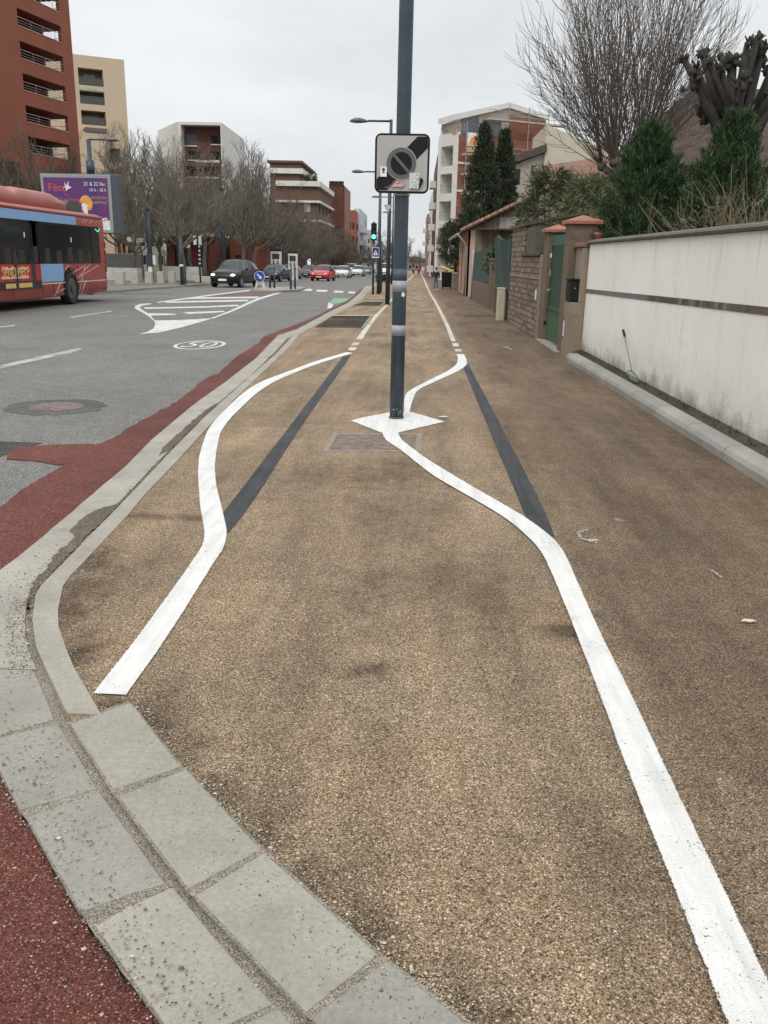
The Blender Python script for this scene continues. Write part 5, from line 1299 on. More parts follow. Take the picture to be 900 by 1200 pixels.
# ------------------------------------------------------------------ vegetation
def bare_mesh(name, seed, Hh, trunk_h, spread, r0=.16, limbs=7, tw=.014, up=.55, dense=1.0):
    rg = random.Random(seed); mbt = MB(); mbc = MB()
    def rv(k): return Vector((rg.gauss(0, k), rg.gauss(0, k), rg.gauss(0, k)))
    pts = [Vector((0, 0, -.2))]
    for k in range(1, 5): pts.append(Vector((rg.gauss(0, .05), rg.gauss(0, .05), trunk_h * k / 4)))
    mbt.tube(pts, [r0 * 1.25, r0 * 1.05, r0, r0 * .92, r0 * .85], 9)
    def grow(p, d, ln, r, lev):
        n = 4 if lev < 2 else 3
        P = [p]; dd = d.copy()
        for k in range(n):
            dd = (dd + rv(.10 + .04 * lev) + Vector((0, 0, .10 * up))).normalized(); P.append(P[-1] + dd * ln / n)
        rs = [max(tw * .6, r * (1 - .62 * k / n)) for k in range(n + 1)]
        (mbt if lev == 0 else mbc).tube(P, rs, 6 if lev == 0 else (4 if lev == 1 else 3), False)
        if lev >= 3: return
        m = {0: 8, 1: 7, 2: 6}[lev]; m = int(m * dense)
        for k in range(m):
            t = .22 + .78 * (k + rg.random() * .8) / m; i = min(int(t * n), n - 1); q = P[i].lerp(P[i + 1], t * n - i) if t < 1 else P[-1]
            ax = (P[i + 1] - P[i]).normalized(); sd = ax.cross(Vector((rg.gauss(0, 1), rg.gauss(0, 1), rg.gauss(0, 1)))).normalized()
            nd_ = (ax * .75 + sd * .75 + Vector((0, 0, up * .35))).normalized()
            grow(q, nd_, ln * rg.uniform(.36, .58) * (1.1 - .35 * t), max(tw, r * .42), lev + 1)
    for k in range(limbs):
        a = 2 * PI * k / limbs + rg.gauss(0, .25); el = rg.uniform(.45, 1.15) if k else 1.4
        d = Vector((math.cos(a) * math.cos(el), math.sin(a) * math.cos(el), math.sin(el)))
        s = Vector((0, 0, trunk_h * rg.uniform(.78, 1.0)))
        grow(s, d, (Hh - trunk_h) * rg.uniform(.62, .8) * (spread if el < .9 else 1.0), r0 * .5, 0)
    return mbt, mbc
TREE_PROTO = []
for sd, hh, th, sp in ((1, 9.0, 2.4, .70), (2, 9.5, 2.6, .62), (3, 8.6, 2.2, .75), (4, 9.2, 2.5, .6)):
    TREE_PROTO.append((sd, hh, bare_mesh('bare', sd, hh, th, sp, .14, 8, .0105, .95, 1.12)))
TREE_MESH = []
def bare_tree(k, loc, h, label, group=None, rz=None, wide=1.0):
    sd, hh, (t, c) = TREE_PROTO[k % 4]
    r = thing('bare_tree', label, 'tree', loc, R.uniform(0, 6.28) if rz is None else rz, group)
    s = h / hh; r.scale = (s * wide, s * wide, s)
    while len(TREE_MESH) <= k % 4: TREE_MESH.append(None)
    if TREE_MESH[k % 4] is None:
        a = t.build('trunk', M_bark, r, fixn=False); b = c.build('crown', M_twig, r, fixn=False); TREE_MESH[k % 4] = (a.data, b.data)
    else:
        for nm, me in zip(('trunk', 'crown'), TREE_MESH[k % 4]):
            o = bpy.data.objects.new(nm, me); COL.objects.link(o); o.parent = r
    return r
def left_trees():
    def pl(px, Y): p = at(px, 305, Y); return Vector((p.x, Y, zg(Y) + .05))
    first = [(157, 62, 214, 'bare tree directly right of the billboard, nearest the pale stone blocks'), (187, 64, 192, 'bare tree behind the middle of the row of pale stone blocks'), (214, 53, 158, 'tall bare tree at the kerb corner in front of the white framed building'),
             (240, 70, 172, 'bare tree with thick trunk just left of the black car'), (262, 76, 182, 'bare tree behind the dark lamp post above the black car'), (285, 66, 176, 'tall bare tree behind the round blue arrow sign'),
             (299, 84, 190, 'bare tree with its trunk just left of the charging stations'), (320, 92, 205, 'bare tree right behind the white charging stations')]
    for k, (px, Y, py, lab) in enumerate(first):
        p = pl(px, Y); h = (at(px, py, Y).z - p.z) * (1.02 if px == 214 else 1.12)
        bare_tree(k, p, h, lab, 'bare trees along the far side of the avenue', wide=.95 if px != 214 else 1.0)
    k = 8; x = -14.6
    Y = 62
    n = 0
    while Y < 300:
        if Y > 84:
            bare_tree(k, Vector((-14.9 + R.uniform(-.4, .4), Y, zg(Y) + .05)), (8.4 if Y > 100 else 9.6) * R.uniform(.92, 1.1), 'bare tree in the long receding row beside the parked cars', 'receding row of bare avenue trees', wide=1.1); k += 1
        if Y > 66:
            bare_tree(k, Vector((-22 + R.uniform(-.8, .8), Y + 3, zg(Y) + .05)), (12.2 if Y < 110 else 10.0) * R.uniform(.9, 1.1), 'bare tree in the second row behind the avenue trees', 'second row of bare trees', wide=1.1); k += 1
        if Y < 130:
            bare_tree(k, Vector((-29 + R.uniform(-1, 1), Y + 7, zg(Y) + .05)), 12.0 * R.uniform(.9, 1.15), 'bare tree standing close to the building fronts behind the avenue', 'bare trees by the building fronts', wide=1.1); k += 1
        Y += 7 if Y < 170 else 12
    for px, Y, py in ((449, 200, 268), (455, 230, 262), (470, 260, 276), (476, 300, 272), (484, 340, 286), (492, 380, 289)):
        p = pl(px, Y); bare_tree(k, p, at(px, py, Y).z - p.z, 'distant bare tree at the far end of the street', 'distant trees closing the street', wide=1.25); k += 1
    for px, Y, py in ((28, 70, 188), (10, 66, 182), (48, 74, 200)):
        p = pl(px, Y); bare_tree(k, p, at(px, py, Y).z - p.z, 'bare tree behind the bus before the terracotta tower', 'bare trees behind the bus'); k += 1
left_trees()

def leaves(seed, shape, n, lw, ll, up, mats, droop=0.0):
    """small pointed leaf faces spread through a volume; shape(rg) -> (point, outward)"""
    rg = random.Random(seed); mb = MB(); vs = []; fs = []
    for _ in range(n):
        p, o = shape(rg)
        d = (o * (1 - up) + Vector((0, 0, up - droop)) + Vector((rg.gauss(0, .35), rg.gauss(0, .35), rg.gauss(0, .3)))).normalized()
        s = d.cross(Vector((rg.gauss(0, 1), rg.gauss(0, 1), rg.gauss(0, 1)))).normalized() * lw * rg.uniform(.6, 1.3)
        l = ll * rg.uniform(.6, 1.4); q = p + d * l * .5; e = p + d * l + Vector((0, 0, -droop * l * .4))
        i = len(vs); vs += [p, q + s, e, q - s]; fs.append((i, i + 1, i + 2, i + 3)); mb.mi.append(rg.choice(range(len(mats)))); mb.sm.append(False)
    mb.v = [tuple(v) for v in vs]; mb.f = fs
    return mb
M_cy = [plain('cypress_a', (.022, .034, .016), .8, 0, .3, 2), plain('cypress_b', (.040, .055, .026), .8, 0, .3, 2)]
M_con = [plain('conifer_a', (.030, .064, .020), .75, 0, .35, 2.5), plain('conifer_b', (.056, .105, .032), .75, 0, .35, 2.5), plain('conifer_c', (.018, .040, .013), .8)]
M_oli = [plain('olive_a', (.055, .072, .040), .7, 0, .3, 2), plain('olive_b', (.10, .12, .07), .7, 0, .3, 2), plain('olive_c', (.025, .034, .02), .7)]
M_bush = [plain('bush_a', (.070, .095, .036), .65, 0, .3, 2), plain('bush_b', (.13, .15, .06), .65, 0, .3, 2), plain('bush_c', (.035, .05, .02), .7)]
def clumpy(profile, h, clumps, seed, flat=1.0, cr=.25):
    """volume made of clumps placed on a profile radius(z/h)"""
    rg0 = random.Random(seed); cl = []
    for _ in range(clumps):
        t = rg0.random() ** .85; a = rg0.uniform(0, 2 * PI); rr = profile(t) * rg0.uniform(.35, 1.0) ** .6
        cl.append((Vector((rr * math.cos(a), rr * math.sin(a) * flat, t * h)), cr * rg0.uniform(.6, 1.35)))
    def f(rg):
        c, r = rg.choice(cl); d = Vector((rg.gauss(0, 1), rg.gauss(0, 1), rg.gauss(0, 1))).normalized()
        o = Vector((c.x, c.y, 0)); o = o.normalized() if o.length > .01 else d
        return c + d * r * rg.random() ** .5, (o + d * .8).normalized()
    return f
def plant(name, label, cat, loc, crown_mb, mats, trunk=None, group=None, crown='crown'):
    r = thing(name, label, cat, loc, 0, group)
    crown_mb.build(crown, mats, r, fixn=False)
    if trunk: trunk.build('trunk', M_bark, r, fixn=False)
    return r
def right_plants():
    # two cypresses and a darker shrub between
    for k, (px, py, Y, wpx, lab) in enumerate(((561, 143, 60, 58, 'tall dark cypress with pointed top, left of the pair before the brick block'), (584, 150, 62, 52, 'dark cypress with pointed top, right of the pair before the brick block'))):
        p = at(px, 305, Y); b = Vector((p.x, Y, zg(Y))); h = at(px, py, Y).z - b.z; w = wpx * Y / 1000 / 2
        prof = lambda t, w=w: w * 1.35 * (.6 + .4 * min(1, t / .15)) * (1 - t) ** .8 if t < 1 else 0
        mb = leaves(20 + k, clumpy(prof, h * .97, 520, 30 + k, 1, w * .17), 20000, .035, .26, .72, M_cy)
        tr = MB(); tr.tube([(0, 0, -.2), (0, 0, h * .9)], [.16, .03], 7); plant('cypress', lab, 'tree', b, mb, M_cy, tr)
    # olive at the street edge
    Y = 61; p = at(524, 305, Y); b = Vector((p.x + .5, Y, zg(Y))); h = at(523, 264, Y).z - b.z
    prof = lambda t: 1.25 * math.sin(PI * min(1, .10 + t * .85)) ** .6
    f0 = clumpy(prof, h - 1.7, 150, 42, 1, .34)
    mb = leaves(41, lambda rg: (lambda q: (q[0] + Vector((0, 0, 1.75)), q[1]))(f0(rg)), 13000, .022, .15, .45, M_oli); tr = MB(); tr.tube([(0, 0, -.2), (.1, 0, h * .4), (0, .1, h * .8)], [.14, .1, .04], 7)
    plant('olive_tree', 'grey-green bushy olive tree overhanging the footway behind the bin', 'tree', b, mb, M_oli, tr)
    # ivy over the fence by the stone wall
    Y = yf[2] + .6; b = wp(Y, .7); mb = leaves(43, clumpy(lambda t: .75, .9, 40, 44, 1.6, .22), 2600, .04, .09, .3, M_bush)
    r = plant('ivy_bush', 'small green bush showing over the gap between the green fence sheets', 'shrub', Vector((b.x, b.y, b.z + 1.25)), mb, M_bush)
    st = MB(); st.tube([(0, 0, -1.4), (.05, 0, 0), (0, .05, .5)], [.04, .03, .015], 6); st.build('stem', M_bark, r)
    # olive-green arching shrub, behind gate pillars
    for k, (px, py, Y, rpx, lab, n) in enumerate(((642, 196, 29, 38, 'loose olive-green shrub with narrow leaves behind the stone wall', 11000), (686, 203, 26, 34, 'variegated pale green shrub with narrow leaves behind the tall gate pillar', 7500))):
        p = at(px, 290, Y); b = Vector((p.x, Y, zg(Y))); h = at(px, py, Y).z - b.z; w = rpx * Y / 1000
        prof = lambda t, w=w: w * math.sin(PI * min(1, .25 + t * .72)) ** .5
        mats = M_bush if k == 0 else [M_bush[0], plain('variegated', (.26, .27, .16), .6, 0, .2, 3), M_bush[1]]
        mb = leaves(50 + k, clumpy(prof, h * .95, 190, 52 + k, 1, .26), n, .015, .25, .5, mats, .25)
        tr = MB()
        for q in range(7): a = q * .9; tr.tube([(0, 0, -.1), (.25 * math.cos(a), .25 * math.sin(a), h * .45), (.6 * w * math.cos(a), .6 * w * math.sin(a), h * .85)], [.04, .03, .012], 5)
        plant('shrub', lab, 'shrub', b, mb, mats, tr)
    # two dark green conifers with upright sprays
    for k, (px, py, Y, rpx, lab, n) in enumerate(((752, 140, 15.2, 66, 'feathery dark green conifer rising over the white wall, left of the pair', 30000), (846, 126, 14.2, 64, 'feathery dark green conifer rising over the white wall, right of the pair', 30000))):
        p = at(px, 290, Y); b = Vector((p.x, Y, 0)); h = at(px, py, Y).z; w = rpx * Y / 1000
        prof = lambda t, w=w: w * 1.9 * (1 - t) ** .95
        rg = random.Random(60 + k); mb0 = MB(); fs = []
        # sprays: short twigs pointing up and out, each set with needles
        cl = []
        tips = [(0, 0)] + [(w * .45 * math.cos(a), w * .45 * math.sin(a)) for a in (0.3, 1.7, 2.9, 4.3, 5.4)]
        for q in range(1100):
            t = rg.random() ** .9; a = rg.uniform(0, 2 * PI); rr = prof(t) * rg.random() ** .38
            if t > .6 and rg.random() < .5: a = rg.choice((.4, 2.0, 3.9)) + rg.gauss(0, .4)
            c = Vector((rr * math.cos(a), rr * math.sin(a), t * h * .93)); d = Vector((math.cos(a) * .55, math.sin(a) * .55, .75 + rg.gauss(0, .2))).normalized(); c.x = max(c.x, 3.0 - b.x + rg.random() * .25); cl.append((c, d, rg.uniform(.14, .34)))
        def f(rg_, cl=cl):
            c, d, l = rg_.choice(cl); s = rg_.random(); sd = Vector((rg_.gauss(0, 1), rg_.gauss(0, 1), rg_.gauss(0, 1))).normalized() * .055 * (1 - s * .7)
            return c + d * l * s + sd, (d + sd * 9).normalized()
        mb = leaves(62 + k, f, n + 34000, .0075, .095, .45, M_con); tr = MB(); tr.tube([(0, 0, -.1), (0, 0, h * .85)], [.09, .02], 7)
        plant('conifer', lab, 'tree', b, mb, M_con, tr)
    for k, (px, Y, hh, w) in enumerate(((802, 15.0, 3.0, .85), (736, 15.5, 2.2, .7))):
        p = at(px, 290, Y); b = Vector((p.x, Y, 0)); mb = leaves(70 + k, clumpy(lambda t, w=w: w * (1 - t * .4), hh, 170, 72 + k, 1, .2), 15000, .007, .09, .5, M_con)
        tr = MB(); tr.tube([(0, 0, -.1), (0, 0, hh * .8)], [.05, .02], 6)
        plant('conifer_bush', ('low dark conifer bush filling the gap between the two tall conifers', 'low dark conifer bush beside the left conifer near the gate pillar')[k], 'shrub', b, mb, M_con, tr)
    # dry twiggy shrub at the right edge
    p = at(868, 285, 11.0); b = Vector((p.x, 11.0, 0)); rg = random.Random(81); mb = MB()
    for q in range(170):
        a = rg.uniform(0, 2 * PI); P = [Vector((rg.gauss(0, .25), rg.gauss(0, .25), .9))]; d = Vector((math.cos(a) * .35, math.sin(a) * .35, 1)).normalized()
        for j in range(6): d = (d + Vector((rg.gauss(0, .2) + (.25 if P[-1].x < -.9 else 0), rg.gauss(0, .2), -.07 * j * rg.random()))).normalized(); P.append(P[-1] + d * rg.uniform(.18, .36))
        mb.tube(P, [.008, .007, .006, .005, .004, .003, .002], 4, False)
    r = thing('dry_shrub', 'tangle of dry tan twigs above the right end of the white wall', 'shrub', b); mb.build('twigs', plain('dry_twig', (.20, .15, .095), .85, 0, .3, 3), r, fixn=False)
    tr = MB(); tr.tube([(0, 0, 0), (0, 0, 1.0)], [.06, .05], 6); tr.build('stem', M_bark, r)
    mbd = leaves(83, clumpy(lambda t: .75, 2.1, 60, 84, 1, .25), 3600, .018, .07, .3, [plain('dry_leaf', (.11, .09, .05), .8), M_con[2], plain('dull_leaf', (.05, .055, .028), .8)]); mbd.build('leaves', [MATS['dry_leaf'], M_con[2], MATS['dull_leaf']], r, fixn=False)
    # big bare pollard with long shoots
    Y = 26.0; hd = at(732, 196, Y); b = Vector((hd.x, Y, zg(Y))); hz = hd.z - b.z; rg = random.Random(91)
    r = thing('pollarded_tree', 'large bare tree with a dense fan of long straight shoots behind the garden', 'tree', b)
    tr = MB(); tr.tube([(0, 0, -.2), (.05, 0, hz * .5), (0, 0, hz * .8), (0, 0, hz)], [.3, .26, .26, .32], 10); kn = []
    for q in range(9):
        a = 2 * PI * q / 9 + rg.gauss(0, .2); e = Vector((math.cos(a) * rg.uniform(.25, .65), math.sin(a) * rg.uniform(.25, .65), hz + rg.uniform(-.25, .25)))
        tr.tube([(0, 0, hz * .85), e * .5 + Vector((0, 0, hz * .45)), e], [.16, .11, .10], 7); tr.ball(e, .14, .14, .13, 8, 6); kn.append(e)
    tr.build('trunk', M_bark, r, fixn=False)
    mb = MB()
    for q in range(300):
        s = rg.choice(kn); a = rg.uniform(0, 2 * PI); out = abs(rg.gauss(0, .58)); el = Vector((math.cos(a) * out, math.sin(a) * out, 1)).normalized()
        base_dir = Vector((s.x, s.y, 0)) * .38; d = (el + base_dir).normalized()
        if rg.random() < .28: d = (d + Vector((s.x * .9, s.y * .8, -.25))).normalized()
        ln = rg.uniform(2.6, 3.6) * (.80 + 1.1 * max(0, d.z) ** 2.5); P = [s.copy()]; n = 6
        for j in range(n): d = (d + Vector((rg.gauss(0, .028), rg.gauss(0, .028), .05))).normalized(); P.append(P[-1] + d * ln / n)
        r0 = rg.uniform(.008, .017); mb.tube(P, [r0 * (1 - .8 * j / n) for j in range(n + 1)], 4, False)
        for j in range(rg.randint(7, 13)):
            t = rg.uniform(.25, .97); i = min(int(t * n), n - 1); q0 = P[i].lerp(P[i + 1], t * n - i); ax = (P[i + 1] - P[i]).normalized()
            sd = ax.cross(Vector((rg.gauss(0, 1), rg.gauss(0, 1), rg.gauss(0, 1)))).normalized(); dd = (ax * .85 + sd * .5).normalized(); l2 = rg.uniform(.35, 1.25) * (1.15 - t * .5)
            mb.tube([q0, q0 + dd * l2 * .5, q0 + (dd + Vector((0, 0, .12))) * l2], [.0075, .006, .0035], 3, False)
    mb.build('crown', plain('shoot_bark', (.125, .10, .08), .9, 0, .3, 2), r, fixn=False)
    # knobbly pollard at the right edge
    Y = 16.0; c0 = at(858, 180, Y); b = Vector((c0.x, Y, 0)); rg = random.Random(95)
    r = thing('knobbly_pollard', 'dark knobbly pollarded tree with thick stubs behind the right conifer', 'tree', b)
    tr = MB(); tr.tube([(0, 0, -.2), (.05, 0, 1.5), (0, 0, c0.z), (-.05, 0, c0.z + .5)], [.30, .26, .25, .26], 10)
    def knob(p, s):
        kn = MB()
        for _ in range(8):
            o0 = len(kn.v); kn.ball(p + Vector((rg.gauss(0, s * .45), rg.gauss(0, s * .45), rg.gauss(0, s * .55))), s * rg.uniform(.25, .5), s * rg.uniform(.25, .5), s * rg.uniform(.35, .65), 7, 5)
            for q in range(o0, len(kn.v)): kn.v[q] = tuple(c + rg.gauss(0, s * .07) for c in kn.v[q])
        for _ in range(5):
            d = Vector((rg.gauss(0, .6), rg.gauss(0, .6), rg.uniform(.3, 1))).normalized(); kn.tube([p, p + d * s * rg.uniform(1.0, 1.7)], [s * .22, s * .12], 5)
        kn.build('stub', plain('stub_bark', (.043, .038, .028), .95, 0, .4, 9, bmp=.02), r, fixn=False)
    for px, py, dy in ((816, 92, -.3), (832, 112, .4), (842, 80, .1), (858, 70, -.2), (875, 72, .5), (890, 66, 0), (903, 88, .3), (912, 118, -.4), (868, 100, -.5), (824, 132, 0), (922, 78, 0)):
        e = at(px, py, Y + dy) - b; m_ = Vector((e.x * .45, dy * .4, c0.z + .35 + rg.uniform(-.2, .2)))
        tr.tube([(0, 0, c0.z - .2), m_, e], [.13, .09, .075], 7); knob(e, .14)
        for _ in range(2):
            f2 = e + Vector((rg.gauss(0, .25), rg.gauss(0, .1), rg.uniform(.1, .35))); tr.tube([m_, f2], [.06, .05], 6); knob(f2, .09)
    tr.build('trunk', plain('dark_bark', (.036, .031, .026), .95, 0, .35, 7, bmp=.02), r, fixn=False)
right_plants()

# ------------------------------------------------------------------ bus
def bus():
    XS = G(85, 356.5, RZ).x; yw = G(85, 356.5, RZ).y
    yr = atX(127.5, 300, XS).y
    Lb = 12.0; Wb = 2.5
    c = Vector((XS - Wb / 2, yr - Lb / 2, zg(yr - 4) + RZ))
    r = thing('city_bus', 'dark red articulated-style city bus with blue panels and a film poster on its side'.replace('articulated-style ', ''), 'bus', c)
    sd = lambda px, py: (lambda p: (p.y - c.y, p.z - c.z))(atX(px, py, XS))
    M_br = plain('bus_red', (.37, .062, .044), .38, 0, .10, 2, spec=.45); M_bb = plain('bus_blue', (.24, .42, .66), .4, 0, .05)
    hx, hy = Wb / 2, Lb / 2
    def plan(ins, rr, n=5):
        o = []
        for cx, cy, a0 in ((hx - ins - rr, hy - ins - rr, 0), (-hx + ins + rr, hy - ins - rr, 90), (-hx + ins + rr, -hy + ins + rr, 180), (hx - ins - rr, -hy + ins + rr, 270)):
            for k in range(n + 1): a = rad(a0 + 90 * k / n); o.append((cx + rr * math.cos(a), cy + rr * math.sin(a)))
        return o
    mb = MB(); mb.loft([[(x, y, z) for x, y in plan(i, q)] for z, i, q in ((.28, .06, .4), (.36, .0, .42), (.95, 0, .42), (2.50, .0, .42), (2.66, .02, .42), (2.74, .06, .42), (2.80, .16, .4), (2.83, .4, .3))])
    mb.build('body', M_br, r)
    mb = MB(); mb.tube([(hx - .01, -hy + .4, 2.70), (hx - .01, hy - .45, 2.70)], .045, 8); mb.build('roof_rail', plain('bus_rail', (.36, .085, .065), .35), r)
    # roof tanks
    zt = 3.24; mb = MB(); y1 = sd(88, 230)[0]
    mb.loft([[(x * s, y, z) for x, z in ((-1.0, 2.80), (1.0, 2.80), (1.02, 3.02), (.92, 3.0 + .24 * k), (.70, 3.04 + .26 * k), (-.70, 3.04 + .26 * k), (-.92, 3.0 + .24 * k), (-1.02, 3.02))] for y, s, k in ((-hy + 1.0, .9, .2), (-hy + 1.5, 1, .9), (-.8, 1, .9), (-.3, 1, .5), (.1, 1, .95), (y1 - 1.0, 1, .95), (y1 - .25, .98, .35), (y1, .94, -.3))])
    mb.build('roof_tank_cover', plain('bus_pod', (.36, .105, .085), .45, 0, .08, 2), r, bevel=.03)
    mb = MB(); mb.loft([[(-.9, y, 2.80), (.9, y, 2.80), (.85, y, 2.80 + k), (-.85, y, 2.80 + k)] for y, k in ((y1 + .25, .22), (y1 + .5, .36), (y1 + 1.3, .36), (y1 + 1.55, .05))], smooth=False); mb.build('roof_unit', plain('bus_unit', (.035, .035, .04), .5), r)
    wb, wt = sd(105, 308.5)[1], sd(105, 265.5)[1]
    e = hx + .004
    yA = sd(117, 300)[0]
    cuts = [(-hy + .5, -2.6), (-2.55, .2), (.25, sd(36, 290)[0]), (sd(36, 290)[0] + .05, sd(106, 290)[0]), (sd(106, 290)[0] + .04, yA)]
    for k, (a, b2) in enumerate(cuts):
        mb = MB(); mb.box(e - .01, a, wb, e + .012, b2, wt); o = mb.build('window', M_glass, r)
        mb = MB(); mb.box(e + .0125, a, wb, e + .016, a + .06, wt); mb.box(e + .0125, b2 - .06, wb, e + .016, b2, wt); mb.box(e + .0125, a + .061, wt - .06, e + .016, b2 - .061, wt); mb.build('seal', M_dark, o)
    for px, py in ((27.5, 275), (82.5, 281)):
        y, z = sd(px, py); mb = MB(); mb.box(e + .0165, y - .04, z - .07, e + .018, y + .04, z + .07); mb.build('window_notice', M_platew, r)
    # blue panels
    y0 = sd(88, 255)[0]; mb = MB(); mb.box(e - .01, -hy + .5, wt + .003, e + .008, y0, 2.64); mb.build('upper_blue_panel', M_bb, r)
    ya, za = sd(47, 309); yb, zb = sd(75, 329); mb = MB(); mb.box(e - .01, ya, zb, e + .008, yb, wb - .003); mb.build('lower_blue_panel', M_bb, r)
    mb = MB(); zz = sd(100, 329.5)[1]; mb.box(e - .01, -hy + .5, zz - .012, e + .006, hy - .45, zz + .012); mb.build('side_rule', M_platew, r)
    # film poster
    yp = ya - .02; y00 = yp - 3.6; zl = sd(30, 339)[1]
    mb = MB(); mb.box(e - .01, y00, zl, e + .010, yp, wb - .003); ad = mb.build('side_poster', plain('poster_red', (.45, .025, .02), .5, 0, .3, 2), r)
    mb = MB(); mb.box(e + .0101, y00, zl, e + .0125, yp, zl + .22); mb.build('poster_foot', plain('poster_black', (.03, .018, .018), .5), ad)
    My = plain('poster_yellow', (.80, .58, .18), .5); zc = (zl + wb) / 2 + .12
    def t(s, size, y, z, m_, sx=1.0): text_obj('lettering', s, size, M_textside(e + .013, y, z), m_, ad, .001, sx=sx)
    yS = sd(10, 318)[0]; yH = sd(27, 318)[0]
    t('SEND', .40, yS, zc, My, .85); t('HELP', .40, yH, zc, My, .85)
    t('KAREN', .10, yS, wb - .10, M_platew) if False else None
    for yq, w_, z in ((yS, .62, wb - .12), (yH, .55, wb - .12), (yS, .95, zl + .32), (yH, .7, zl + .32)):
        mb = MB(); n = int(w_ / .075)
        for k in range(n): mb.box(e + .0105, yq - w_ / 2 + k * .075, z - .025, e + .0125, yq - w_ / 2 + k * .075 + .055, z + .025 - (.015 if k % 3 == 1 else 0))
        mb.build('small_print', M_platew, ad)
    for yq, w_ in ((yS + .05, .62), (yH + .1, .9)):
        mb = MB(); n = int(w_ / .12)
        for k in range(n): mb.box(e + .0126, yq - w_ / 2 + k * .12, zl + .05, e + .014, yq - w_ / 2 + k * .12 + .10, zl + .17)
        mb.build('yellow_print', My, ad)
    for yq in (sd(19, 320)[0], sd(39, 318)[0]):     # two standing figures
        mb = MB(); mb.loft([[(e + .0102, yq - w2, zl + .2 + q), (e + .0124, yq - w2, zl + .2 + q), (e + .0124, yq + w2, zl + .2 + q), (e + .0102, yq + w2, zl + .2 + q)] for q, w2 in ((0, .12), (.35, .13), (.55, .16), (.68, .06), (.72, .08), (.82, .07), (.86, .02))], smooth=False); mb.build('figure', MATS['poster_black'], ad)
    mb = MB(); mb.box(e - .01, sd(47, 320)[0] + .05, .36, e + .005, sd(47, 320)[0] + .07, zl); mb.build('panel_joint', M_dark, r)
    for px in (14, 62, 92):
        yj = sd(px, 330)[0]; mb = MB(); mb.box(e - .01, yj, .36, e + .0035, yj + .015, wb - .02 if px > 47 else zl - .01); mb.build('panel_joint', M_dark, r)
    mb = MB(); mb.box(e - .012, -hy + .5, .30, e + .003, hy - .5, .42); mb.build('skirt', plain('bus_skirt', (.20, .042, .034), .6, 0, .3, 4), r)
    # seats and grab poles showing faintly behind the dark glass
    for k in range(9):
        yq = yA - .9 - k * .85; mb = MB(); mb.box(e + .0121, yq - .18, wb + .02, e + .0128, yq + .18, wb + .38 + .05 * (k % 3)); mb.build('seat', plain('seat_through_glass', (.032, .026, .024), .3, 0, .3, 3), r)
    # thin pale lines woven over the rear
    mb = MB()
    for (x0, y0_, x1, y1_) in ((76, 317, 80, 311), (77, 308, 96, 332), (88, 329, 106, 309), (90, 309, 116, 338), (83, 321, 98, 312), (100, 309, 92, 345), (115, 311, 84, 330), (64, 347, 72, 329), (66, 344, 84, 333), (96, 262, 99, 256), (99, 262, 103, 256), (104, 263, 107, 258), (95, 345, 100, 330)):
        a = sd(x0, y0_); b2 = sd(x1, y1_); mb.tube([(e, a[0], a[1]), (e, b2[0], b2[1])], .014, 4)
    mb.build('pattern_lines', plain('pattern_pale', (.55, .40, .38), .5), r)
    # wheels
    for yq in (yw - c.y, yw - c.y - 6.1):
        mb = MB(); n = 20; mb.prism([(yq + .60 * math.cos(PI * k / n), .50 + .62 * math.sin(PI * k / n)) for k in range(n + 1)] + [(yq - .60, .27), (yq + .60, .27)], e - .30, e + .005, 'x'); ar = mb.build('wheel_arch', M_dark, r)
        for sx_ in (1, -1):
            mb = MB(); x0 = sx_ * (hx - .22); rings = []
            for x_, q in ((0, .42), (0, .46), (.03, .48), (.25, .48), (.28, .46), (.285, .40), (.22, .34)):
                rings.append([(x0 + sx_ * x_, yq + q * math.cos(2 * PI * k / 28), .48 + q * math.sin(2 * PI * k / 28)) for k in range(28)])
            mb.loft(rings); w = mb.build('wheel', M_rubber, r)
            mb = MB(); mb.cyl((x0 + .19 if sx_ > 0 else x0 - .25, yq, .48), .335, .06, 'x', 24); mb.cyl((x0 + .2501 if sx_ > 0 else x0 - .30, yq, .48), .13, .05, 'x', 14); mb.build('rim', plain('bus_rim', (.085, .08, .078), .5), w)
    # rear corner lights, small emissive green stroke on the side, rear face
    for k, py in enumerate((287, 297, 306.5, 315)):
        a = rad(9); mb = MB(Matrix.Translation((hx - .42, hy - .42, 0)) @ Matrix.Rotation(a, 4, 'Z')); z = sd(122, py)[1]
        mb.box(.405, -.05, z - .10, .436, .12, z + .10); mb.build('tail_light', plain('tail_light_red', (.13, .010, .012), .25), r)
    mb = MB(); y, z = sd(113, 270); mb.tube([(e + .013, y - .17, z + .04), (e + .013, y - .02, z - .02), (e + .013, y + .1, z - .03), (e - .01, y + .26, z + .05), (e - .07, y + .36, z + .12)], .022, 5); mb.build('green_stroke', plain('stroke_green', (.02, .3, .2), .4, emit=(.03, .9, .55), estr=1.0), r)
    mb = MB(); mb.box(-.9, hy - .005, 1.4, .9, hy + .006, 2.4); mb.build('rear_window', M_glass, r); mb = MB(); mb.box(-.95, -hy - .006, 1.0, .95, -hy + .005, 2.55); mb.build('windscreen', M_glass, r)
bus()

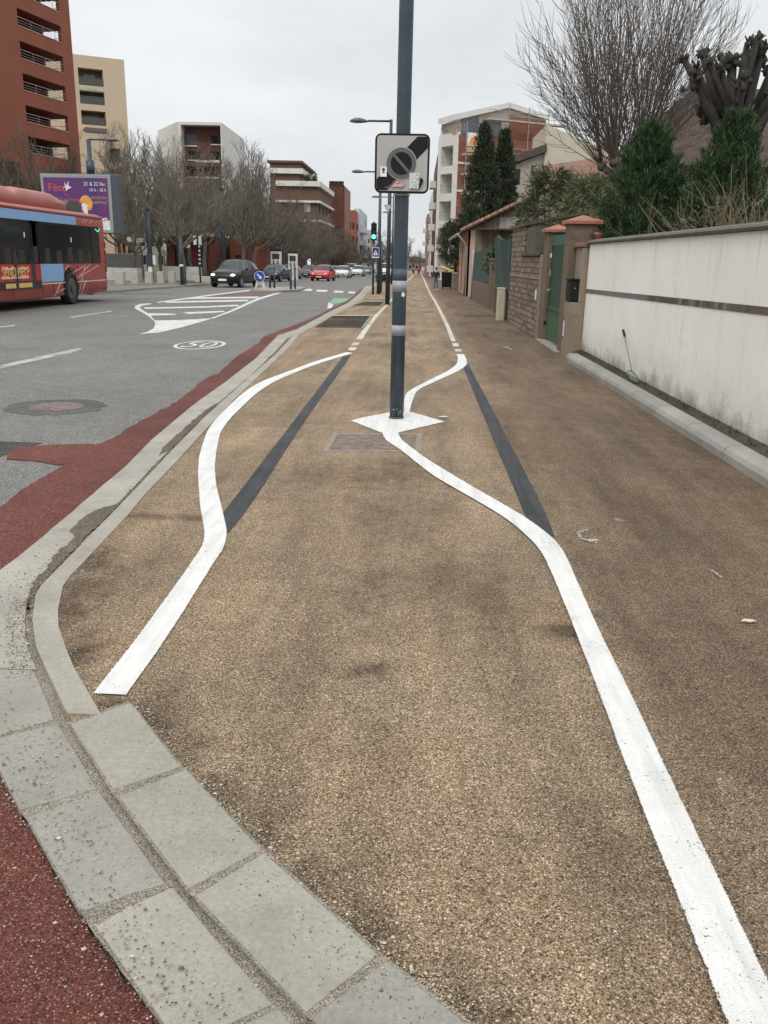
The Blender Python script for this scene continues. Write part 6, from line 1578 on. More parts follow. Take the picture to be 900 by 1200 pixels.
# ------------------------------------------------------------------ billboard
def billboard():
    Y = 35.0
    a = at(52, 268, Y); b = at(134, 276, Y); t = at(52, 202.8, Y); t2 = at(132, 204.5, Y)
    w = b.x - a.x; h = t.z - a.z; ang = 0.0
    c = Vector((a.x + w / 2, Y, zg(Y)))
    r = thing('billboard', 'large purple poster billboard in a grey frame on a post behind the bus', 'billboard', c)
    z0 = a.z - c.z - .14; z1 = t.z - c.z; hw = w / 2
    mb = MB(); mb.box(-.28, .05, -.2, .28, .35, z0); mb.build('post', plain('billboard_grey', (.07, .08, .09), .5), r)
    mb = MB(); mb.box(-hw, 0, z0, hw + .30, .42, z1); mb.build('case', plain('billboard_case', (.060, .072, .088), .45, 0, .1), r, bevel=.02)
    mb = MB(); mb.box(-hw + .02, -.02, z0 + .03, hw, -.001, z1 - .03); mb.build('frame', plain('billboard_frame', (.30, .31, .31), .4, .2, .08), r, bevel=.01)
    px0, px1, pz0, pz1 = -hw + .13, hw - .13, z0 + .13, z1 - .15
    mb = MB(); mb.box(px0, -.026, pz0, px1, -.021, pz1); p = mb.build('poster', plain('poster_purple', (.075, .030, .155), .4, 0, .12, 1.2), r)
    m, nt, bb = new_mat('poster_glow'); v = coords(nt); setc(nt, bb, ramp(nt, noise(nt, v, 1.1, 3), [(0.35, (.06, .03, .15)), (0.65, (.14, .03, .14))])); bb.inputs['Roughness'].default_value = .4; p.data.materials[0] = m
    mb = MB(); mb.box(px0, -.030, pz0, px1, -.0265, pz0 + .36); mb.build('white_footer', M_platew, p)
    Mo = plain('poster_coral', (.55, .085, .075), .5); W = px1 - px0
    def t_(s, size, fx, z, m_, al='CENTER', sx=1.0): text_obj('lettering', s, size, M_textfront(px0 + W * fx, -.031, z), m_, p, .0015, al, sx=sx)
    t_('Fête', .42, .21, pz1 - .38, Mo); t_('de', .16, .34, pz1 - .62, Mo); t_('la Violette', .34, .33, pz1 - .84, Mo, sx=.9)
    Mw = M_platew; My = plain('poster_gold', (.55, .34, .10), .5)
    t_('21 & 22 fév.', .20, .975, pz1 - .22, Mw, 'RIGHT', .9); t_('10 h - 18 h', .17, .975, pz1 - .44, Mw, 'RIGHT', .9); t_('PLACE DU', .13, .975, pz1 - .72, My, 'RIGHT'); t_('CAPITOLE', .13, .975, pz1 - .90, My, 'RIGHT')
    mb = MB()
    for q in range(2): mb.box(px1 - .62, -.031, pz1 - 1.52 - q * .10, px1 - .08, -.0265, pz1 - 1.47 - q * .10)
    mb.build('small_print', Mw, p)
    def flat(name, pts, m_, y0=-.031): mb = MB(); mb.prism([(px0 + W * x, pz1 - z) for x, z in pts], y0, y0 + .004, 'y'); return mb.build(name, m_, p)
    # dove, and a woman in profile with curly orange hair and dark dress
    flat('dove', [(.33, .16), (.36, .30), (.40, .10), (.39, .30), (.44, .36), (.38, .42), (.35, .50), (.345, .40), (.29, .34), (.335, .32)], Mw)
    cx = .62
    flat('dress', [(.47, 2.0), (.49, 1.62), (.56, 1.50), (.64, 1.42), (.72, 1.48), (.79, 1.62), (.83, 2.0)], plain('poster_dress', (.035, .03, .045), .5))
    flat('neck', [(.615, 1.25), (.665, 1.22), (.66, 1.46), (.635, 1.47)], Mw, -.0335)
    flat('face', [(.58, .90), (.60, .84), (.66, .84), (.685, .95), (.68, 1.15), (.645, 1.27), (.60, 1.28), (.592, 1.2), (.575, 1.14), (.585, 1.08), (.57, 1.04)], Mw, -.034)
    mb = MB(); rg = random.Random(4)
    for fx, z in ((.585, .84), (.61, .76), (.64, .72), (.67, .75), (.70, .82), (.715, .92), (.71, 1.02), (.695, 1.1), (.65, .80), (.68, .90), (.62, .82)):
        mb.ball((px0 + W * fx, -.036, pz1 - z), .10, .004, .09, 10, 6)
    mb.build('hair', plain('poster_orange', (.72, .32, .05), .5), p)
    mb = MB(); mb.ball((px0 + W * .42, -.034, pz1 - 1.20), .17, .003, .12, 14, 8); mb.build('cat_face', Mw, p)
    mb = MB()
    for dx in (-.06, .06): mb.ball((px0 + W * .42 + dx, -.038, pz1 - 1.18), .022, .002, .03, 8, 5)
    mb.build('cat_eyes', plain('poster_ink', (.04, .03, .06), .5), p)
    mb = MB(); mb.ball((px0 + W * .90, -.034, pz0 + .36), .09, .003, .05); mb.ball((px0 + W * .93, -.034, pz0 + .42), .04, .003, .06); mb.build('flower', plain('poster_pink', (.7, .35, .4), .5), p)
billboard()

# ------------------------------------------------------------------ cars
def car_parts(kind):
    """side stations: y, half width, sill, belt, roof, roof half width; front at y=0"""
    if kind == 'van':
        st = [(0, .78, .30, .72, .78, .70), (.12, .90, .24, .88, .95, .80), (.7, .94, .22, 1.10, 1.20, .84), (1.0, .95, .22, 1.15, 1.28, .82), (1.6, .96, .22, 1.20, 1.88, .76), (2.2, .96, .22, 1.20, 1.95, .78), (3.4, .96, .22, 1.20, 1.96, .78), (4.6, .95, .22, 1.20, 1.94, .78), (4.85, .92, .28, 1.15, 1.80, .78)]
        gl = (3, 4, (4, 5, 6)); back = 7; wh = (.85, 3.85, .33)
    else:
        L = {'hatch': 3.95, 'suv': 4.25, 'sedan': 4.5}[kind]; hs = {'hatch': 1.0, 'suv': 1.09, 'sedan': .98}[kind]; W = {'hatch': .86, 'suv': .90, 'sedan': .89}[kind]
        tail = {'hatch': [(3.0, .55, 1.43), (3.55, .60, 1.25), (3.85, .66, .98)], 'suv': [(3.2, .58, 1.44), (3.8, .62, 1.28), (4.1, .68, 1.00)], 'sedan': [(3.0, .56, 1.38), (3.75, .64, 1.03), (4.35, .68, .98)]}[kind]
        st = [(0, .62, .30, .54, .60, .52), (.10, .78, .22, .67, .72, .64), (.5, W - .01, .2, .80, .87, .72), (1.05, W, .2, .90, .97, .74), (1.75, W, .2, .93, 1.40, .58), (2.3, W, .2, .95, 1.47, .60)]
        st += [(y, W, .2, .95, z, w) for y, w, z in tail[:1]] + [(tail[1][0], W - .01, .22, .95, tail[1][2], tail[1][1]), (tail[2][0], W - .05, .25, .88, tail[2][2], tail[2][1]), (L, W - .14, .32, .80, .86, .6)]
        st = [(y, w, zb * (1 if hs <= 1 else 1.2), b * hs, t_ * hs, tw) for y, w, zb, b, t_, tw in st]
        gl = (3, 4, (4, 5, 6)); back = 6; wh = (.78, L - .82, .31 * hs)
    return st, gl, back, wh
GL = plain('car_glass', (.02, .024, .027), .08, 0, .1, spec=.5)
def ring(s):
    y, w, zb, b, t_, tw = s
    half = [(w * .90, zb), (w, zb + .16), (w * 1.005, (zb + b) * .55), (w * .985, b), (tw, t_ - .05), (tw * .80, t_), (0, t_ + .015)]
    return [(x, y, z) for x, z in half] + [(-x, y, z) for x, z in reversed(half[:-1])]
def make_car(kind, paint, label, loc, rz=0.0, lights=False, group='cars on the avenue', cat=None, rear=False):
    st, gl, back, wh = car_parts(kind); L_ = st[-1][0]
    r = thing({'van': 'van'}.get(kind, 'car'), label, cat or {'van': 'van'}.get(kind, 'car'), loc, rz, group)
    off = lambda mbx: [(x, y - L_ / 2, z) for x, y, z in mbx]
    rings = [off(ring(s)) for s in st]
    mb = MB(); mb.loft(rings); mb.build('body', paint, r)
    n = 13
    def patch(i, j, ks, nm, grow=.006, inset=.05):
        a, b = rings[i], rings[j]; m2 = MB(); c = Vector((0, (a[0][1] + b[0][1]) / 2, .9))
        vs = []; fs = []
        for k in ks:
            q = [Vector(a[k]), Vector(a[k + 1]), Vector(b[k + 1]), Vector(b[k])]
            nn = (q[1] - q[0]).cross(q[3] - q[0]); 
            if nn.length < 1e-7: nn = (q[2] - q[1]).cross(q[3] - q[1])
            nn.normalize(); mid = sum(q, Vector()) / 4
            if nn.dot(mid - c) < 0: nn = -nn
            i0 = len(vs); vs += [p + nn * grow for p in q]; fs.append((i0, i0 + 1, i0 + 2, i0 + 3))
        m2.add(vs, fs); return m2.build(nm, GL, r)
    patch(gl[0], gl[1], (4, 5, 6, 7), 'windscreen')
    if back < len(rings) - 2: patch(back, back + 1 if kind != 'van' else back + 1, (4, 5, 6, 7), 'rear_window')
    for sgn, k in ((1, 3), (-1, 8)):
        for i, j in ((gl[0], gl[1]),) + tuple((q, q + 1) for q in gl[2]):
            if kind == 'van' and i >= 5: continue
            patch(i, j, (k,), 'side_window')
    for y in wh[:2]:
        for sx_ in (1, -1):
            mb = MB(); x0 = sx_ * (st[3][1] - .20); q0 = wh[2]; yy = y - L_ / 2
            mb.loft([[(x0 + sx_ * x_, yy + q * math.cos(2 * PI * k / 20), q0 + q * math.sin(2 * PI * k / 20)) for k in range(20)] for x_, q in ((0, q0 * .8), (.01, q0 * .97), (.04, q0), (.18, q0), (.215, q0 * .95), (.217, q0 * .72), (.19, q0 * .68))])
            w = mb.build('wheel', M_rubber, r); mb = MB(); mb.cyl((min(x0 + sx_ * .18, x0 + sx_ * .21), yy, q0), q0 * .66, .03, 'x', 16); mb.build('rim', M_rim, w)
    fb = st[2][3] / .80
    for sx_ in (1, -1):
        mb = MB(); mb.ball((sx_ * .60, .13 - L_ / 2, .66 * fb), .17, .12, .075, 10, 6); mb.build('headlight', M_lampon if lights else M_lamp, r)
        mb = MB(); mb.ball((sx_ * (st[3][1] + .10), 1.35 - L_ / 2, .98 * fb), .10, .07, .075, 8, 6); mb.build('mirror', paint if lights else M_dark, r)
        mb = MB(); mb.box(sx_ * .60 - .13, L_ / 2 - .10, .68 * fb, sx_ * .60 + .13, L_ / 2 - .01, .82 * fb); mb.build('tail_light', MATS['tail_light_red'], r)
    mb = MB(); mb.box(-.42, -L_ / 2 - .012, .44 * fb, .42, -L_ / 2 + .03, .56 * fb); mb.build('grille', M_dark, r)
    mb = MB(); mb.box(-.62, -L_ / 2 + .0, .26, .62, -L_ / 2 + .06, .36 * fb); mb.build('lower_intake', M_dark, r)
    for y in (-L_ / 2 - .02, L_ / 2 + .0):
        mb = MB(); mb.box(-.26, y - .01, .36 * fb, .26, y + .01, .47 * fb); mb.build('number_plate', M_platew, r)
    return r
C_blk = plain('black_car_paint', (.012, .013, .014), .25, 0, .05, spec=.35); C_navy = plain('navy_car_paint', (.016, .021, .033), .25, 0, .05, spec=.35); C_sil = plain('silver_car_paint', (.30, .31, .32), .25, .3, .05)
C_red = plain('red_car_paint', (.48, .018, .024), .22, 0, .05); C_wht = plain('white_car_paint', (.62, .62, .60), .25, 0, .04); C_gry = plain('grey_car_paint', (.10, .105, .11), .25, .2)
def cars():
    def pos(px, py, back=0): g = G(px, py, RZ); return Vector((g.x, g.y + back, zg(g.y + back) + RZ))
    make_car('suv', C_blk, 'black SUV with lit headlights waiting beside the round blue arrow sign', pos(268, 337, 2.0), rad(-9), True)
    make_car('sedan', C_navy, 'dark blue car parked in front of the left charging station', pos(319, 330, 2.0), rad(-8))
    make_car('hatch', C_sil, 'silver car parked in front of the right charging station, behind the dark blue car', pos(337, 327, 2.0), rad(-6))
    make_car('hatch', C_gry, 'dark grey hatchback just left of the bright red car', pos(359.5, 325.5, 2.0), rad(-4))
    make_car('hatch', C_red, 'bright red hatchback coming down the avenue', pos(376, 329.5, 2.0), rad(-6))
    make_car('hatch', C_wht, 'pale car half hidden right behind the red hatchback', pos(390.5, 323.5, 2.0))
    make_car('hatch', C_wht, 'white hatchback nearest of the oncoming white cars, right of the red one', pos(400.5, 326, 2.0), rad(-4))
    make_car('van', C_wht, 'white van rising behind the oncoming white cars', pos(410.5, 322, 2.4))
    make_car('suv', C_wht, 'white SUV with dark lower bumper between the white hatchback and the silver car', pos(418.5, 324, 2.0), rad(-3))
    make_car('hatch', C_sil, 'silver car right of the white SUV in the oncoming queue', pos(428, 321.6, 2.0))
    make_car('sedan', C_gry, 'grey car at the far right of the oncoming queue by the traffic light', pos(434, 320.3, 2.0))
    make_car('van', C_wht, 'white van parked behind the slim lamp posts left of the tall post', pos(451, 325.5, 2.4))
    make_car('hatch', C_wht, 'white car parked just beyond the white van near the tall post', pos(460, 321, 2.0))
cars()
def hedge_patch():
    g = G(452, 331, 0); r = thing('low_hedge', 'low green hedge in front of the parked white van', 'hedge', g)
    mb = leaves(101, clumpy(lambda t: .8, .45, 40, 102, 1, .22), 2200, .05, .12, .4, M_con); mb.build('leaves', M_con, r, fixn=False)
    st = MB(); st.tube([(0, 0, 0), (0, 0, .4)], [.04, .02], 5); st.build('stem', M_bark, r)
hedge_patch()

# ------------------------------------------------------------------ traffic island and its furniture
def island():
    q = [(297.5, 340), (322, 340.4), (350, 339), (358, 336.6), (352, 335.6), (318, 336.2), (304, 337)]
    P = [G(x, y, RZ + .12) for x, y in q]; mb = MB(); n = len(P)
    mb.add(P + [p - Vector((0, 0, .2)) for p in P], [tuple(range(n)), tuple(range(n, 2 * n))[::-1]] + [(i, (i + 1) % n, n + (i + 1) % n, n + i) for i in range(n)])
    struct(mb.build('traffic_island', M_kerb, bevel=.02))
    b = G(304.5, 339, RZ + .12); Y = b.y; r = thing('keep_right_sign', 'round blue sign with white arrow on a low white base at the island tip', 'road sign', b)
    z = lambda py: at(304.5, py, Y).z - b.z; rr = (z(317.6) - z(330.4)) / 2; zc = (z(317.6) + z(330.4)) / 2
    mb = MB(); mb.cyl((0, -.03, zc), rr, .05, 'y', 32); mb.build('disc_rim', M_platew, r)
    mb = MB(); mb.cyl((0, -.04, zc), rr * .93, .009, 'y', 32); mb.build('blue_disc', plain('arrow_blue', (.012, .065, .33), .4), r)
    a = rad(-45); ca, sa = math.cos(a), math.sin(a); pr = lambda u, v: (u * ca - v * sa, zc + u * sa + v * ca)
    mb = MB(); mb.prism([pr(x * rr, y * rr) for x, y in ((-.62, -.11), (.1, -.11), (.1, -.36), (.66, 0), (.1, .36), (.1, .11), (-.62, .11))], -.046, -.0405, 'y'); mb.build('arrow', M_platew, r)
    w = (at(311, 330, Y).x - at(298, 330, Y).x) / 2; zt = zc - rr * .8
    mb = MB(); mb.prism([(-w, 0), (-w * .6, 0), (-w * .35, zt * .6), (w * .35, zt * .6), (w * .6, 0), (w, 0), (w * .62, zt), (-w * .62, zt)], .03, .3, 'y'); mb.build('base', plain('sign_base', (.58, .56, .50), .6), r)
    for k, (px, py, tp) in enumerate(((316.5, 337.6, 315), (321.5, 337.4, 315), (340.8, 339, 317), (345.8, 338.4, 315.5))):
        g = G(px, py, RZ + .12); r = thing('bollard', 'dark bollard on the traffic island, ' + ('first', 'second', 'third', 'fourth')[k] + ' from the blue arrow sign', 'bollard', g, 0, 'dark bollards on the island')
        h = at(px, tp, g.y).z - g.z; mb = MB(); mb.tube([(0, 0, -.02), (0, 0, h)], .055, 12); mb.build('post', M_steel_b, r); mb = MB(); mb.tube([(0, 0, h + .001), (0, 0, h + .05), (0, 0, h + .08)], [.065, .065, .03], 12); mb.build('cap', M_steel_b, r)
island()
def charging():
    for k, (x0, x1, yt) in enumerate(((317, 329, 294), (337.5, 348, 296.5))):
        Y = 86; a = at(x0, yt, Y); b = at(x1, yt, Y); z0 = zg(Y)
        r = thing('charging_station', ('white car charging station, left of the two, behind the dark blue car', 'white car charging station, right of the two, behind the silver car')[k], 'charging station', (a.x, Y, z0), 0, 'white charging stations')
        w = b.x - a.x; h = a.z - z0
        mb = MB(); mb.box(0, 0, -.1, w, .6, h); mb.build('cabinet', M_platew, r, bevel=.03)
        mb = MB(); mb.box(-.03, -.04, h + .002, w + .03, .64, h + .14); mb.build('cap', M_dark, r)
        mb = MB(); mb.box(w * .15, -.02, h - .75, w * .85, -.001, h - .25); mb.build('screen', plain('screen_dark', (.05, .05, .05), .2), r)
        for s in (.3, .7):
            mb = MB(); mb.tube([(w * s, -.03, h - .8), (w * s + .12, -.2, h - 1.5), (w * s - .05, -.1, h - 1.1), (w * s - .02, -.02, h - .95)], .03, 6); mb.build('cable', M_dark, r)
charging()

# ------------------------------------------------------------------ far side of the road
def far_side():
    for k, px in enumerate((140, 157.5, 174, 188, 201)):
        g = G(px, (334, 333.6, 333, 332.4, 331.8)[k], .06); w = (10.5, 9.5, 9, 8.5, 8)[k] * g.y / 1000 * .92
        r = thing('stone_block', 'pale stone block bollard on the far pavement, ' + ('leftmost, beside the bus tail', 'second from the bus tail', 'middle of the five', 'fourth from the bus tail', 'rightmost of the five')[k], 'bollard', g, 0, 'pale stone blocks on the far pavement')
        mb = MB(); mb.loft([[(-w / 2, 0, -.05), (w / 2, 0, -.05), (w / 2, w, -.05), (-w / 2, w, -.05)], [(-w / 2 * .93, .02, .70), (w / 2 * .93, .02, .70), (w / 2 * .93, w - .02, .70), (-w / 2 * .93, w - .02, .70)]], smooth=False); mb.build('block', plain('pale_stone', (.40, .37, .325), .85, 0, .08, 4), r, bevel=.02)
        mb = MB(); mb.box(-w / 2 - .015, -.015, -.05, w / 2 + .015, w + .015, .05); mb.build('foot', M_kerb, r)
    def post(px, py, tp, label, cat='post', rr=.06, mat=None, name='sign_post'):
        g = G(px, py, .06); h = at(px, tp, g.y).z - g.z; r = thing(name, label, cat, g); mb = MB(); mb.tube([(0, 0, -.05), (0, 0, h)], rr, 10); mb.build('tube', mat or M_steel_b, r)
        mb = MB(); mb.cyl((0, 0, -.02), rr * 1.8, .06, 'z', 12); mb.build('foot_plate', M_steel_b, r)
        return r, g, (lambda y, px=px, g=g: at(px, y, g.y).z - g.z), (lambda x, g=g, px=px: at(x, 300, g.y).x - at(px, 300, g.y).x)
    r, g, z, x = post(213.6, 334, 275, 'grey post with a small white band at the kerb corner, before the tallest bare tree', rr=.10)
    mb = MB(); mb.tube([(0, 0, z(312.5)), (0, 0, z(310))], .115, 10); mb.build('white_band', M_platew, r)
    # back of a traffic light with two white plates
    r, g, z, x = post(235, 331.5, 258, 'thin striped post with dark signal box and two white plates left of the black car', 'traffic light', .055, name='traffic_light')
    mb = MB(); mb.box(x(232.4), -.15, z(275), x(237), .15, z(258)); mb.build('signal_box', M_dark, r, bevel=.02)
    for a, b in ((229.4, 233.0), (235.4, 238.8)):
        mb = MB(); mb.box(x(a), -.2, z(287), x(b), -.17, z(276.5)); mb.build('white_plate', M_platew, r)
    for yy in (290, 295, 300, 305, 310):
        mb = MB(); mb.tube([(0, 0, z(yy)), (0, 0, z(yy - 2))], .062, 10); mb.build('stripe', M_platew, r)
    r, g, z, x = post(222.3, 326, 286, 'thin post with a small round red-ringed sign left of the striped post', 'road sign', .05, name='round_sign_post')
    mb = MB(); mb.cyl((0, -.09, z(288)), .24, .03, 'y', 24); mb.build('ring', plain('sign_red', (.45, .06, .05), .5), r); mb = MB(); mb.cyl((0, -.10, z(288)), .17, .012, 'y', 24); mb.build('face', M_platew, r)
    r, g, z, x = post(194, 325, 292, 'thin post with a small round blue sign behind the stone blocks', 'road sign', .05, name='round_sign_post')
    mb = MB(); mb.cyl((0, -.09, z(297)), .26, .03, 'y', 24); mb.build('disc', plain('dull_blue', (.05, .055, .13), .5), r); mb = MB(); mb.cyl((0, -.095, z(297)), .27, .004, 'y', 24); mb.build('rim', M_alu, r)
    # tall dark lamp posts
    def tall(px, base, top, arm_px, label, rr, Y=None):
        g = G(px, base, .06) if Y is None else Vector((at(px, 300, Y).x, Y, zg(Y))); tp = at(px, top, g.y); h = tp.z - g.z; r = thing('street_lamp_post', label, 'lamp post', g)
        mb = MB(); mb.tube([(0, 0, -.05), (0, 0, h)], [rr * 1.3, rr], 12); mb.build('post', M_steel_b, r)
        if arm_px is not None:
            l = abs(at(arm_px, top, g.y).x - tp.x); a = MB(); hd = MB(); lamp_arm(a, hd, Vector((0, 0, h)), 1 if arm_px > px else -1, l); a.build('arm', M_steel_b, r); hd.build('lamp_head', MATS['lamp_head_grey'], r)
        else:
            mb = MB(); mb.cyl((0, 0, h), rr * 1.4, .05, 'z', 10); mb.build('cap', M_steel_b, r)
        return r, g
    r, g = tall(113.5, 320, 163.5, 149, 'dark lamp post rising behind the billboard with its arm reaching right', .09, 37.5)
    mb = MB(); zz = at(113, 205, 37.5).z - g.z; mb.tube([(0, 0, zz), (0, 0, zz + .55)], .17, 12); mb.build('sleeve', M_steel_b, r)
    tall(262.5, 318, 222, None, 'dark lamp post standing above the roof of the black car', .13, 66)
    tall(290, 318, 231, 302, 'slender lamp post among the bare trees behind the blue arrow sign', .06, 75)
    tall(176, 326, 246, None, 'dark round column behind the stone blocks, between the first two bare trees', .14, 62)
    # parking meter / kiosk items near the stone blocks
    g = G(164.5, 327, .06); r = thing('direction_sign', 'small white direction sign on a grey column behind the stone blocks', 'sign', g); z = lambda y: at(164, y, g.y).z - g.z
    mb = MB(); mb.box(-.22, -.1, -.05, .22, .25, z(294)); mb.build('column', plain('grey_column', (.13, .125, .11), .8), r); mb = MB(); mb.box(-.05, 0, z(294) + .001, .05, .08, z(284)); mb.build('stem', M_alu, r)
    mb = MB(); mb.box(-.5, -.06, z(284), .55, .05, z(279)); mb.build('sign_board', plain('board_white', (.5, .48, .44), .6), r); mb = MB(); mb.cyl((-.62, -.08, z(280.5)), .2, .03, 'y', 16); mb.build('round_plate', M_platew, r)
    g = G(176.5, 329.5, .06); r = thing('ticket_machine', 'dark grey ticket machine on a white foot behind the middle stone block', 'ticket machine', g); z = lambda y: at(176.5, y, g.y).z - g.z
    mb = MB(); mb.box(-.13, 0, -.05, .13, .2, z(312)); mb.build('foot', M_platew, r); mb = MB(); mb.box(-.20, -.05, z(312) + .001, .20, .3, z(298)); mb.build('cabinet', plain('slate', (.03, .04, .055), .5), r, bevel=.02)
    mb = MB(); mb.box(.22, 0, z(310), .38, .15, z(299)); mb.build('side_plate', M_platew, r)
    # low grey wall and pale kerb bands of the plaza
    Y = 66; a = at(120, 313, Y); b = at(166, 313, Y); r = thing('grey_wall', 'low grey wall under the cream tower, behind the leftmost stone blocks', 'garden wall', (a.x, Y, zg(Y)))
    h = at(140, 298, Y).z - zg(Y); mb = MB(); mb.box(0, 0, -.2, b.x - a.x, .3, h); mb.build('wall', plain('wall_grey', (.10, .10, .095), .8), r); mb = MB(); mb.box(-.03, -.03, h + .001, b.x - a.x + .03, .33, h + .06); mb.build('coping', M_conc, r)
    for k, (px0, px1, py, Y) in enumerate(((118, 160, 314.5, 60), (190, 232, 313, 64), (228, 250, 325, 60))):
        a = at(px0, py, Y); b = at(px1, py, Y); mb = MB(); mb.box(a.x, Y, zg(Y) + .0, b.x, Y + 1.2, a.z + .05); struct(mb.build('planter_kerb', plain('pale_kerb', (.46, .44, .40), .8)))
    # grass strip
    g = G(212, 322, .06); m = plain('grass_green', (.06, .085, .025), .9, 0, .3, 3)
    mb = MB(); mb.quad((-15.2, 56, zg(56) + .075), (-14.6, 56, zg(56) + .075), (-14.6, 120, zg(120) + .075), (-15.2, 120, zg(120) + .075)); mb.quad((-19, 56, zg(56) + .075), (-15.3, 56, zg(56) + .075), (-15.3, 64, zg(64) + .075), (-19, 64, zg(64) + .075)); o = mb.build('grass', m); o['kind'] = 'stuff'
    Y = 150; a = at(150, 310, Y); b = at(197, 310, Y); h = at(170, 262, Y).z - zg(Y)
    block('pale_low_building', 'low pale building glimpsed behind the trees between the cream tower and the white framed building', Vector((a.x, Y, zg(Y))), 0, b.x - a.x, 12, h, plain('pale_far_wall', (.30, .27, .23), .85), grid(b.x - a.x, h, 4, 2, .9, 1.5, 1.0, 3.0, .5), None, None, M_glass)
    # wine red ground floor wing behind the trees
    Y = 90; a = at(196, 310, Y); b = at(246, 310, Y); h = at(210, 276, Y).z - zg(Y)
    r, M, Ml, Mr = block('low_red_building', 'low wine-red building with a white fascia behind the bare trees', Vector((a.x, Y, zg(Y))), 0, b.x - a.x, 12, h, plain('wine_red', (.13, .035, .025), .8), [(.8, .3, 2.4, 2.6), (3.2, .3, 4.2, 2.6)], None, None, M_glass, parapet=M_wp)
    mb = MB(M); mb.box(-.6, -1.2, h - .02, b.x - a.x + .4, -.001, h + .25); mb.build('fascia', M_wp, r)
    a = at(270, 310, 96); b = at(310, 310, 96); h = at(270, 282, 96).z - zg(96)
    r, M, Ml, Mr = block('brick_pavilion', 'low orange-red brick pavilion behind the trees right of the black car', Vector((a.x, 96, zg(96))), 0, b.x - a.x, 10, h, plain('pavilion_brick', (.17, .05, .03), .85), [(.6, .2, 1.6, 2.3)], None, None, M_glass)
far_side()

# ------------------------------------------------------------------ towers on the left
def terracotta_tower():
    Y = 80.0; u = rad(78); c = at(96.5, 215, Y); base = Vector((c.x, c.y, zg(Y)))
    Mw = Matrix.Translation(base) @ Matrix.Rotation(u, 4, 'Z')        # local x=0 at the corner, negative towards us
    r = thing('terracotta_tower', 'terracotta apartment tower with a column of corner loggias at the upper left', 'building', base)
    M = Matrix.Rotation(u, 4, 'Z')
    q0 = on_wall(Mw, 28, 104); q1 = on_wall(Mw, 78, 120); x0, x1 = q0.x, q1.x
    zs = [on_wall(Mw, px, py).z for px, py in ((24.5, 67), (28, 104), (31, 141), (35, 178))]
    fh = (zs[0] - zs[3]) / 3; oh = on_wall(Mw, 27, 85).z - on_wall(Mw, 28, 104).z
    n = 9; zb = [zs[3] + fh * k for k in range(-4, 6)]; zb = [z for z in zb if z > 1]
    H_ = zb[-1] + fh + 1.2; LL = 32.0; dep = 3.2
    holes = [(x0, z, x1, z + oh) for z in zb if z >= zs[3] - .1]
    ex = on_wall(Mw, 0, 200).x
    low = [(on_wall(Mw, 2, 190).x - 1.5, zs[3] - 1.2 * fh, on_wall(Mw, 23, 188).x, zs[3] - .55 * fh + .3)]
    mb = MB(M)
    mb2 = MB(M @ Matrix.Translation((-LL, 0, 0))); wall_holes(mb2, LL, H_, [(a + LL, b, c_ + LL, d) for a, b, c_, d in holes], .3)
    # end wall towards the street's far end, open behind each loggia
    Me = M @ Matrix.Rotation(rad(90), 4, 'Z')
    mb3 = MB(Me); wall_holes(mb3, 16, H_, [(.5, b + .0, 2.7, d) for a, b, c_, d in holes], .25)
    for q in (mb2, mb3):
        o = len(mb.v); mb.v += q.v; mb.f += [tuple(i + o for i in f) for f in q.f]; mb.mi += q.mi; mb.sm += q.sm
    mb.quad((x0, dep, 0), (0, dep, 0), (0, dep, H_), (x0, dep, H_)); mb.quad((x0, .3, 0), (x0, dep, 0), (x0, dep, H_), (x0, .3, H_))
    mb.quad((-LL, 0, 0), (-LL, 16, 0), (-LL, 16, H_), (-LL, 0, H_)); mb.quad((-LL, 16, 0), (0, 16, 0), (0, 16, H_), (-LL, 16, H_)); mb.quad((-LL, 0, H_), (0, 0, H_), (0, 16, H_), (-LL, 16, H_))
    for a, b, c_, d in holes: mb.box(x0 + .01, .31, b - (fh - oh) + .02, -.26, dep - .01, b)
    mb.build('wall', M_brown, r, fixn=False)
    for a, b, c_, d in holes:
        mb = MB(M); 
        for z in (b + .16, b + .34, b + .56): mb.box(x0 + .02, .03, z, x1 - .02, .06, z + (.02 if z < b + .5 else .04))
        k = x0 + .02
        while k < x1: mb.box(k, .035, b, k + .03, .055, b + .57); k += 1.6
        mb.build('railing', M_alu, r)
        mb = MB(M); mb.box(x0 + .05, -.03, b - .10, x1 + .02, .0, b - .02); mb.build('sill', plain('sill_pale', (.34, .22, .17), .7), r)
        mb = MB(M); mb.box(x0 + .7, dep - .12, b + .02, x0 + .7 + (x1 - x0) * .36, dep - .011, b + oh - .5); mb.build('shutter', M_shut if R.random() < .7 else M_glass, r)
        mb = MB(Me); mb.box(.52, .08, b + .56, 2.68, .12, b + .60); mb.box(.52, .08, b + .3, 2.68, .10, b + .32); mb.build('end_rail', M_alu, r)
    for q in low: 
        mb = MB(M); mb.box(q[0], -.01, q[1], q[2], .1, q[3]); mb.build('recess_shade_panel', plain('recess_shade', (.035, .022, .018), .8), r)  # flat dark panel, the shade of a recess put into its colour
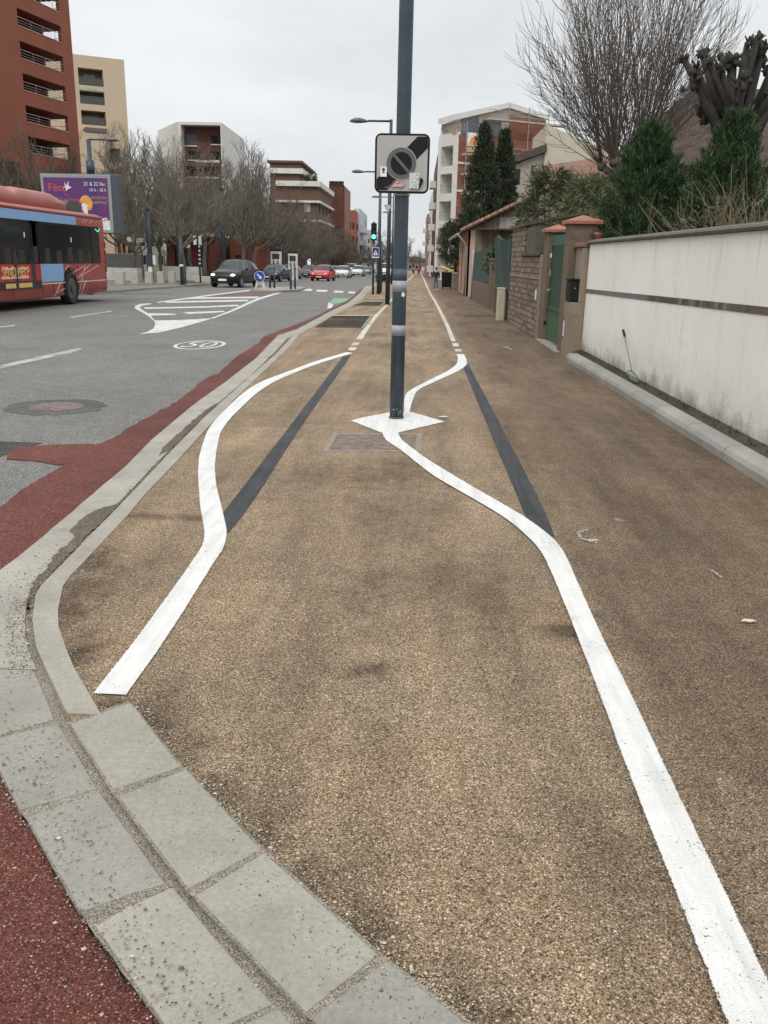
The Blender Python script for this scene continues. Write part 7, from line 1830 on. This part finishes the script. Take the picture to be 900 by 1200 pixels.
    # potted plants on the top loggia
terracotta_tower()
def cream_tower():
    Y = 117.0; c = at(153.8, 213, Y); ang = rad(28); base = Vector((c.x, c.y, zg(Y))); Mw = Matrix.Translation(base) @ Matrix.Rotation(ang, 4, 'Z')
    r = thing('cream_tower', 'cream apartment tower with a column of recessed balconies behind the terracotta tower', 'building', base); M = Matrix.Rotation(ang, 4, 'Z')
    top = on_wall(Mw, 145.2, 70).z; W = 22
    rect = lambda a, b, c_, d: (on_wall(Mw, a, d).x, on_wall(Mw, a, d).z, on_wall(Mw, c_, d).x, on_wall(Mw, (a + c_) / 2, b).z)
    hs = [rect(92.5, 80.5, 121.5, 99), rect(94, 107, 122.5, 121), rect(95.5, 130, 124.5, 145.5)]
    hs2 = [rect(129, 174, 142, 190), rect(131, 199, 143.5, 214)]
    X0 = hs[0][0]; hs = [(X0, q[1], X0 + (hs[0][2] - hs[0][0]), q[3]) for q in hs]
    fh = 3.0
    mb2 = MB(M @ Matrix.Translation((-W, 0, 0))); wall_holes(mb2, W, top, [(a + W, b, c_ + W, d) for a, b, c_, d in hs + hs2], 1.4)
    mb2.quad((W, 0, 0), (W, 14, 0), (W, 14, top), (W, 0, top)); mb2.quad((0, 0, top), (W, 0, top), (W, 14, top), (0, 14, top)); mb2.quad((0, 0, 0), (0, 14, 0), (0, 14, top), (0, 0, top)); mb2.quad((0, 14, 0), (W, 14, 0), (W, 14, top), (0, 14, top))
    mb2.build('wall', M_cream, r, fixn=False)
    for q in hs + hs2:
        a, b, c_, d = q; mb = MB(M); mb.box(a, 1.38, b, c_, 1.5, d); w = mb.build('window', plain('loggia_grey', (.10, .088, .075), .6, 0, .25, .8), r)
        mb = MB(M); k = (c_ - a) / 4
        for i in range(1, 3): mb.box(a + k * i, 1.28, b + .1, a + k * (i + .9), 1.379, d - .5)
        mb.build('pane', M_glassg, w)
        mb = MB(M); mb.box(a, .02, b + .85, c_, .06, b + .92); mb.box(a, .03, b + .05, c_, .05, b + .82); mb.build('railing', plain('dark_guard', (.075, .07, .06), .5), r)
    b0 = hs[1][3]; mb = MB(M); mb.box(hs[0][0], -.03, b0 + .1, hs[0][2], -.0, hs[0][1] - .1); mb.build('pale_band', plain('pale_green_band', (.48, .46, .34), .8), r)
    # lower volume standing forward with a flat roof edge
    p = on_wall(Mw, 122, 157); mb = MB(M); mb.box(-W, -2.2, 0, p.x, -.003, p.z - .2); mb.build('lower_wing', M_cream, r)
    a = on_wall(Mw, 97, 153).x; mb = MB(M); mb.box(a, -2.3, p.z - .15, p.x + .05, -.004, p.z + .35); mb.build('roof_edge', plain('rail_brown', (.14, .11, .09), .7), r)
    # second corner return, ground floor columns and red panel
    for px in (131, 139, 151): 
        x = on_wall(Mw, px, 300).x; mb = MB(M); mb.box(x - .4, -.8, 0, x + .4, -.004, 4.2); mb.build('column', M_cream, r)
    x = on_wall(Mw, 144, 300).x; mb = MB(M); mb.box(x - .9, -.05, .1, x + .9, -.004, 4.0); mb.build('entrance', plain('entrance_brown', (.06, .035, .025), .5), r); mb = MB(M); mb.box(x - .4, -.12, 1.8, x + .4, -.051, 3.0); mb.build('red_panel', plain('panel_red', (.45, .03, .03), .5), r)
cream_tower()
def framed_building():
    Y = 125.0; zb = zg(Y); g = lambda px, py, y=Y: at(px, py, y)
    L_, Rr = g(215, 300), g(264, 300); top = g(240, 143).z - zb; base = Vector((L_.x, Y, zb))
    r = thing('framed_building', 'white framed building with a dark brown recessed front and windows above the bare trees', 'building', base)
    w = Rr.x - L_.x; fx = lambda px: g(px, 300).x - L_.x
    x0, x1 = fx(218.5), fx(263); zt = g(240, 146.5).z - zb
    mb = MB(); wall_holes(mb, w, top, [(x0, 3.0, x1, zt)], 1.6)
    dl = Vector((-.45, .89, 0)) * 14.5; dr = Vector((0, 16, 0)); tl = g(196, 153, Y + 12.5).z - zb; trr = g(290, 163.5, Y + 16).z - zb
    mb.quad(dl, (0, 0, 0), (0, 0, top), (dl.x, dl.y, tl)); mb.quad((w, 0, 0), (w + dr.x, dr.y, 0), (w, dr.y, trr), (w, 0, top)); mb.add([(0, 0, top), (w, 0, top), (w, 16, trr), (dl.x, dl.y, tl)], [(0, 1, 2, 3)]); mb.add([(w, 16, 0), tuple(dl), (dl.x, dl.y, tl), (w, 16, trr)], [(0, 1, 2, 3)])
    mb.build('white_frame', M_wp, r, fixn=False)
    mb = MB(); mb.box(x0, 1.58, 3.0, x1, 1.8, zt); mb.build('brown_front', M_brown2, r)
    fz = lambda py: g(240, py).z - zb
    for a, b, c_, d, m_ in ((219.5, 169, 233, 156, M_glassg), (249, 167, 257.5, 157, M_glass), (259, 167, 263, 157, M_glass), (222, 186, 236, 176, M_glass), (248, 186, 258, 176, M_glass), (222, 206, 236, 196, M_glass), (248, 206, 258, 196, M_glass), (222, 226, 236, 216, M_glass), (248, 226, 258, 216, M_glass)):
        mb = MB(); mb.box(fx(a), 1.5, fz(b), fx(c_), 1.579, fz(d)); o = mb.build('window', m_, r)
        mb = MB(); mb.box(fx(a) - .05, 1.44, fz(b) - .15, fx(c_) + .05, 1.575, fz(b) - .002); mb.build('sill', M_wp, o)
    for py in (190, 209, 225.5, 242, 259):
        mb = MB(); mb.box(x0 + .05, .3, fz(py) - .5, x1 - .05, 1.579, fz(py)); mb.build('balcony_slab', M_brown2, r); mb = MB(); mb.box(x0 + 1.8, .26, fz(py) + .003, x1 - .3, .34, fz(py) + .25); mb.build('balcony_edge', M_wp, r)
framed_building()
def stepped_building():
    Y = 150.0; zb = zg(Y); at0 = lambda px, py=300, y=Y: at(px, py, y)
    a, b, c_ = at0(318), at0(352), at0(372)
    z2 = at0(340, 191).z - zb; z1 = at0(372, 213).z - zb; base = Vector((a.x, Y, zb)); W1 = c_.x - a.x; W2 = b.x - a.x
    r = thing('stepped_building', 'brown stepped apartment building with white balcony bands above the avenue trees', 'building', base)
    M_sb = plain('stepped_brown', (.135, .075, .052), .85, 0, .1, .4)
    def vol(w, d0, d1, zA, zB, nm):
        fl = int((zB - zA) / 3.0); rows = grid(w, zB - zA, max(2, int(w / 2.2)), fl, 1.1, 1.5, 1.0, 3.0, .6); srow = grid(d1 - d0, zB - zA, 4, fl, 1.6, 1.6, 1.0, 3.0, .8)
        mb = MB(Matrix.Translation((0, d0, zA))); wall_holes(mb, w, zB - zA, rows, .3); Mr = Matrix.Translation((w, d0, zA)) @ Matrix.Rotation(rad(90), 4, 'Z'); m3 = MB(Mr); wall_holes(m3, d1 - d0, zB - zA, srow, .3)
        mb.quad((0, 0, 0), (0, d1 - d0, 0), (0, d1 - d0, zB - zA), (0, 0, zB - zA)); mb.quad((0, 0, zB - zA), (w, 0, zB - zA), (w, d1 - d0, zB - zA), (0, d1 - d0, zB - zA))
        o = len(mb.v); mb.v += m3.v; mb.f += [tuple(i + o for i in f) for f in m3.f]; mb.mi += m3.mi; mb.sm += m3.sm
        mb.build(nm, M_sb, r, fixn=False)
        for q in rows[-8:]: window(Matrix.Translation((0, d0, zA)), q, .3, r, M_glassg if R.random() < .6 else M_platew, False)
        for q in srow[-8:]: window(Mr, q, .3, r, M_glass, False)
        return fl
    vol(W1, 0, 24, 0, z1, 'lower_wall'); vol(W2, 0, 18, z1, z2, 'upper_wall')
    for z, w, d in ((z1, W1, 24), (z2 - .9, W2, 18), (z1 - 3, W1, 24), (z1 - 6, W1, 24), (z1 - 9, W1, 24)):
        big = z in (z1, z2 - .9); mb = MB(); hh = .75 if big else .3
        mb.box(w, -.5, z - hh, w + .55, d, z + .05); mb.box(W2 * .2 if z != z2 - .9 else -.3, -.5, z - hh, w, -.004, z + .05); mb.build('white_band', M_wp, r)
    mb = MB(); mb.box(-.4, -.4, z2 + .003, W2 + .5, 18.4, z2 + .35); mb.build('roof', M_sb, r)
    for k in range(2): x = W2 + 1.2 + 1.0 * k; mb = leaves(300 + k, (lambda rg, x=x: (Vector((x + rg.gauss(0, .25), 2 + rg.gauss(0, .25), z1 + .1 + abs(rg.gauss(0, .55)))), Vector((rg.gauss(0, 1), rg.gauss(0, 1), .5)).normalized())), 260, .06, .3, .5, M_con); mb.build('roof_plant', M_con, r, fixn=False)
stepped_building()
def louvre_building():
    Y = 180; zb = zg(Y); a = at(385.5, 300, Y); b = at(402.5, 300, Y); h = at(395, 218.5, Y).z - zb; d = 15; w = b.x - a.x
    r, M, Ml, Mr = block('louvred_building', 'rust-red building screened by vertical louvres beyond the stepped building', Vector((a.x, Y, zb)), 0, w, d, h, M_rust, grid(w, h, 3, 5, .6, 1.6, 4, 3, .3), None, None, M_glass)
    for k in range(13):
        mb = MB(); x = .05 + k * (w - .1) / 13; mb.box(x, -.28, 3.4, x + .09, -.003, h - .1); mb.build('louvre', plain('louvre_fin', (.25, .10, .062), .7, 0, .3, 2), r)
    for k in range(1, 5): mb = MB(); mb.box(0, -.32, 3.2 + k * 2.9, w, -.283, 3.32 + k * 2.9); mb.build('floor_line', M_brown2, r)
    mb = MB(); mb.box(w + .003, .2, 3, w + .2, d - .2, h); mb.build('side_cladding', plain('side_ochre', (.22, .11, .065), .75, 0, .1, 2), r)
    p = at(396, 272, Y); mb = MB(); mb.box(p.x - a.x - .45, -.5, p.z - zb - .25, p.x - a.x + .5, -.34, p.z - zb + .3); mb.build('blue_sign', plain('shop_blue', (.03, .06, .25), .5), r)
louvre_building()
def far_left():
    for name, label, x0, x1, yt, Y, mat, n, d in (('red_brick_building', 'small red brick block beyond the louvred building', 408, 416, 247.5, 215, plain('far_brick', (.27, .085, .05), .8), 2, 20),
                                            ('balcony_building', 'white and blue-grey block with stacked balconies at the far end of the avenue', 414.5, 421, 245.5, 222, plain('far_white', (.52, .53, .55), .8), 1, 18),
                                            ('grey_far_building', 'pale grey block behind the white balcony block', 420.5, 425.5, 250, 262, plain('far_pale_grey', (.44, .47, .52), .8), 1, 18),
                                            ('beige_far_building', 'pale beige block farthest down the avenue beside the traffic light', 426, 434, 270, 330, plain('far_beige', (.42, .38, .32), .8), 2, 18)):
        a = at(x0, 300, Y); b = at(x1, 300, Y); zb = zg(Y); h = at(x0, yt, Y).z - zb; w = b.x - a.x; fl = max(1, int(h / 3))
        r, M, Ml, Mr = block(name, label, Vector((a.x, Y, zb)), 0, w, d, h, mat, grid(w, h, n, fl, w / n * .45, 1.5, 1, 3, .1), None, grid(d, h, 3, fl, 2.4, 1.7, 1, 3, .6), M_glass)
        if name == 'balcony_building':
            for k in range(fl): mb = MB(); mb.box(w + .003, 1, .6 + 3 * k, w + 1.2, d - 1, 1.6 + 3 * k); mb.build('balcony', mat, r)
far_left()
# street end: low mass of far roofs and trees
for k, (x0, x1, yt, Y) in enumerate(((478, 500, 301, 520), (440, 486, 303, 640))):
    a = at(x0, 300, Y); b = at(x1, 300, Y); zb = zg(Y); h = at(x0, yt, Y).z - zb
    block('far_building', ('distant hazy block closing the view at the end of the path', 'most distant pale block behind the far end of the traffic queue')[k], Vector((a.x, Y, zb)), 0, b.x - a.x, 20, h, plain(('far_end_brown', 'far_end_grey')[k], ((.20, .16, .145), (.24, .23, .22))[k], .9), grid(b.x - a.x, h, 5, 2, 1.2, 1.6, 1.5, 3.2, .5), None, None, M_glass)

# fallen leaf
def leaf():
    g = G(877, 729, .004); r = Vector(g); mb = MB(); vs = []; n = 10
    top = [(-.032, 0, .004), (-.018, .010, .012), (.0, .013, .008), (.02, .009, .011), (.036, 0, .005), (.02, -.009, .010), (0, -.012, .006), (-.018, -.009, .010)]
    mb.add(top + [(x, y, z - .003) for x, y, z in top], [tuple(range(8)), tuple(range(8, 16))[::-1]] + [(i, (i + 1) % 8, 8 + (i + 1) % 8, 8 + i) for i in range(8)])
    o = mb.build('fallen_leaf', plain('dry_pale_leaf', (.55, .50, .40), .7)); o.location = g; tag(o, 'small pale dry leaf lying on the brown footway right of the white line', 'leaf')
    g = G(521 - 1, 489.5, .004); mb = MB(); mb.ball((0, 0, .008), .055, .022, .010, 8, 5); o = mb.build('pebble', plain('pale_pebble', (.52, .46, .36), .8)); o.location = g; tag(o, 'flat pale stone chip lying by the right tip of the white diamond', 'stone')
leaf()

# ------------------------------------------------------------------ sky, sun, camera
w = bpy.data.worlds.new('World'); sc.world = w; w.use_nodes = True; nt = w.node_tree; nt.nodes.clear()
out = nd(nt, 'ShaderNodeOutputWorld'); bg = nd(nt, 'ShaderNodeBackground'); sky = nd(nt, 'ShaderNodeTexSky', sky_type='NISHITA')
SUN_EL, SUN_AZ = 52, 200
sky.sun_disc = False; sky.sun_elevation = rad(SUN_EL); sky.sun_rotation = rad(SUN_AZ); sky.air_density = 1.0; sky.dust_density = 2.0
v = coords(nt, (1, 1, 2.6), 'Generated')
n1 = noise(nt, v, 1.9, 7, .6)
cloud = ramp(nt, n1, [(0.30, (6.2, 6.55, 6.9)), (0.50, (7.4, 7.65, 7.85)), (0.68, (8.6, 8.75, 8.85))])
# an overcast sky is brighter towards the zenith
sp = nd(nt, 'ShaderNodeSeparateXYZ'); tcw = nd(nt, 'ShaderNodeTexCoord'); nt.links.new(tcw.outputs['Generated'], sp.inputs[0])
zen = ramp(nt, sp.outputs[2], [(0.0, 0.5), (0.26, 0.51), (0.55, 0.85), (1.0, 1.0)])
cloud = mixc(nt, 1.0, cloud, mixc(nt, 1.0, zen, (2.0, 2.0, 2.0), 'MULTIPLY'), 'MULTIPLY')
mix = mixc(nt, 0.93, sky.outputs[0], cloud)
nt.links.new(mix, bg.inputs[0]); bg.inputs[1].default_value = 0.10; nt.links.new(bg.outputs[0], out.inputs[0])
su = bpy.data.lights.new('sun', 'SUN'); su.energy = 1.2; su.angle = rad(25); su.color = (1.0, .965, .91)
so = bpy.data.objects.new('sun', su); COL.objects.link(so)
sd = Vector((math.sin(rad(SUN_AZ)) * math.cos(rad(SUN_EL)), math.cos(rad(SUN_AZ)) * math.cos(rad(SUN_EL)), math.sin(rad(SUN_EL))))
so.rotation_euler = (-sd).to_track_quat('-Z', 'Y').to_euler(); so.location = sd * 50
cam = bpy.data.cameras.new('camera'); co = bpy.data.objects.new('camera', cam); COL.objects.link(co); sc.camera = co
cam.sensor_fit = 'VERTICAL'; cam.sensor_height = 36.0; cam.lens = 36.0 * F / 1200; cam.clip_end = 4000; cam.clip_start = .05
co.matrix_world = Matrix.Translation(CAM) @ Mcw.to_4x4()
sc.view_settings.view_transform = 'Standard'; sc.view_settings.look = 'None'; sc.view_settings.exposure = 0.10; sc.view_settings.gamma = 1.0; sc.view_settings.use_curve_mapping = False
